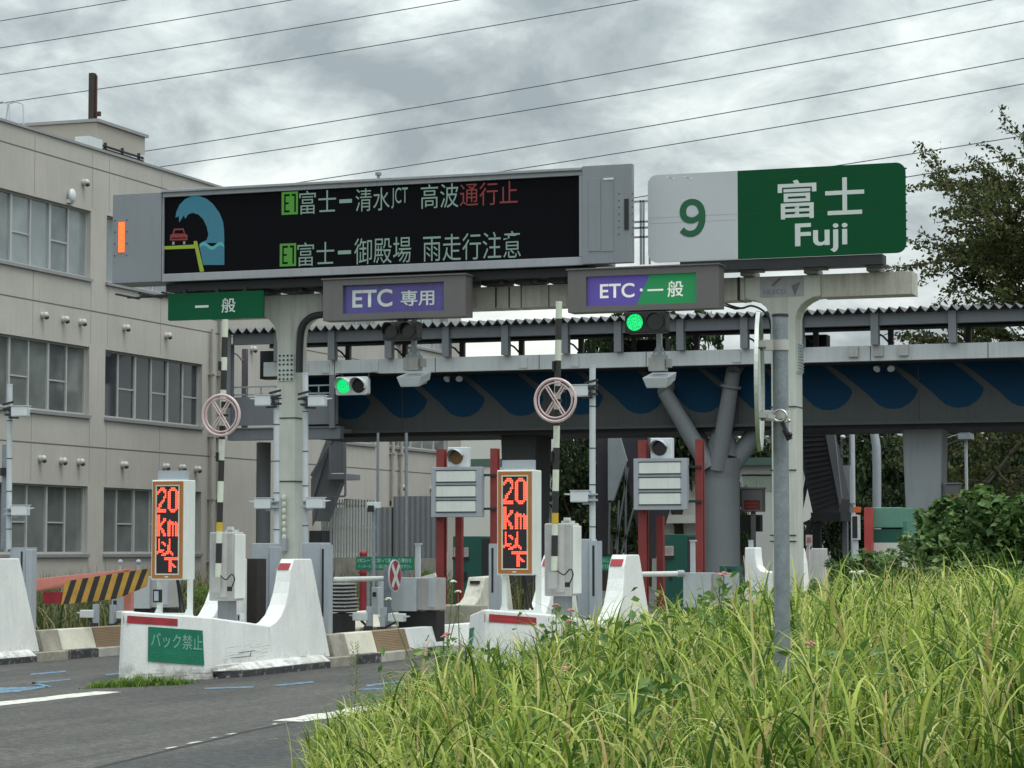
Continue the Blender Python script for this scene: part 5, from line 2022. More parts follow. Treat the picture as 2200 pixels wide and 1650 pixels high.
cam_pole('grey camera pole just right of the left gantry leg', 656, 804, 1175, 32.3)
cam_pole('grey camera pole just left of the left gantry leg', 594, 838, 1180, 32.0)
cam_pole('grey camera pole at the left photo edge before the office windows', 19, 828, 1180, 32.0, 2)
cam_pole('grey camera pole right of the second ring sign', 1273, 788, 1180, 31.5)
b = MB()
b.pbox(3, 14, 955, 1180, 33.2, .08)
b.m = 1
b.pbox(0, 16, 1005, 1022, 33.15, .12)
tag(b.build('slim_post', [M['galv'], M['black']]), 'slim grey post with black clamp left of the left edge camera pole', 'post')


def camera(label, px, py, Y, s, ppx, low=False):
    """white box camera; s=+1: body to the right of its pole"""
    c = P(px, py, Y=Y)
    t_ = thing('traffic_camera', label, 'camera', c, 'white box cameras')
    L_, H_, D_ = .125, .075, .07
    b = MB()
    b.box(c.x - L_, c.x + L_, Y - D_, Y + D_, c.z - H_, c.z + H_)
    b.build('housing', M['camwhite'], t_, bev=.014)
    b = MB()
    b.box(c.x - L_ - .004, c.x + L_ + .012, Y - D_ - .008, Y + D_ + .008, c.z + H_ + .001, c.z + H_ + .010)
    b.hexa([(c.x + s * (L_ + .021), Y - .02, c.z + .02), (c.x + s * (L_ + .10), Y - .012, c.z + .03), (c.x + s * (L_ + .10), Y + .012, c.z + .03), (c.x + s * (L_ + .021), Y + .02, c.z + .02)],
           [(c.x + s * (L_ + .021), Y - .02, c.z + .045), (c.x + s * (L_ + .10), Y - .012, c.z + .042), (c.x + s * (L_ + .10), Y + .012, c.z + .042), (c.x + s * (L_ + .021), Y + .02, c.z + .045)])
    b.build('hood', M['camwhite'], t_)
    b = MB()
    pp = P(ppx, py, Y=Y)
    b.bar((c.x - s * L_, Y, c.z - .02), (pp.x, Y, c.z - .045), .03, .03)
    b.bar((c.x - s * .03, Y, c.z - H_ - .02), (pp.x, Y, c.z - .09), .022, .022)
    b.box(pp.x - .055, pp.x + .055, Y - .06, Y + .06, c.z - .06, c.z - .03)
    b.box(pp.x - .055, pp.x + .055, Y - .06, Y + .06, c.z + .02, c.z + .04)
    if not low:
        b.bar((pp.x - .09, Y - .05, c.z + .10), (pp.x + .09, Y - .05, c.z + .14), .03, .03)
        b.bar((pp.x - .09, Y - .05, c.z + .03), (pp.x + .09, Y - .05, c.z + .07), .03, .03)
    b.build('arm', M['dark'] if not low else M['galv2'], t_)
    return c


camera('white box camera high on the pole left of the left gantry leg', 568, 861, 31.95, -1, 594)
camera('white box camera low on the pole left of the left gantry leg', 567, 1082, 31.95, -1, 594, True)
camera('white box camera high on the pole right of the left gantry leg', 682, 862, 32.25, 1, 656)
camera('white box camera low on the pole right of the left gantry leg', 678, 1081, 32.25, 1, 656, True)
camera('white box camera high on the left edge pole', 44, 884, 31.95, 1, 21)
camera('white box camera low on the left edge pole', 44, 1097, 31.95, 1, 20, True)
camera('white box camera partly behind the second ring sign', 1247, 840, 31.45, -1, 1273)
camera('white box camera low on the pole right of the second striped pole', 1247, 1067, 31.45, -1, 1273, True)


# ------------------------------------------------------------------ gate machinery behind the middle island
def lowcam(label, px, py, s, ppx, Y, grp='low cameras by the barriers'):
    c = P(px, py, Y=Y)
    t_ = thing('low_camera', label, 'camera', (c.x, Y, .3), grp)
    b = MB()
    b.box(c.x - .12, c.x + .12, Y - .08, Y + .08, c.z - .05, c.z + .07)
    b.build('housing', M['camwhite'], t_, bev=.012)
    b = MB()
    b.hexa([(c.x + s * .121, Y - .02, c.z + .01), (c.x + s * .2, Y - .02, c.z + .02), (c.x + s * .2, Y + .02, c.z + .02), (c.x + s * .121, Y + .02, c.z + .01)],
           [(c.x + s * .121, Y - .02, c.z + .04), (c.x + s * .2, Y - .02, c.z + .035), (c.x + s * .2, Y + .02, c.z + .035), (c.x + s * .121, Y + .02, c.z + .04)])
    b.build('hood', M['camwhite'], t_)
    pp = P(ppx, py, Y=Y)
    b = MB()
    b.box(pp.x - .04, pp.x + .04, Y - .04, Y + .04, .12, c.z + .16)
    b.build('post', M['galv2'], t_, bev=.004)
    b = MB()
    b.bar((c.x, Y - .02, c.z - .051), (pp.x, Y - .02, c.z - .16), .03, .03)
    b.box(pp.x - .07, pp.x + .07, Y - .06, Y - .041, c.z - .2, c.z - .13)
    b.build('clamp', M['dark'], t_)
    return t_


l1 = lowcam('low white camera box left of two short posts behind the tan tiles', 777, 1326, -1, 794, 34.4)
l2 = lowcam('low white camera box under the red cross sign', 853, 1328, 1, 824, 34.4)
copy_tree(l1, Vector((-4.62, .0, 0)), 'low white camera box on short post at left, below the striped boom')
copy_tree(l2, Vector((-4.55, .0, 0)), 'low white camera box on short post at left, touching the island nose')
gcab = thing('gate_cabinet', 'white gate machine cabinet with white arm behind the red cross sign', 'cabinet', (P(866, 1310, Y=35.2).x, 35.2, .3), 'gate machine cabinets')
b = MB()
x0, x1, z0, z1 = b.pbox(838, 893, 1241, 1313, 35.2, .22)
for px, py in ((880, 1252), (880, 1303)):
    p = P(px, py, Y=35.2)
    b.cyl((p.x, 35.192, p.z), (p.x, 35.2, p.z), .012, n=8)
b.build('front_panel', M['lightsteel'], gcab, bev=.008)
b = MB()
b.box(x1 + .003, x1 + .30, 35.25, 35.7, z0 + .02, z1 - .005)
b.m = 1
b.box(x1 + .19, x1 + .302, 35.24, 35.249, z0 + .06, z1 - .03)
b.build('housing', [M['cab'], M['lightsteel']], gcab, bev=.008)
b = MB()
b.box(x0 + .1, x1 + .3, 35.3, 35.65, .12, z0 - .002)
b.build('plinth', M['black'], gcab)
b = MB()
A_, B_ = P(717, 1245, Y=34.6), P(825, 1243, Y=35.1)
b.cyl(A_, B_, .038, n=14)
b.m = 1
b.cyl(B_, B_ + (B_ - A_).normalized() * .1, .05, n=14)
b.build('gate_arm', [M['whitesteel'], M['galv2']], gcab)
copy_tree(gcab, OFF2 * 1.0 + Vector((0, 0, .03)), 'white gate machine cabinet at the right end of the second white arm')
copy_tree(gcab, OFF0, 'pale gate machine cabinet behind the left speed board legs', skip=('gate_arm',))
# red cross sign on post
xs_ = thing('cross_sign', 'red oval looking disc with white cross on grey post behind the barrier', 'sign', (P(830, 1340, Y=34.9).x, 34.9, .3))
c = P(848, 1237, Y=34.7)
vd = (Vector((0, 0, CAMZ)) - c)
ang = math.atan2(vd.y, vd.x) + R(68)
nd = Vector((math.cos(ang), math.sin(ang), 0))
if nd.dot(vd) < 0:
    nd = -nd
hd = Vector((-nd.y, nd.x, 0))
if hd.dot(R_) < 0:
    hd = -hd
rad = .245


def dpt(u, v, o):
    return c + hd * u + Vector((0, 0, v)) + nd * o


b = MB()
b.disc(c, nd, rad, .02, 36)
dsc = b.build('disc', M['sign_white'], xs_)
b = MB()
b.face([dpt((rad - .02) * math.cos(R(a)), (rad - .02) * math.sin(R(a)), .013) for a in range(0, 360, 10)])
b.build('red_face', M['red'], dsc)
b = MB()
for s in (1, -1):
    a = R(50) * s
    d_ = (math.cos(a), math.sin(a))
    n_ = (-d_[1], d_[0])
    L_, w2 = .215, .043
    o = .016 + .002 * (s > 0)
    b.face([dpt(d_[0] * L_ * i + n_[0] * w2 * j, d_[1] * L_ * i + n_[1] * w2 * j, o) for i, j in ((-1, -1), (1, -1), (1, 1), (-1, 1))])
b.build('white_cross', M['letter'], dsc)
b = MB()
b.pbox(824, 836, 1216, 1357, 34.95, .09)
b.build('post', M['galv'], xs_)
# slat stack
b = MB()
for i in range(8):
    yb_ = 1253 + i * 8
    p0_, p1_ = P(702, yb_, Y=34.2), P(738 + (4 if i > 3 else 0), yb_, Y=34.2)
    b.m = 0
    b.box(p0_.x, p1_.x, 34.2, 34.7, p0_.z - .022, p0_.z)
    b.m = 1
    b.box(p0_.x + .01, p1_.x - .02, 34.22, 34.68, p0_.z - .05, p0_.z - .0225)
b.m = 1
b.box(P(700, 1330, Y=34.2).x, P(735, 1330, Y=34.2).x, 34.2, 34.7, .3, P(700, 1318, Y=34.2).z)
tag(b.build('slat_stack', [M['cab'], M['black']]), 'stack of grey and black slats behind the sensor pillar', 'slat stack')
b = MB()
b.pbox(798, 812, 1262, 1320, 36.2, .2)
b.m = 1
b.pbox(800, 808, 1272, 1282, 36.19, .008)
b.m = 0
b.pbox(812, 820, 1250, 1312, 36.4, .1)
tag(b.build('gate_motor', [M['galv2'], M['black']], bev=.006), 'small grey gate motor box left of the red cross sign post', 'box')
for lab, pa, pb, y0, y1, Y in (('thin white post with cap right of the white gate cabinet', 892, 901, 1167, 1300, 36.0), ('thin white post in front of the red frame right leg', 1483, 1492, 1160, 1300, 36.0)):
    b = MB()
    b.pbox(pa, pb, y0 + 3, y1, Y, .06)
    b.pbox(pa - 2, pb + 2, y0, y0 + 3, Y - .015, .09)
    tag(b.build('white_post', M['lightsteel']), lab, 'post', 'thin white gate posts')
b = MB()
b.bar(P(901, 1245, Y=36.1), P(936, 1235, Y=36.1), .05, .06)
b.build('raised_flap', M['whitesteel'], gcab)
# small red white marker near second island
b = MB()
p = P(1016, 1420, Y=28.6)
mk_z = [P(1016, y_, Y=28.6).z for y_ in (1440, 1408, 1398, 1388, 1380, 1366)]
for i, mm in enumerate((0, 1, 0, 1, 2)):
    b.m = mm
    rr_ = .045 if mm == 0 else .04
    b.cyl((p.x, 28.6, max(0, mk_z[i]) if i else 0), (p.x, 28.6, mk_z[i + 1] - .001), rr_, n=14)
b.ball((p.x, 28.6, mk_z[-1]), .04)
tag(b.build('marker_post', [M['red'], M['cream'], M['black']]), 'small red and white marker post left of the second island nose', 'marker post')
# boom in the closed lane
bm_ = thing('barrier_boom', 'yellow and black striped boom on a faded red beam at the left', 'barrier arm', (P(75, 1270, Y=32.6).x, 32.6, .3))
yA, yB = 32.6, 33.3
b = MB()
tops = [P(40, 1247, Y=yA), P(268, 1224, Y=yB)]
bots = [P(40, 1276, Y=yA), P(262, 1240, Y=yB)]
b.hexa([bots[0] + Vector((0, .02, 0)), bots[1] + Vector((0, .02, 0)), bots[1] + Vector((0, .14, 0)), bots[0] + Vector((0, .14, 0))], [tops[0] + Vector((0, .02, 0)), tops[1] + Vector((0, .02, 0)), tops[1] + Vector((0, .14, 0)), tops[0] + Vector((0, .14, 0))])
b.build('beam', M['pink'], bm_, bev=.006)
b = MB()
NS = 15
for i in range(NS):
    t0, t1 = i / NS, (i + 1) / NS

    def bp(t, top):
        sk = -.045 if not top else .045
        tt = min(1, max(0, t + sk))
        y_ = yA + (yB - yA) * tt
        if top:
            return P(131 + 191 * tt, 1250 - 29 * tt, Y=y_ - .02)
        return P(131 + 191 * tt, 1299 - 20 * tt - 22 * max(0, tt - .62) / .38, Y=y_ - .02)
    b.m = i % 2
    q_ = [bp(t0, False), bp(t1, False), bp(t1, True), bp(t0, True)]
    b.prism(q_, [v + Vector((0, .018, 0)) for v in q_])
b.build('striped_panel', [M['amber'], M['stripe_k']], bm_)
b = MB()
b.pbox(92, 131, 1272, 1297, yA + .01, .05)
b.build('red_panel', M['red'], bm_)
b = MB()
b.pbox(266, 281, 1222, 1312, yB + .15, .1)
b.build('support_leg', M['pink'], bm_)
for px in (255, 294):
    b = MB()
    p = P(px, 1216, Y=yB)
    b.cyl((p.x, yB + .05, p.z - .12), (p.x, yB + .05, p.z + .06), .022, n=8)
    b.ball((p.x, yB + .05, p.z + .06), .04)
    b.build('fixing', M['galv2'], bm_)
b = MB()
b.pbox(240, 268, 1250, 1312, 36.4, .3)
b.m = 1
b.pbox(243, 250, 1290, 1308, 36.39, .008)
tag(b.build('gate_motor', [M['galv2'], M['black']], bev=.006), 'grey gate motor box under the striped boom at left', 'box')

# ------------------------------------------------------------------ lane equipment farther in
def red_frame(label, amber, off=Vector((0, 0, 0))):
    Y = 50.0
    ox, oz = off.x, off.z
    t_ = thing('red_sign_frame', label, 'sign frame', (-18.85 + ox, Y, 0), 'red steel sign frames')
    xa0, xa1 = P(937, 1050, Y=Y).x + ox, P(953, 1050, Y=Y).x + ox
    xb0, xb1 = P(1053, 1050, Y=Y).x + ox, P(1067, 1050, Y=Y).x + ox
    for x0, x1 in ((xa0, xa1), (xb0, xb1)):
        b = MB()
        b.box(x0, x1, Y, Y + .05, -.3, 3.76 + oz)
        b.box(x0, x1, Y + .16, Y + .2, -.3, 3.76 + oz)
        b.box((x0 + x1) / 2 - .02, (x0 + x1) / 2 + .02, Y + .05, Y + .16, -.3, 3.76 + oz)
        b.build('post', M['redsteel'], t_)
    b = MB()
    b.box(xa1 + .08, xa1 + .22, Y + .5, Y + .65, -.3, 2.3)
    b.build('rear_post', M['redsteel'], t_)
    b = MB()
    x0, x1 = P(934, 1055, Y=Y).x + ox, P(1041, 1055, Y=Y).x + ox
    z1, z0 = P(990, 1004, Y=Y).z + oz, P(990, 1111, Y=Y).z + oz
    b.box(x0, x1, Y - .22, Y - .003, z0, z1)
    bd = b.build('board', M['galv2'], t_, bev=.008)
    h = (z1 - z0)
    for k in range(3):
        zc_ = z1 - h * (.185 + k * .30)
        b = MB()
        b.box(x0 + .13, x1 - .13, Y - .232, Y - .221, zc_ - h * .105, zc_ + h * .105)
        b.m = 1
        for zz2 in (zc_ - h * .125, zc_ + h * .105):
            b.box(x0 + .11, x1 - .11, Y - .236, Y - .221, zz2 + .0005, zz2 + h * .02)
        b.build('sign_slot', [M['whitesteel'], M['dark']], bd)
    b = MB()
    for zz2 in (z0 + .15, z1 - .2):
        b.box(x1 - .05, xb1, Y - .06, Y - .001, zz2, zz2 + .05)
    b.build('clamp', M['dark'], t_)
    cc = Vector(((x0 + x1) / 2, Y - .1, z1 + .22))
    b = MB()
    b.box(cc.x - .23, cc.x + .23, Y - .12, Y + .08, z1 + .002, z1 + .43)
    sgn = b.build('signal_head', M['camwhite'], t_, bev=.015)
    b = MB()
    b.cyl((cc.x - .03, Y - .135, cc.z), (cc.x - .03, Y - .122, cc.z), .16, n=26)
    b.build('lens', M['lens_amber'] if amber else M['lens'], sgn)
    b = MB()
    pts, fs = [], []
    for k in range(17):
        a = R(215) - R(200) * k / 16
        ca, sa = math.cos(a), math.sin(a)
        dd = .06 + .20 * max(0, sa)
        pts += [(cc.x - .03 + .175 * ca, Y - .121, cc.z + .175 * sa), (cc.x - .03 + .175 * ca, Y - .121 - dd, cc.z + .175 * sa - .02)]
    for k in range(16):
        fs.append((2 * k, 2 * k + 1, 2 * k + 3, 2 * k + 2))
    b.add(pts, fs, True)
    b.build('visor', M['galv2'], sgn)


red_frame('red steel frame with blank three slot board and amber lens signal', True)
red_frame('red steel frame with blank three slot board and dark lens signal', False, Vector((4.55, 0, .13)))


def machine(label, pa, pb, y0, y1, Y):
    t_ = thing('ticket_machine', label, 'machine', P((pa + pb) / 2, y1, Y=Y), 'green toll machines')
    b = MB()
    x0, x1, z0, z1 = b.pbox(pa, pb, y0, y1, Y, .75)
    b.build('cabinet', M['machine'], t_, bev=.01)
    b = MB()
    w_ = x1 - x0
    b.box(x0 + w_ * .03, x0 + w_ * .55, Y - .01, Y - .001, z1 - .46, z1 - .25)
    nt = b.build('notice', M['signgrey'], t_)
    b = MB()
    for i in range(4):
        b.box(x0 + w_ * .07, x0 + w_ * (.50 - .05 * (i % 2)), Y - .014, Y - .011, z1 - .30 - i * .036, z1 - .29 - i * .036)
    b.build('printed_lines', pm('faded red print', (0.33, 0.20, 0.19), 0.7), nt)
    b = MB()
    b.box(x0, x0 + w_ * .55, Y - .05, Y - .001, z1 - .52, z1 - .47)
    b.box(x1 - .004, x1 + .006, Y + .02, Y + .7, z0 + .1, z1 - .05)
    b.box(x0 + w_ * .38, x0 + w_ * .5, Y - .01, Y - .001, z1 - 1.0, z1 - .8)
    b.build('recess', M['black'], t_)


machine('green ticket machine with faded notice under the amber signal frame', 973, 1034, 1152, 1330, 52.0)
machine('green ticket machine with faded notice under the dark signal frame', 1413, 1476, 1148, 1330, 52.0)
for lab, pa, pb, Y in (('green two line notice board left of the red cross sign', 765, 889, 48.0), ('green two line notice board mostly hidden behind the second white fin', 1218, 1344, 48.0)):
    t_ = thing('notice_board', lab, 'notice board', P((pa + pb) / 2, 1240, Y=Y), 'green notice boards')
    b = MB()
    x0, x1, z0, z1 = b.pbox(pa, pb, 1196, 1225, Y, .03)
    pn = b.build('panel', M['green_faded'], t_)
    text('ETCレーンに誤って進入した場合は', M['letter_board'], pn, x0 + .04, x1 - .05, z0 + .155, z1 - .03, Y - .004, bold=.02)
    text('インターホンで係員に知らせてお待ち下さい', M['letter_board'], pn, x0 + .04, x1 - .05, z0 + .035, z0 + .12, Y - .004, bold=.015)
    b = MB()
    for f_ in (.2, .8):
        xx = x0 + (x1 - x0) * f_
        b.box(xx - .03, xx + .03, Y + .031, Y + .08, 0, z1 - .05)
    b.build('leg', M['galv'], t_)
b = MB()
p = P(780, 1250, Y=49)
b.cyl((p.x, 49, 0), (p.x, 49, P(780, 1190, Y=49).z), .075, n=14)
b.ball((p.x, 49, P(780, 1190, Y=49).z), .085)
b.cyl((p.x, 49, P(780, 1232, Y=49).z), (p.x, 49, P(780, 1228, Y=49).z), .1, n=14)
tag(b.build('red_bollard', pm('red bollard paint', (0.25, 0.02, 0.03), 0.5)), 'round red post behind the green notice board left of the red cross', 'bollard')
# camera on thin post near the fence, grey post
t_ = thing('post_camera', 'small dark faced camera on thin grey post before the bar fence', 'camera', (P(805, 1200, Y=46).x, 46, 0))
b = MB()
p = P(803, 1085, Y=46)
b.cyl((p.x, 46, 0), (p.x, 46, p.z - .1), .035, n=10)
b.build('post', M['galv'], t_)
b = MB()
b.box(p.x - .09, p.x + .09, 45.85, 46.15, p.z - .06, p.z + .06)
b.m = 1
b.box(p.x - .07, p.x + .07, 45.84, 45.85, p.z - .14, p.z - .01)
b.build('camera_head', [M['camwhite'], M['black']], t_, bev=.008)
for lab, px, y0, y1, r_, Y in (('tall thin grey post left of the red frames by the downpipe', 812, 930, 1210, .035, 60), ('tall thin grey post before the corrugated wall', 873, 930, 1215, .04, 58)):
    b = MB()
    p = P(px, y0, Y=Y)
    b.cyl((p.x, Y, 0), (p.x, Y, min(p.z, 4.9)), r_, n=10)
    tag(b.build('thin_post', M['galv']), lab, 'post', 'thin posts before the offices')


# far island ends
def end_fin(label, pts, Y, dep, mat='cab', ramp=True):
    b = MB()
    q_ = [P(*p, Y=Y) for p in pts]
    b.prism([(p.x, Y, p.z) for p in q_], [(p.x, Y + dep, p.z) for p in q_])
    return tag(b.build('concrete_fin', M[mat], bev=.015), label, 'concrete block', 'far concrete fins')


t_ = thing('concrete_fin', 'grey concrete fin with curved front left of the second speed board', 'concrete block', (P(1000, 1320, Y=41).x, 41, 0), 'far concrete fins')
Xf = P(1012, 1270, Y=41).x
b = MB()
poly = [(40.9, .0), (43.4, .0), (43.0, P(1020, 1236, Y=43).z), (41.7, P(1012, 1240, Y=41.7).z - .0), (41.62, .95), (41.45, .75), (41.2, .64), (40.9, .60)]
b.prismX(poly, Xf - .32, Xf)
b.build('fin_body', M['conc'], t_, bev=.02)
b = MB()
b.box(Xf - .25, Xf - .07, 41.60, 41.695, P(1012, 1250, Y=41.7).z - .03, P(1012, 1250, Y=41.7).z + .02)
b.build('slot', M['black'], t_)
b = MB()
b.pbox(944, 1034, 1300, 1345, 40.2, .35)
tag(b.build('concrete_kerb', M['conc_dirty'], bev=.02), 'mossy concrete kerb wall below the grey fin left of the second speed board', 'kerb')
b = MB()
b.pbox(690, 945, 1345, 1400, 44, .3)
tag(b.build('dark_kerb', M['conc_dirty']), 'long low concrete kerb behind the gate cabinet and slat stack', 'kerb')
# white fins on the outbound island behind the steel pole
t_ = thing('far_island', 'white U shaped island end with two curved fins behind the tall steel pole', 'toll island', (P(1660, 1260, Y=44).x, 44, 0))
b = MB()
Y = 44.0
q_ = [(1600, 1176), (1622, 1176), (1623, 1196), (1626, 1216), (1634, 1226), (1650, 1229), (1676, 1227), (1692, 1218), (1699, 1196), (1701, 1178), (1716, 1178), (1722, 1210), (1730, 1300), (1600, 1300)]
pq = [P(*p, Y=Y) for p in q_]
b.prism([(p.x, Y, p.z) for p in pq], [(p.x, Y + .5, p.z) for p in pq])
b.build('body', M['white'], t_, bev=.02)
b = MB()
b.pbox(1608, 1617, 1160, 1175, Y + .2, .06)
b.build('post', M['galv2'], t_)
end_fin('pale square topped concrete block right of the white U shaped island end', [(1742, 1178), (1768, 1178), (1770, 1290), (1740, 1290)], 45.0, .4, 'cab')
# dark sign displays under the bridge
for lab, px0, px1, py0, py1, Y in (('grey box with dim red LED lines left of the tall steel pole', 1593, 1637, 1050, 1099, 66), ('grey box with dim red LED lines right of the tapered pier', 2032, 2061, 1040, 1085, 66)):
    t_ = thing('lane_display', lab, 'display', P((px0 + px1) / 2, py1, Y=Y), 'small lane displays')
    b = MB()
    x0, x1, z0, z1 = b.pbox(px0, px1, py0, py1, Y, .4)
    b.box((x0 + x1) / 2 - .06, (x0 + x1) / 2 + .06, Y + .1, Y + .22, 0, z0 - .002)
    b.build('housing', M['boxgrey'], t_, bev=.01)
    b = MB()
    b.box(x0 + .08, x1 - .06, Y - .01, Y - .001, z0 + .06, z0 + (z1 - z0) * .5)
    b.m = 1
    for i in range(2):
        for k in range(6):
            xx = x0 + .12 + k * (x1 - x0 - .22) / 6
            b.box(xx, xx + .035, Y - .014, Y - .011, z0 + .10 + i * .1, z0 + .14 + i * .1)
    b.build('screen', [pm('dim red screen', (0.10, 0.012, 0.012), 0.5), M['led_dimred']], t_)
    b = MB()
    b.box(x0 - .03, x1 + .03, Y - .05, Y + .42, z1 + .002, z1 + .04)
    b.build('cap', M['steelgrey'], t_)
b = MB()
x0, x1, z0, z1 = b.pbox(1588, 1633, 1106, 1142, 67.5, .3)
b.m = 1
b.pbox(1591, 1630, 1109, 1139, 67.49, .008)
b.m = 0
b.box((x0 + x1) / 2 - .06, (x0 + x1) / 2 + .06, 67.6, 67.7, 0, z0 - .001)
tag(b.build('dark_monitor', [M['dark'], M['black']]), 'black monitor panel below the dim red display left of the steel pole', 'monitor')
# booth on the right
Y = 58.0
t_ = thing('toll_booth', 'green toll booth with red post in front of the tapered pier on the right', 'toll booth', P(1905, 1250, Y=Y), )
b = MB()
b.pbox(1874, 1937, 1090, 1134, Y, 2.2)
b.build('upper_panel', M['machine_lt'], t_, bev=.02)
b = MB()
b.pbox(1876, 1936, 1137, 1166, Y + .03, 2.1)
b.build('window_band', M['machine'], t_)
b = MB()
b.pbox(1878, 1938, 1166, 1260, Y + .01, 2.1)
b.build('lower_wall', M['farwhite'], t_)
b = MB()
b.pbox(1938, 1950, 1120, 1166, Y + .2, 1.2)
b.build('side_unit', M['machine_lt'], t_)
b = MB()
b.pbox(1857, 1872, 1090, 1260, Y - .3, .3)
b.build('post', pm('booth red', (0.42, 0.06, 0.055), 0.5, var=.15), t_)
b = MB()
b.pbox(1829, 1844, 1106, 1160, Y - 1, .25)
b.m = 1
b.pbox(1831, 1842, 1109, 1156, Y - 1.01, .008)
b.m = 0
b.pbox(1832, 1842, 1160, 1260, Y - .95, .15)
b.m = 2
b.pbox(1833, 1846, 1089, 1101, Y - 1, .2)
tag(b.build('signal_post', [M['lightsteel'], M['black'], M['orange']], bev=.01), 'slim white signal post with orange top left of the green booth', 'signal post')
b = MB()
b.pbox(1546, 1582, 1216, 1300, 50, .5)
b.m = 1
b.pbox(1562, 1571, 1222, 1235, 49.99, .008)
tag(b.build('green_box', [M['machine'], M['black']], bev=.01), 'small dark green machine at the foot of the round bridge column', 'machine')
b = MB()
p = P(1735, 1160, Y=60)
b.cyl((p.x, 60, 0), (p.x, 60, P(1735, 1172, Y=60).z), .03, n=8)
x0, x1, z0, z1 = b.pbox(1731, 1745, 1149, 1172, 59.96, .02)
b.m = 1
b.box(x0 + .03, x1 - .03, 59.95, 59.959, z0 + .08, z1 - .06)
tag(b.build('small_sign', [M['signgrey'], pm('faded red symbol', (0.35, 0.12, 0.12), 0.7)]), 'small pale sign with faded red mark right of the steel pole', 'sign')
# lamps behind the bridge
t_ = thing('street_lamp', 'curved pale pipe lamp post behind the bridge left of the tapered pier', 'street lamp', P(1884, 1240, Y=74))
b = MB()
Y = 74
q_ = [P(x, y, Y=Y) for x, y in ((1884, 1230), (1884, 1000), (1883, 960), (1878, 930), (1868, 910), (1858, 895))]
b.tube(q_, .13, 12)
b.build('pole', M['galv2'], t_)
t_ = thing('street_lamp', 'thin grey post with box and white lamp head at right under the bridge', 'street lamp', P(2076, 1240, Y=72))
Y = 72
b = MB()
p = P(2076, 1000, Y=Y)
b.cyl((p.x, Y, 0), (p.x, Y, P(2076, 945, Y=Y).z), .045, n=10)
b.build('pole', M['lightsteel'], t_)
b = MB()
b.pbox(2058, 2086, 931, 943, Y - .2, .5)
b.pbox(2061, 2080, 917, 930, Y - .1, .3)
b.build('box', M['galv2'], t_)
b = MB()
p = P(2102, 923, Y=Y)
b.ball((p.x, Y, p.z), .17, .12, .075)
b.bar(P(2082, 926, Y=Y), p, .03, .03)
b.bar(P(2060, 932, Y=Y), P(2036, 940, Y=Y), .02, .02)
b.build('lamp_head', M['camwhite'], t_)
t_ = thing('street_lamp', 'tall thin pale post between the dark stair and curved lamp post', 'street lamp', P(1832, 1230, Y=76))
b = MB()
p = P(1832, 1000, Y=76)
b.cyl((p.x, 76, 0), (p.x, 76, 5.4), .075, n=10)
b.build('pole', M['lightsteel'], t_)
t_ = thing('lift_tower', 'grey equipment tower right of the dark stair under the bridge', 'tower', P(1814, 1120, Y=71.5))
b = MB()
b.pbox(1806, 1826, 1000, 1080, 71.5, .4)
b.m = 1
for px in (1806, 1824):
    b.pbox(px, px + 3, 915, 1000, 71.5, .05)
b.pbox(1806, 1826, 978, 982, 71.5, .05)
b.pbox(1805, 1828, 1080, 1084, 71.4, .6)
b.pbox(1802, 1826, 1085, 1101, 71.4, .5)
b.pbox(1810, 1820, 1101, 1240, 71.6, .2)
b.build('frame', [M['galv2'], M['steelgrey']], t_)
b = MB()
p = P(1811, 939, Y=71.4)
b.ball((p.x, 71.4, p.z), .08, .08, .06)
b.build('lamp_head', M['camwhite'], t_)

# bar fence and corrugated walls before the office block
t_ = thing('bar_fence', 'fence of pale vertical bars in front of the office block', 'fence', (P(755, 1200, Y=71).x, 71, 1.3))
b = MB()
xa, xb = P(690, 1150, Y=71).x, P(808, 1150, Y=71).x
zt, zb = P(750, 1073, Y=71).z, P(750, 1198, Y=71).z
for x in np.arange(xa, xb, .098):
    b.box(x, x + .05, 71, 71.03, zb, zt)
b.build('bars', M['whitesteel'], t_)
b = MB()
for py in (1082, 1134, 1190):
    z = P(750, py, Y=71).z
    b.box(xa, xb, 71.031, 71.06, z - .03, z + .03)
b.build('rail', M['lightsteel'], t_)
b = MB()
b.box(xa - .5, P(940, 1150, Y=71).x, 70.9, 71.2, 0, zb - .02)
tag(b.build('low_wall', M['conc']), 'low beige concrete wall under the bar fence', 'wall')
for lab, pa, pb, pt, Y in (('grey corrugated wall panel left of the amber signal frame', 845, 942, 1066, 73.5), ('grey corrugated wall panel between the striped pole and bridge column', 476, 560, 1066, 73.0),
                           ('dark grey wall behind the bar fence', 690, 844, 1090, 75.5)):
    b = MB()
    xa_, xb_ = P(pa, 1120, Y=Y).x, P(pb, 1120, Y=Y).x
    zt_ = P((pa + pb) / 2, pt, Y=Y).z
    n_ = int((xb_ - xa_) / .09)
    pts, fs = [], []
    for i in range(n_ + 1):
        x = xa_ + i * .09
        o = .035 if i % 2 else 0
        pts += [(x, Y - o, 0), (x, Y - o, zt_)]
        if i:
            fs.append((2 * i - 2, 2 * i, 2 * i + 1, 2 * i - 1))
    b.add(pts, fs)
    b.m = 1
    b.box(xa_, xb_, Y + .02, Y + .08, 0, zt_ - .01)
    tag(b.build('corrugated_wall', [M['corr'], M['dark']]), lab, 'wall', 'walls before the office block')
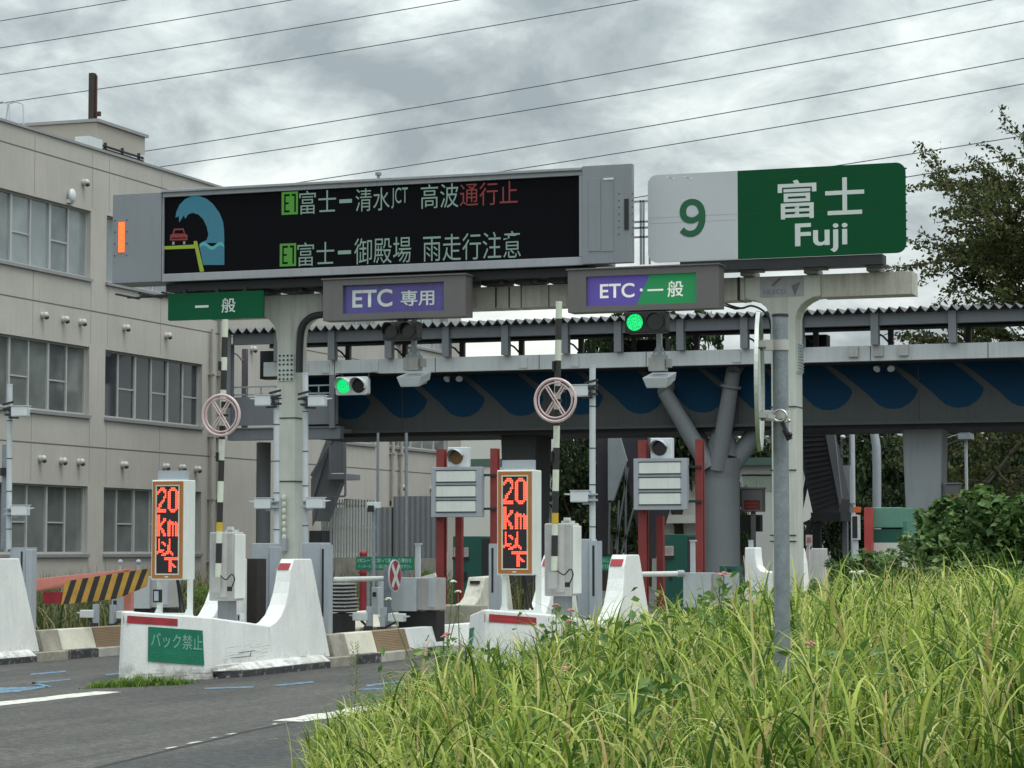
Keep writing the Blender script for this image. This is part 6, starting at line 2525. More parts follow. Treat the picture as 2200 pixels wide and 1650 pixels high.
# far low buildings
t_ = thing('far_building', 'low white building with dull green roof band far behind the round column', 'building', (P(1600, 1180, Y=96).x, 98, 0))
Y = 96.0
b = MB()
xa, xb = P(1400, 1100, Y=Y).x, P(1700, 1100, Y=Y).x
b.box(xa, xb, Y, Y + 9, 0, P(1620, 1000, Y=Y).z)
b.build('wall', M['farwhite'], t_)
b = MB()
b.box(xa - .3, xb + .3, Y - .4, Y + 9.3, P(1620, 1000, Y=Y).z + .002, P(1620, 984, Y=Y).z)
b.build('roof', M['fargreen'], t_)
wn_ = MB()
for pa, pb in ((1596, 1628), (1629.5, 1664)):
    wn_ = MB()
    wn_.pbox(pa, pb, 1023, 1056, Y - .02, .015)
    wn_.m = 1
    wn_.pbox(pa - 3, pb + 2, 1019, 1022.5, Y - .04, .035)
    wn_.build('window', [pm('pale green window', (0.36, 0.42, 0.34), 0.3), M['dark']], t_)
b = MB()
b.pbox(1412, 1500, 1106, 1124, Y - .8, .8)
b.build('canopy', M['farwhite'], t_)
t_ = thing('far_building', 'plain white panel building with green band right of the office block', 'building', (P(1030, 1180, Y=108).x, 110, 0))
Y = 108.0
b = MB()
xa, xb = P(980, 1000, Y=Y).x, P(1110, 1000, Y=Y).x
b.box(xa, xb, Y, Y + 8, 0, P(1030, 930, Y=Y).z)
b.build('wall', M['farwhite'], t_)
b = MB()
b.box(xa - .05, xb + .05, Y - .05, Y - .003, P(1030, 1002, Y=Y).z, P(1030, 986, Y=Y).z)
b.build('roof_band', M['fargreen'], t_)

# ------------------------------------------------------------------ power lines
wires = [((0, 45), (270, 0)), ((0, 103), (625, 0)), ((0, 160), (985, 0)), ((0, 222), (1370, 0)), ((330, 322), (2130, 0)), ((355, 357), (2200, 45)), ((670, 388), (2200, 125)), ((1100, 365), (2200, 180)), ((1790, 357), (2130, 303)), ((1950, 380), (2010, 370))]
ords = ['topmost', 'second', 'third', 'fourth', 'fifth', 'sixth', 'seventh', 'eighth', 'ninth', 'lowest']
for (a, e), od in zip(wires, ords):
    Yw = 135.0
    A_ = P(*a, Y=Yw)
    B_ = P(*e, Y=Yw)
    d_ = (B_ - A_).normalized()
    L_ = (B_ - A_).length
    e0, e1 = A_ - d_ * 25, B_ + d_ * 25
    if od == 'lowest':
        e0, e1 = A_ - d_ * 4, B_ + d_ * 10
    pts = []
    LL = (e1 - e0).length
    for i in range(25):
        s = i / 24
        p = e0 + (e1 - e0) * s
        pp_ = (p - A_).dot(d_) / L_
        sag = .00045 * L_ * L_ * (pp_ * pp_ - pp_) if -0.6 < pp_ < 1.6 else 0
        pts.append(p + Vector((0, 0, sag)))
    b = MB()
    b.tube(pts, .027, 6)
    tag(b.build('power_line', M['wire']), f'{od} power line crossing the sky, counted from the top left', 'power line', 'power lines across the sky')
# ------------------------------------------------------------------ round sign on the tall steel pole (close by)
YP_d = 10.6
c0 = P(1681, 1450, Y=None, X=None, Z=0.0) if False else None


def atd(px, py, d):
    v = ray(px, py)
    k = d / (v.dot(Vector((-math.sin(YAW), math.cos(YAW), 0))))
    return Vector((0, 0, CAMZ)) + v * k


foot = atd(1682, 1500, YP_d)
head = atd(1676, 681, YP_d)
rs = thing('round_sign', 'round traffic sign seen edge on, clamped to a tall galvanised pole in the grass', 'traffic sign', (foot.x, foot.y, 0.2))
b = MB()
hx = Vector((foot.x + (head.x - foot.x) * 1.0, foot.y + (head.y - foot.y), head.z))
f0 = Vector((foot.x, foot.y, -.02))
b.cyl(f0, hx, .0335, n=24)
b.build('pole', M['galv'], rs)
b = MB()
b.cyl(hx, hx + Vector((0, 0, .012)), .036, n=24)
b.build('cap', M['dark'], rs)
pc_ = atd(1629, 820, YP_d - .02)
dv = (Vector((0, 0, CAMZ)) - pc_)
dv.z = 0
dv.normalize()
# disc faces the lane traffic: its normal lies nearly across the sight line
side = Vector((dv.y, -dv.x, 0))
if side.dot(R_) > 0:
    side = -side
nrm = (side * math.cos(R(2.8)) + dv * -math.sin(R(2.8))).normalized()
b = MB()
Rr = .30
N = 56
tang = nrm.cross(Vector((0, 0, 1))).normalized()
rim = [pc_ + (tang * math.cos(2 * math.pi * i / N) + Vector((0, 0, 1)) * math.sin(2 * math.pi * i / N)) * Rr for i in range(N)]
rim2 = [p + nrm * .003 for p in rim]
back = [pc_ + (p - pc_) * .985 - nrm * .014 for p in rim]
b.add(rim2 + rim + back, [tuple(range(N))] + [(i, (i + 1) % N, N + (i + 1) % N, N + i) for i in range(N)] + [(N + i, N + (i + 1) % N, 2 * N + (i + 1) % N, 2 * N + i) for i in range(N)])
b.build('disc', pm('sign back aluminium', (0.50, 0.54, 0.52), 0.5, 0.2, var=0.18, scale=6, streak=0.3), rs)
for z_py in (742, 893):
    pz = atd(1676, z_py, YP_d)
    b = MB()
    b.cyl((pz.x, pz.y, pz.z - .022), (pz.x, pz.y, pz.z + .022), .039, n=24)
    pd = Vector((pc_.x, pc_.y, pz.z)) - nrm * .015
    b.bar(pd, Vector((pz.x, pz.y, pz.z)) - nrm * 0, .03, .045)
    b.bar(pd + tang * -.06, pd + tang * .06, .04, .025)
    b.build('clamp', M['cab'], rs)
# spotlight clamp hanging at the lower clamp
sp = thing('clip_light', 'small chrome and black clip fitting hanging on the tall steel pole', 'lamp', atd(1690, 930, YP_d - .05))
b = MB()
pr = atd(1675, 893, YP_d - .06)
pts = [pr + Vector((math.cos(a) * .03, 0, math.sin(a) * .024)) for a in np.linspace(0, 2 * math.pi, 16)]
b.tube(pts, .006, 6)
b.bar(atd(1650, 893, YP_d - .05), atd(1665, 897, YP_d - .05), .018, .018)
b.bar(atd(1660, 903, YP_d - .05), atd(1694, 905, YP_d - .05), .006, .006)
b.ball(atd(1695, 904, YP_d - .05), .008)
b.build('ring_clip', pm('chrome', (0.55, 0.56, 0.55), 0.25, 0.8, var=.1), sp)
b = MB()
b.bar(atd(1680, 905, YP_d - .05), atd(1688, 925, YP_d - .05), .014, .014)
b.bar(atd(1676, 900, YP_d - .05), atd(1682, 912, YP_d - .05), .012, .012)
b.cyl(atd(1686, 922, YP_d - .06), atd(1697, 945, YP_d - .06), .012, .014, 10)
b.ball(atd(1697, 934, YP_d - .07), .012)
b.build('lamp_body', M['black'], sp)


# ------------------------------------------------------------------ vegetation
def blades(name, base, heights, widths, mat, rngx, lean=0.45, segs=5, droop=1.0, parent=None, loc=None, fixed=False):
    """curved tapering grass blades as one mesh"""
    n = len(base)
    ang = rngx.uniform(0, 2 * math.pi, n)
    L = lean if fixed else np.minimum(rngx.gamma(2.2, lean / 2.2, n), 1.25)
    dirx = np.stack([np.cos(ang), np.sin(ang), np.zeros(n)], 1)
    ang2 = ang + math.pi / 2 + rngx.normal(0, .6, n)
    wx = np.stack([np.cos(ang2), np.sin(ang2), rngx.normal(0, .15, n)], 1)
    V = []
    for k in range(segs + 1):
        t = k / segs
        out = L * (t ** 1.8) * heights
        up = heights * (t - 0.32 * droop * np.minimum(L, 1.6) * t ** 2.6)
        w = widths * (1 - t ** 1.7) * 0.5 + 0.0004
        c_ = base + dirx * out[:, None]
        c_[:, 2] += up
        V.append(c_ - wx * w[:, None])
        V.append(c_ + wx * w[:, None])
    V = np.stack(V, 1).reshape(-1, 3)
    nv = 2 * (segs + 1)
    st_ = (np.arange(n) * nv)[:, None]
    F = np.concatenate([st_ + np.array([2 * k, 2 * k + 1, 2 * k + 3, 2 * k + 2]) for k in range(segs)], 1).reshape(-1, 4)
    o = fast_mesh(name, V, F, mat, parent=parent, smooth=True)
    return o


def verge_pts(n, dmin, dmax, rngx, smin=0.0, pw=1.0):
    out = []
    while len(out) < n:
        d = dmin + (dmax - dmin) * rngx.random() ** pw
        lat = rngx.uniform(-0.085 * d - .2, 0.27 * d + 1.3)
        x, y = view_xy(d, lat)
        s = verge_in(x, y)
        if s < smin:
            continue
        out.append((x, y, verge_z(x, y), s, d, lat))
    return np.array(out)


rg = np.random.default_rng(5)
# tufts of culms: each stem carries arching leaves along its upper part
PROF = [(600, 1650), (690, 1560), (760, 1524), (860, 1482), (960, 1396), (1050, 1408), (1150, 1390), (1210, 1346), (1300, 1328), (1500, 1300), (1600, 1276), (1800, 1242), (2000, 1228), (2250, 1230)]


def crest(px):
    return float(np.interp(px, [p[0] for p in PROF], [p[1] for p in PROF]))


tu = verge_pts(5400, 8.0, 26, rg, 0.02, 0.9)
extra = []
for _ in range(60):                      # tufts round the foot of the steel pole
    q_ = atd(rg.uniform(1610, 1760), 1500, rg.uniform(9.0, 10.3))
    dd_, la_ = to_view(q_.x, q_.y)
    extra.append((q_.x, q_.y, verge_z(q_.x, q_.y), verge_in(q_.x, q_.y), dd_, la_))
tu = np.concatenate([tu, np.array(extra)])
bp, hh, ww, ll = [], [], [], []
sb, sh, sw = [], [], []
for x, y, z, s, d, lat in tu:
    px_ = 1100 + 5330 * lat / d
    patch = .5 + .5 * math.sin(x * 2.3 + 1.1 * math.sin(y * 1.7)) * math.sin(y * 1.3 + .8 * math.sin(x * 1.9))
    th = (0.46 + 0.52 * smooth01(s / .8)) * rg.uniform(.72, 1.05) * (.84 + .32 * patch)
    cap = (1.6 - (crest(px_) - 1180) * d / 5330 - z) * rg.uniform(.80, 1.0)
    if d > 12.5:
        th = min(max(th, cap * rg.uniform(.66, 1.0)), 1.3)
    th = max(.16, min(th, cap) - .08)
    if 8.9 < d < 10.35 and 1600 < px_ < 1770:
        th = max(th, rg.uniform(.72, .86))
    ns = rg.integers(2, 5)
    for _ in range(ns):
        h = th * rg.uniform(.6, 1.04)
        bx0, by0 = x + rg.normal(0, .055), y + rg.normal(0, .055)
        la = rg.uniform(0, 6.28)
        lm = abs(rg.normal(0, .16)) * h
        sb.append((bx0, by0, z))
        sh.append(h)
        nl = int(4 + h * 6)
        f_ = rg.uniform(.12, 1.0, nl) ** .8
        f_[0] = .97
        ln_ = rg.uniform(.18, .50, nl) * (.55 + .55 * min(1, h))
        bp.append(np.stack([bx0 + np.cos(la) * lm * f_ ** 1.8, by0 + np.sin(la) * lm * f_ ** 1.8, z + h * f_ * .97], 1))
        hh.append(ln_)
        ww.append(rg.uniform(.006, .0165, nl) * (1 + .008 * d))
        ll.append(rg.uniform(.22, 1.2, nl))
bp, hh, ww, ll = np.concatenate(bp), np.concatenate(hh), np.concatenate(ww), np.concatenate(ll)
gr = blades('tall_grass', bp, hh, ww, M['grass'], rg, lean=ll, segs=6, droop=1.9, fixed=True)
tag(gr, 'tall green grass with arching leaves filling the verge in the right foreground', 'grass', kind='stuff')
tb = verge_pts(2600, 8.5, 26, rg, 0.05, 0.9)
tz = np.array([max(.2, min(1.2, (1.6 - (crest(1100 + 5330 * l_ / d_) - 1180) * d_ / 5330 - z_) * rg.uniform(.78, 1.10))) for _, _, z_, _, d_, l_ in tb])
tz = np.minimum(tz, np.where(tb[:, 4] < 12, .95, 1.3) * rg.uniform(.75, 1.1, len(tb)))
ub = blades('upright_grass', tb[:, :3].copy(), tz, rg.uniform(.007, .015, len(tb)) * 1.1, M['grass'], rg, lean=rg.gamma(2, .16, len(tb)).clip(0, .9), segs=6, droop=.9, fixed=True)
tag(ub, 'long upright grass blades standing above the leafy verge grass', 'grass', kind='stuff')
sb, sh = np.array(sb), np.array(sh)
cu = blades('grass_culms', sb, sh * 1.02, rg.uniform(.004, .008, len(sb)), M['weed'], rg, lean=.16, segs=3)
tag(cu, 'thin green culms carrying the grass leaves of the verge', 'grass', kind='stuff')
# fine short undergrowth and dry straw
up_ = verge_pts(14000, 7, 27, rg, 0.0, 0.9)
ug = blades('undergrowth', up_[:, :3].copy(), rg.uniform(.12, .40, len(up_)), rg.uniform(.006, .014, len(up_)), M['weed'], rg, lean=.8, segs=3)
tag(ug, 'short green grass between the taller tufts of the verge', 'grass', kind='stuff')
ds = verge_pts(1500, 8.5, 27, rg, 0.1, 0.9)
dg = blades('dry_grass', ds[:, :3].copy(), (.25 + .40 * np.clip(ds[:, 3] / 1.4, 0, 1)) * rg.uniform(.6, 1.1, len(ds)), rg.uniform(.0025, .007, len(ds)), M['grass_dry'], rg, lean=.75)
tag(dg, 'straw coloured dry grass stalks among the green verge grass', 'grass', kind='stuff')
# far verge behind (thinner blades, further away)
fv = verge_pts(9000, 26, 58, rg, 0.0, 1.0)
fg = blades('far_grass', fv[:, :3].copy(), rg.uniform(.45, 1.0, len(fv)), rg.uniform(.010, .022, len(fv)), M['grass'], rg, lean=.5, segs=3)
tag(fg, 'more distant grass at the back of the right verge', 'grass', kind='stuff')

# weedy bed in front of the office block
n = 14000
bx_ = np.stack([rg.uniform(-33.5, -21.3, n), rg.uniform(35.5, 66, n), np.zeros(n)], 1)
bedg = blades('bed_grass', bx_, rg.uniform(.35, 1.35, n), rg.uniform(.014, .04, n), leafmat('office bed weeds', [(0.0, (0.035, 0.055, 0.018)), (0.5, (0.085, 0.11, 0.035)), (0.8, (0.16, 0.16, 0.06)), (1.0, (0.30, 0.24, 0.13))], 0.6, 0.2), rg, lean=.7, segs=3)
tag(bedg, 'brownish green weeds growing in front of the office windows', 'weeds', kind='stuff')
# small weed mat at the nose of the middle island
n = 900
a0, a1 = P(195, 1478, Z=0), P(400, 1470, Z=0)
tt = rg.random(n)
mb_ = np.stack([a0.x + (a1.x - a0.x) * tt, a0.y + (a1.y - a0.y) * tt + rg.normal(0, .14, n), np.zeros(n)], 1)
nm_ = blades('nose_weeds', mb_, rg.uniform(.03, .16, n) * (.6 + .6 * np.sin(tt * 3.1)), rg.uniform(.008, .02, n), M['weed'], rg, lean=.9, segs=3)
tag(nm_, 'low weed mat at the foot of the middle island nose', 'weeds', kind='stuff')


# goldenrod style weeds: straight stem with whorled narrow leaves
def whorl_weed(rngx, h):
    pts, dirs = [], []
    nl = int(h / .0065)
    for i in range(nl):
        t = (i + 1) / nl
        a = i * 2.4 + rngx.normal(0, .3)
        le = (.085 * (1 - .6 * t) + .014) * rngx.uniform(.75, 1.2)
        dv_ = np.array([math.cos(a), math.sin(a), .55 + .5 * t])
        pts.append(np.array([0, 0, h * (.15 + .85 * t)]) + dv_ * le * .5)
        dirs.append(dv_ * le)
    return np.array(pts), np.array(dirs)


def make_weed(name, label, rngx, h, loc, mat='weed', grp='tall stemmed weeds', k=1.0):
    t_ = thing(name, label, 'weed', loc, grp)
    b = MB()
    b.tube([(loc[0], loc[1], loc[2]), (loc[0] + rngx.normal(0, .01), loc[1], loc[2] + h * .5), (loc[0] + rngx.normal(0, .03), loc[1], loc[2] + h)], .004, 5, .0015)
    b.build('stem', pm('weed stem', (0.10, 0.15, 0.04), 0.6), t_)
    pts, dirs = whorl_weed(rngx, h)
    dirs = dirs * k
    n_ = len(pts)
    le = np.linalg.norm(dirs, axis=1)[:, None]
    ax = dirs / le
    sd_ = np.cross(ax, np.array([0, 0, 1.0]))
    sd_ /= np.linalg.norm(sd_, axis=1)[:, None]
    base_ = pts - dirs * .5
    v = np.stack([base_, base_ + dirs * .45 + sd_ * le * .13, base_ + dirs - np.array([0, 0, .25]) * le, base_ + dirs * .45 - sd_ * le * .13], 1).reshape(-1, 3)
    o = fast_mesh('leaves', v, np.arange(n_ * 4).reshape(n_, 4), M[mat], parent=t_)
    return t_


weeds_px = [(762, 1385, 17.9), (715, 1560, 16.8), (732, 1515, 17.2), (742, 1620, 15.5), (800, 1555, 15.0), (702, 1600, 16.5), (870, 1500, 16.0), (1690, 1540, 8.3), (1555, 1330, 16.0)]
wl = ['tallest thin weed standing alone at the left end of the verge', 'leafy weed lowest at the left corner of the grass', 'leafy weed just right of the left grass corner', 'leafy weed near the bottom left of the grass',
      'bright weed in front of the road line end', 'short weed at the outermost left grass edge', 'leafy weed below the tan tiled barrier', 'bright leafy weed at the foot of the steel pole', 'tall leafy weed left of the steel pole']
for (px, py, d), lab in zip(weeds_px, wl):
    top_ = atd(px, py, d)
    gz = max(0, verge_z(top_.x, top_.y))
    h = max(.25, top_.z - gz)
    make_weed('stem_weed', lab, rg, h, (top_.x, top_.y, gz), k=.5 if px == 762 else 1.0)


# broad leaved flowering weeds (pink flower heads)
def flower_weed(label, heads, d, spread, nl, flower='petal', rngx=rg, leaf=.058):
    x = sum(h[0] for h in heads) / len(heads)
    base_px = atd(x, heads[0][1] + 60, d)
    gz = max(0, verge_z(base_px.x, base_px.y))
    t_ = thing('flowering_weed', label, 'flowering plant', (base_px.x, base_px.y, gz), 'flowering weeds')
    b = MB()
    hp = []
    for px, py in heads:
        top_ = atd(px, py, d + rngx.uniform(-.15, .15))
        hp.append(top_)
        mid_ = Vector(((base_px.x + top_.x) / 2 + rngx.normal(0, .03), (base_px.y + top_.y) / 2, gz + (top_.z - gz) * .6))
        b.tube([(base_px.x, base_px.y, gz), mid_, top_], .006, 5, .003)
    b.build('stem', MATS['weed stem'], t_)
    pts = []
    for top_ in hp:
        for _ in range(nl):
            t = rngx.random() ** .7
            c_ = Vector((base_px.x, base_px.y, gz)).lerp(top_, t)
            pts.append((c_.x + rngx.normal(0, spread * (.4 + .6 * t)), c_.y + rngx.normal(0, spread), c_.z + rngx.normal(0, spread * .5) - .04))
    pts = np.array(pts) - np.array(ROOT[t_])
    v, f = leaf_quads(pts, leaf, rngx, .6, .7, .12)
    fast_mesh('leaves', v, f, M['broad'] if flower == 'petal' else M['weed'], parent=t_)
    for top_ in hp:
        b = MB()
        for k in range(18):
            a = k * 2.4
            rr_ = .022 * math.sqrt(k / 18)
            b.ball((top_.x + rr_ * math.cos(a), top_.y + rr_ * math.sin(a), top_.z + .020 * math.sqrt(max(0, 1 - (rr_ / .024) ** 2)) + rngx.normal(0, .002)), .0065, .0065, .005, 6, 4)
        b.build('flower_head', M[flower], t_)
    return t_


flower_weed('pink flowered broad leaved plant before the second cabinet', [(1194, 1305), (1226, 1316), (1222, 1340)], 15.5, .10, 70)
flower_weed('pink flowered plant at the left, before the white barrier', [(954, 1372), (960, 1366)], 17.0, .10, 80)
flower_weed('single pink flower before the second white fin', [(1357, 1346)], 14.5, .08, 70)
flower_weed('single pink flower in the middle of the grass', [(1215, 1441)], 13.0, .06, 40)
flower_weed('single pink flower low in the grass, left of centre', [(1069, 1525)], 12.5, .05, 30)
flower_weed('pale pink flower right of the steel pole', [(1742, 1390)], 10.5, .05, 30)
flower_weed('pink flower on the tall stem left of the steel pole', [(1548, 1240), (1556, 1236)], 16.0, .08, 80)
flower_weed('white daisies on tall thin stems left of the second speed board', [(974, 1254), (984, 1275), (834, 1291), (985, 1304)], 17.5, .03, 10, 'petal_white', leaf=.03)
flower_weed('white flowered weed right of the pole below the green booth', [(1832, 1233), (1850, 1233)], 19.0, .1, 40, 'petal_white')
for lab, px, py, d, nl in (('broad leaved weed clump in the left part of the verge', 1010, 1392, 15.5, 340), ('dark broad leaved weed climbing below the second fin', 1425, 1318, 13.5, 300), ('broad leaved weed clump close to the tall pink stem', 1558, 1262, 15.0, 280),
                           ('broad leaved weed clump in the centre of the verge', 1330, 1440, 10.5, 320), ('dark broad leaved weed clump right of the steel pole', 1870, 1385, 10.6, 340)):
    t0_ = atd(px, py, d)
    gz = max(0, verge_z(t0_.x, t0_.y))
    t_ = thing('broadleaf_weed', lab, 'weed', (t0_.x, t0_.y, gz), 'broad leaved weeds')
    h = max(.3, t0_.z - gz)
    pts = np.stack([rg.normal(0, .22, nl), rg.normal(0, .2, nl), h * rg.random(nl) ** .7], 1)
    v, f = leaf_quads(pts, .075, rg, .7, .55, .1)
    fast_mesh('leaves', v, f, M['broad'], parent=t_)
    b = MB()
    for k in range(6):
        b.tube([(t0_.x, t0_.y, gz), (t0_.x + rg.normal(0, .14), t0_.y + rg.normal(0, .12), gz + h * .9)], .005, 5, .002)
    b.build('stem', MATS['weed stem'], t_)
# brown dry bush near second island
t0_ = atd(1195, 1400, 19)
n = 1100
t_ = thing('dry_bush', 'brown dry twiggy bush in front of the second island', 'bush', (t0_.x, t0_.y, 0))
bb_ = np.stack([rg.normal(0, .12, n), rg.normal(0, .12, n), np.zeros(n)], 1)
o = blades('twigs', bb_, rg.uniform(.5, 1.12, n), rg.uniform(.002, .005, n), M['dry_bush'], rg, lean=.35, segs=3, parent=t_)


# ------------------------------------------------------------------ trees
def crown_pts(rngx, n, rx, ry, rz, lobes=26, shell=.75):
    cs = rngx.normal(size=(lobes, 3))
    cs /= np.linalg.norm(cs, axis=1)[:, None]
    cs *= rngx.uniform(.35, .85, lobes)[:, None]
    rad = rngx.uniform(.22, .42, lobes)
    pick = rngx.integers(0, lobes, n)
    d = rngx.normal(size=(n, 3))
    d /= np.linalg.norm(d, axis=1)[:, None]
    d[:, 2] = np.where(d[:, 2] < -.3, -d[:, 2] * .6, d[:, 2])
    p = cs[pick] + d * (rad[pick] * rngx.uniform(shell, 1.05, n))[:, None]
    return p * np.array([rx, ry, rz])


CR = []
for k in range(3):
    pts = crown_pts(rg, 8500, 1, 1, 1)
    v, f = leaf_quads(pts, .085, rg, .25, .75, .12)
    CR.append((v, f))


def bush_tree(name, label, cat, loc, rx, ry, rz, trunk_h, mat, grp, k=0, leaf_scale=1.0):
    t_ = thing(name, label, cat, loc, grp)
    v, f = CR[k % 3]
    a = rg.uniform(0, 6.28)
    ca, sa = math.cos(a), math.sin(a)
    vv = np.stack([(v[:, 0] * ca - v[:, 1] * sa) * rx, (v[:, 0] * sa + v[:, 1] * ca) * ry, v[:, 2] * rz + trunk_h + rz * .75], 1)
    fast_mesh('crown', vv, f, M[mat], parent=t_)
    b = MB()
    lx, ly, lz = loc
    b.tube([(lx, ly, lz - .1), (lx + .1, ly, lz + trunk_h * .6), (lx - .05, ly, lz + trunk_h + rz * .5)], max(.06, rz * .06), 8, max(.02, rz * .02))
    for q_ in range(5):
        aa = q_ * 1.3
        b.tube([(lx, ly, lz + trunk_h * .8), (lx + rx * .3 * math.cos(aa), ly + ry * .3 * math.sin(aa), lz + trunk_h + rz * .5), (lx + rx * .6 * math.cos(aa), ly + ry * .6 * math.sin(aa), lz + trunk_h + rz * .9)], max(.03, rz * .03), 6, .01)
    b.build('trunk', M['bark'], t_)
    return t_


def tree_px(label, pxc, pytop, halfw, Y, base_z=0, mat='wood_leaf', grp='trees behind the toll gate', k=0, squash=1.0, cat='tree', name='broadleaf_tree', trunk=.25):
    top_ = P(pxc, pytop, Y=Y)
    d = (top_ - Vector((0, 0, CAMZ))).length
    rx = halfw * d / 5330 / 1.05
    H = top_.z - base_z
    th = H * trunk
    rz = (H - th) / 1.85
    return bush_tree(name, label, cat, (top_.x, Y, base_z), rx, rx * .9, rz, th, mat, grp, k)


tree_px('dark evergreen tree topping the bridge roof right of the ring sign', 1300, 600, 125, 92, k=0)
tree_px('tall dark tree behind the green lit signal', 1452, 585, 135, 96, k=1)
tree_px('dark tree behind the bridge left of the white low building', 1245, 900, 90, 88, k=2)
tree_px('dark tree filling the gap left of the round column', 1395, 880, 85, 104, k=0)
tree_px('dark tree right of the round column above the low building', 1630, 905, 85, 106, k=1)
tree_px('narrow shrub growing beside the round bridge column', 1590, 990, 22, 80, k=2)
hz = [(1760, 860, 110, 104), (1860, 840, 110, 108), (1960, 850, 110, 106), (2070, 845, 110, 110), (2180, 850, 110, 104), (2290, 840, 120, 108), (1800, 985, 75, 92), (1905, 1000, 80, 94), (2060, 990, 85, 92), (2165, 985, 90, 92), (2260, 1000, 90, 94)]
hl = ['back tree behind the dark right stair', 'back tree behind the curved lamp post', 'back tree hidden behind the tapered pier', 'back tree behind the thin lamp with white head', 'back tree at the right edge of the wood', 'back tree just outside the right edge',
      'front lower tree right of the dark stair', 'front lower tree left of the tapered pier', 'front lower tree right of the tapered pier', 'front lower tree above the large shrub', 'front lower tree at the right photo edge']
for i, ((a, e, hw, Y), lab) in enumerate(zip(hz, hl)):
    tree_px(lab, a, e, hw, Y, k=i, trunk=.12)
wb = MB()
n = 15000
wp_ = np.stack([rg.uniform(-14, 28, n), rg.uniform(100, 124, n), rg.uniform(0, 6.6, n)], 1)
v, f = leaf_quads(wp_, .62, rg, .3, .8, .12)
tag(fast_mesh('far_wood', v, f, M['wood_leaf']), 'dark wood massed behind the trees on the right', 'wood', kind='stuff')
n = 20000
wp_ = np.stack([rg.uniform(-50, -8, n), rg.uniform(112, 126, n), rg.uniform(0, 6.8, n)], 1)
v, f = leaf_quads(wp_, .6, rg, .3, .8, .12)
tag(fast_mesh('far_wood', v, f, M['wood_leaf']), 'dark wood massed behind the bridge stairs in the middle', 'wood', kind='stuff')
for lab, px, py, hw, Y in (('low green shrub behind the white gate cabinet', 915, 1212, 40, 62), ('low shrub at the foot of the office block by the board legs', 430, 1245, 40, 46), ('dark shrub at the left photo edge beside the camera pole', -6, 1165, 26, 42),
                           ('low shrub left of the green booth', 1790, 1185, 45, 48), ('low shrub before the white wall of the green booth', 1895, 1165, 55, 42), ('grey green low shrub right of the steel pole', 1760, 1225, 50, 33)):
    tree_px(lab, px, py, hw, Y, mat='shrub' if px > 1000 else 'weed', grp='low shrubs', k=int(px) % 3, cat='shrub', name='low_shrub', trunk=.05)


# large leafy shrub on the right
def big_shrub(label, lobes, d, n, leaf, mat):
    x_ = sum(l[0] for l in lobes) / len(lobes)
    base_ = atd(x_, 1300, d)
    t_ = thing('leafy_shrub', label, 'shrub', (base_.x, base_.y, .2), 'large leafy shrubs')
    pts = []
    sprigs = []
    for px, py, rpx in lobes:
        for _ in range(3):
            a_ = rg.uniform(0, 6.28)
            sprigs.append((px + math.cos(a_) * rpx * 1.0, py - abs(math.sin(a_)) * rpx * 1.05, rg.uniform(10, 19)))
    for px, py, rpx in list(lobes) + sprigs:
        c_ = atd(px, py, d + rg.uniform(-.5, .5))
        rr_ = rpx * d / 5330
        m_ = int(n * (rpx / 60) ** 2)
        dd = rg.normal(size=(m_, 3))
        dd /= np.linalg.norm(dd, axis=1)[:, None]
        pts.append(np.array(c_) + dd * rr_ * rg.uniform(.55, 1.06, m_)[:, None])
    pts = np.concatenate(pts) - np.array(ROOT[t_])
    v, f = leaf_quads(pts, leaf, rg, .75, .75, .10)
    fast_mesh('foliage', v, f, M[mat], parent=t_)
    b = MB()
    for px, py, rpx in lobes:
        c_ = atd(px, py, d)
        b.tube([(base_.x, base_.y, .1), ((base_.x + c_.x) / 2, (base_.y + c_.y) / 2, c_.z * .6), c_], .03, 6, .01)
    b.build('stem', M['bark'], t_)


big_shrub('large leafy green shrub with drooping leaves at the right edge', [(2010, 1130, 42), (2070, 1115, 50), (2130, 1105, 48), (2190, 1120, 52), (2030, 1185, 52), (2095, 1180, 60), (2160, 1185, 60), (2220, 1180, 60), (2050, 1240, 55), (2120, 1245, 60), (2190, 1245, 60)], 33.0, 760, .115, 'shrub')
big_shrub('smaller grey green shrub left of the large shrub', [(1985, 1200, 35), (1945, 1215, 38), (1900, 1225, 35), (1990, 1250, 40), (1935, 1260, 40), (1850, 1222, 30), (1800, 1235, 26), (1965, 1165, 28)], 36.0, 620, .085, 'shrub')


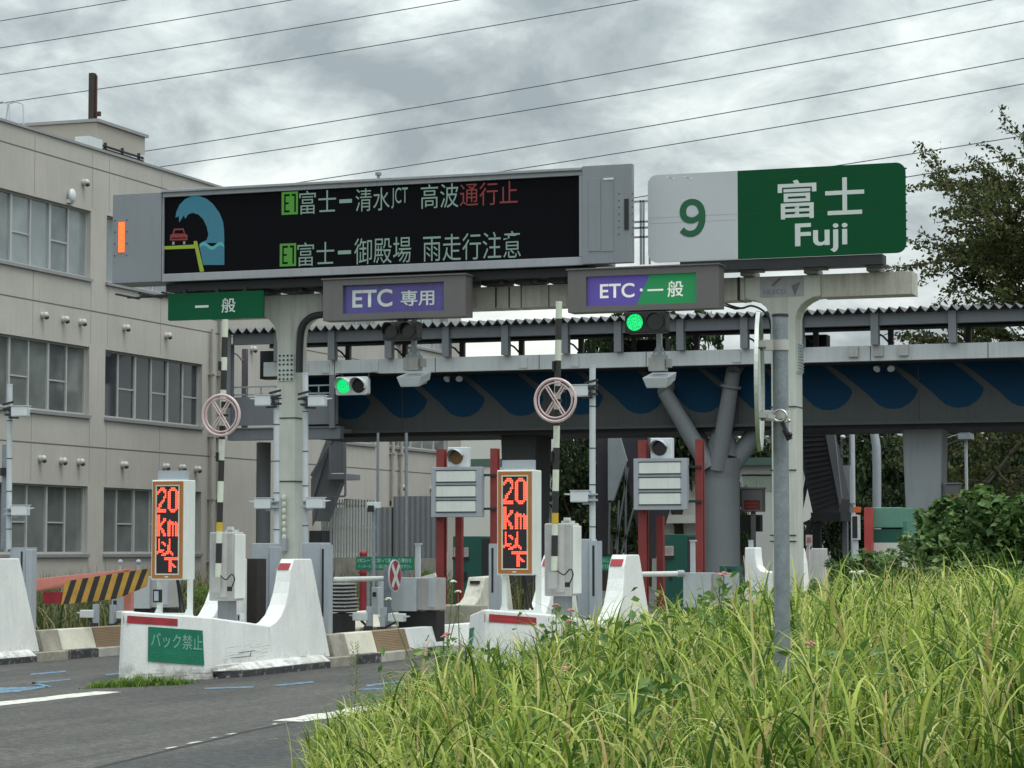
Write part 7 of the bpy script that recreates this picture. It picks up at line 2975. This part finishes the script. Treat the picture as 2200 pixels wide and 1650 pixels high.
# sparse spreading tree at upper right: real limbs, leaves only near the twig ends
def zelkova():
    d = 84.0
    rgz = np.random.default_rng(21)
    base_ = atd(2500, 1180, d)
    base_.z = 0
    t_ = thing('spreading_tree', 'tall sparse brownish green tree spreading over the bridge roof at upper right', 'tree', base_)
    b = MB()
    leaves, ldir = [], []

    def grow(p, dr, L, r, lev):
        n_ = 4
        pts = [p]
        q_ = p.copy()
        dd = dr.copy()
        for i in range(n_):
            dd = dd + rgz.normal(0, .13, 3) + np.array([0, 0, .05 if lev < 2 else -.02])
            dd /= np.linalg.norm(dd)
            q_ = q_ + dd * L / n_
            pts.append(q_.copy())
        b.tube(pts, r, 7 if lev < 2 else 5, r * .55)
        if lev >= 3:
            m_ = 22 if lev == 3 else 78
            for _ in range(m_):
                k_ = rgz.random()
                i = min(n_ - 1, int(k_ * n_))
                c_ = pts[i] + (pts[i + 1] - pts[i]) * (k_ * n_ - i)
                leaves.append(c_ + rgz.normal(0, 1, 3) * np.array([.15, .15, .08]))
                ldir.append(dd)
        if lev >= 4:
            return
        kids = (5, 5, 5, 4)[lev]
        for c_ in range(kids):
            f_ = .45 + .55 * (c_ + rgz.random()) / kids
            i = min(n_ - 1, int(f_ * n_))
            q2 = pts[i] + (pts[i + 1] - pts[i]) * (f_ * n_ - i)
            side_ = rgz.normal(size=3)
            side_ -= dd * side_.dot(dd)
            side_ /= np.linalg.norm(side_)
            sp = (.75, .62, .60, .65)[lev]
            nd_ = dd * math.cos(sp) + side_ * math.sin(sp)
            nd_[2] = nd_[2] * .8 + (.10 if lev < 2 else 0)
            nd_ /= np.linalg.norm(nd_)
            grow(q2, nd_, L * (.66, .66, .62, .6)[lev] * rgz.uniform(.8, 1.15), r * .5, lev + 1)
    p = np.array(base_)
    b.tube([p, p + np.array([0, 0, 2.5]), p + np.array([-.1, 0, 4.6])], .36, 12, .27)
    for a, el in ((180, 42), (205, 55), (150, 50), (190, 25), (165, 68), (0, 70), (60, 50), (300, 45), (240, 60), (175, 82)):
        aa = R(a) + YAW
        dr = np.array([math.cos(aa) * math.cos(R(el)), math.sin(aa) * math.cos(R(el)), math.sin(R(el))])
        grow(p + np.array([-.05, 0, 4.4 + rgz.uniform(-.8, .8)]), dr, 6.0 if el < 60 else 6.8, .16, 1)
    b.build('trunk', M['bark'], t_)
    v, f = leaf_quads(np.array(leaves) - np.array(ROOT[t_]), .165, rgz, .2, .6, .12)
    fast_mesh('crown', v, f, M['zelkova'], parent=t_)
    return len(leaves)


nz = zelkova()
print('zelkova leaves', nz)
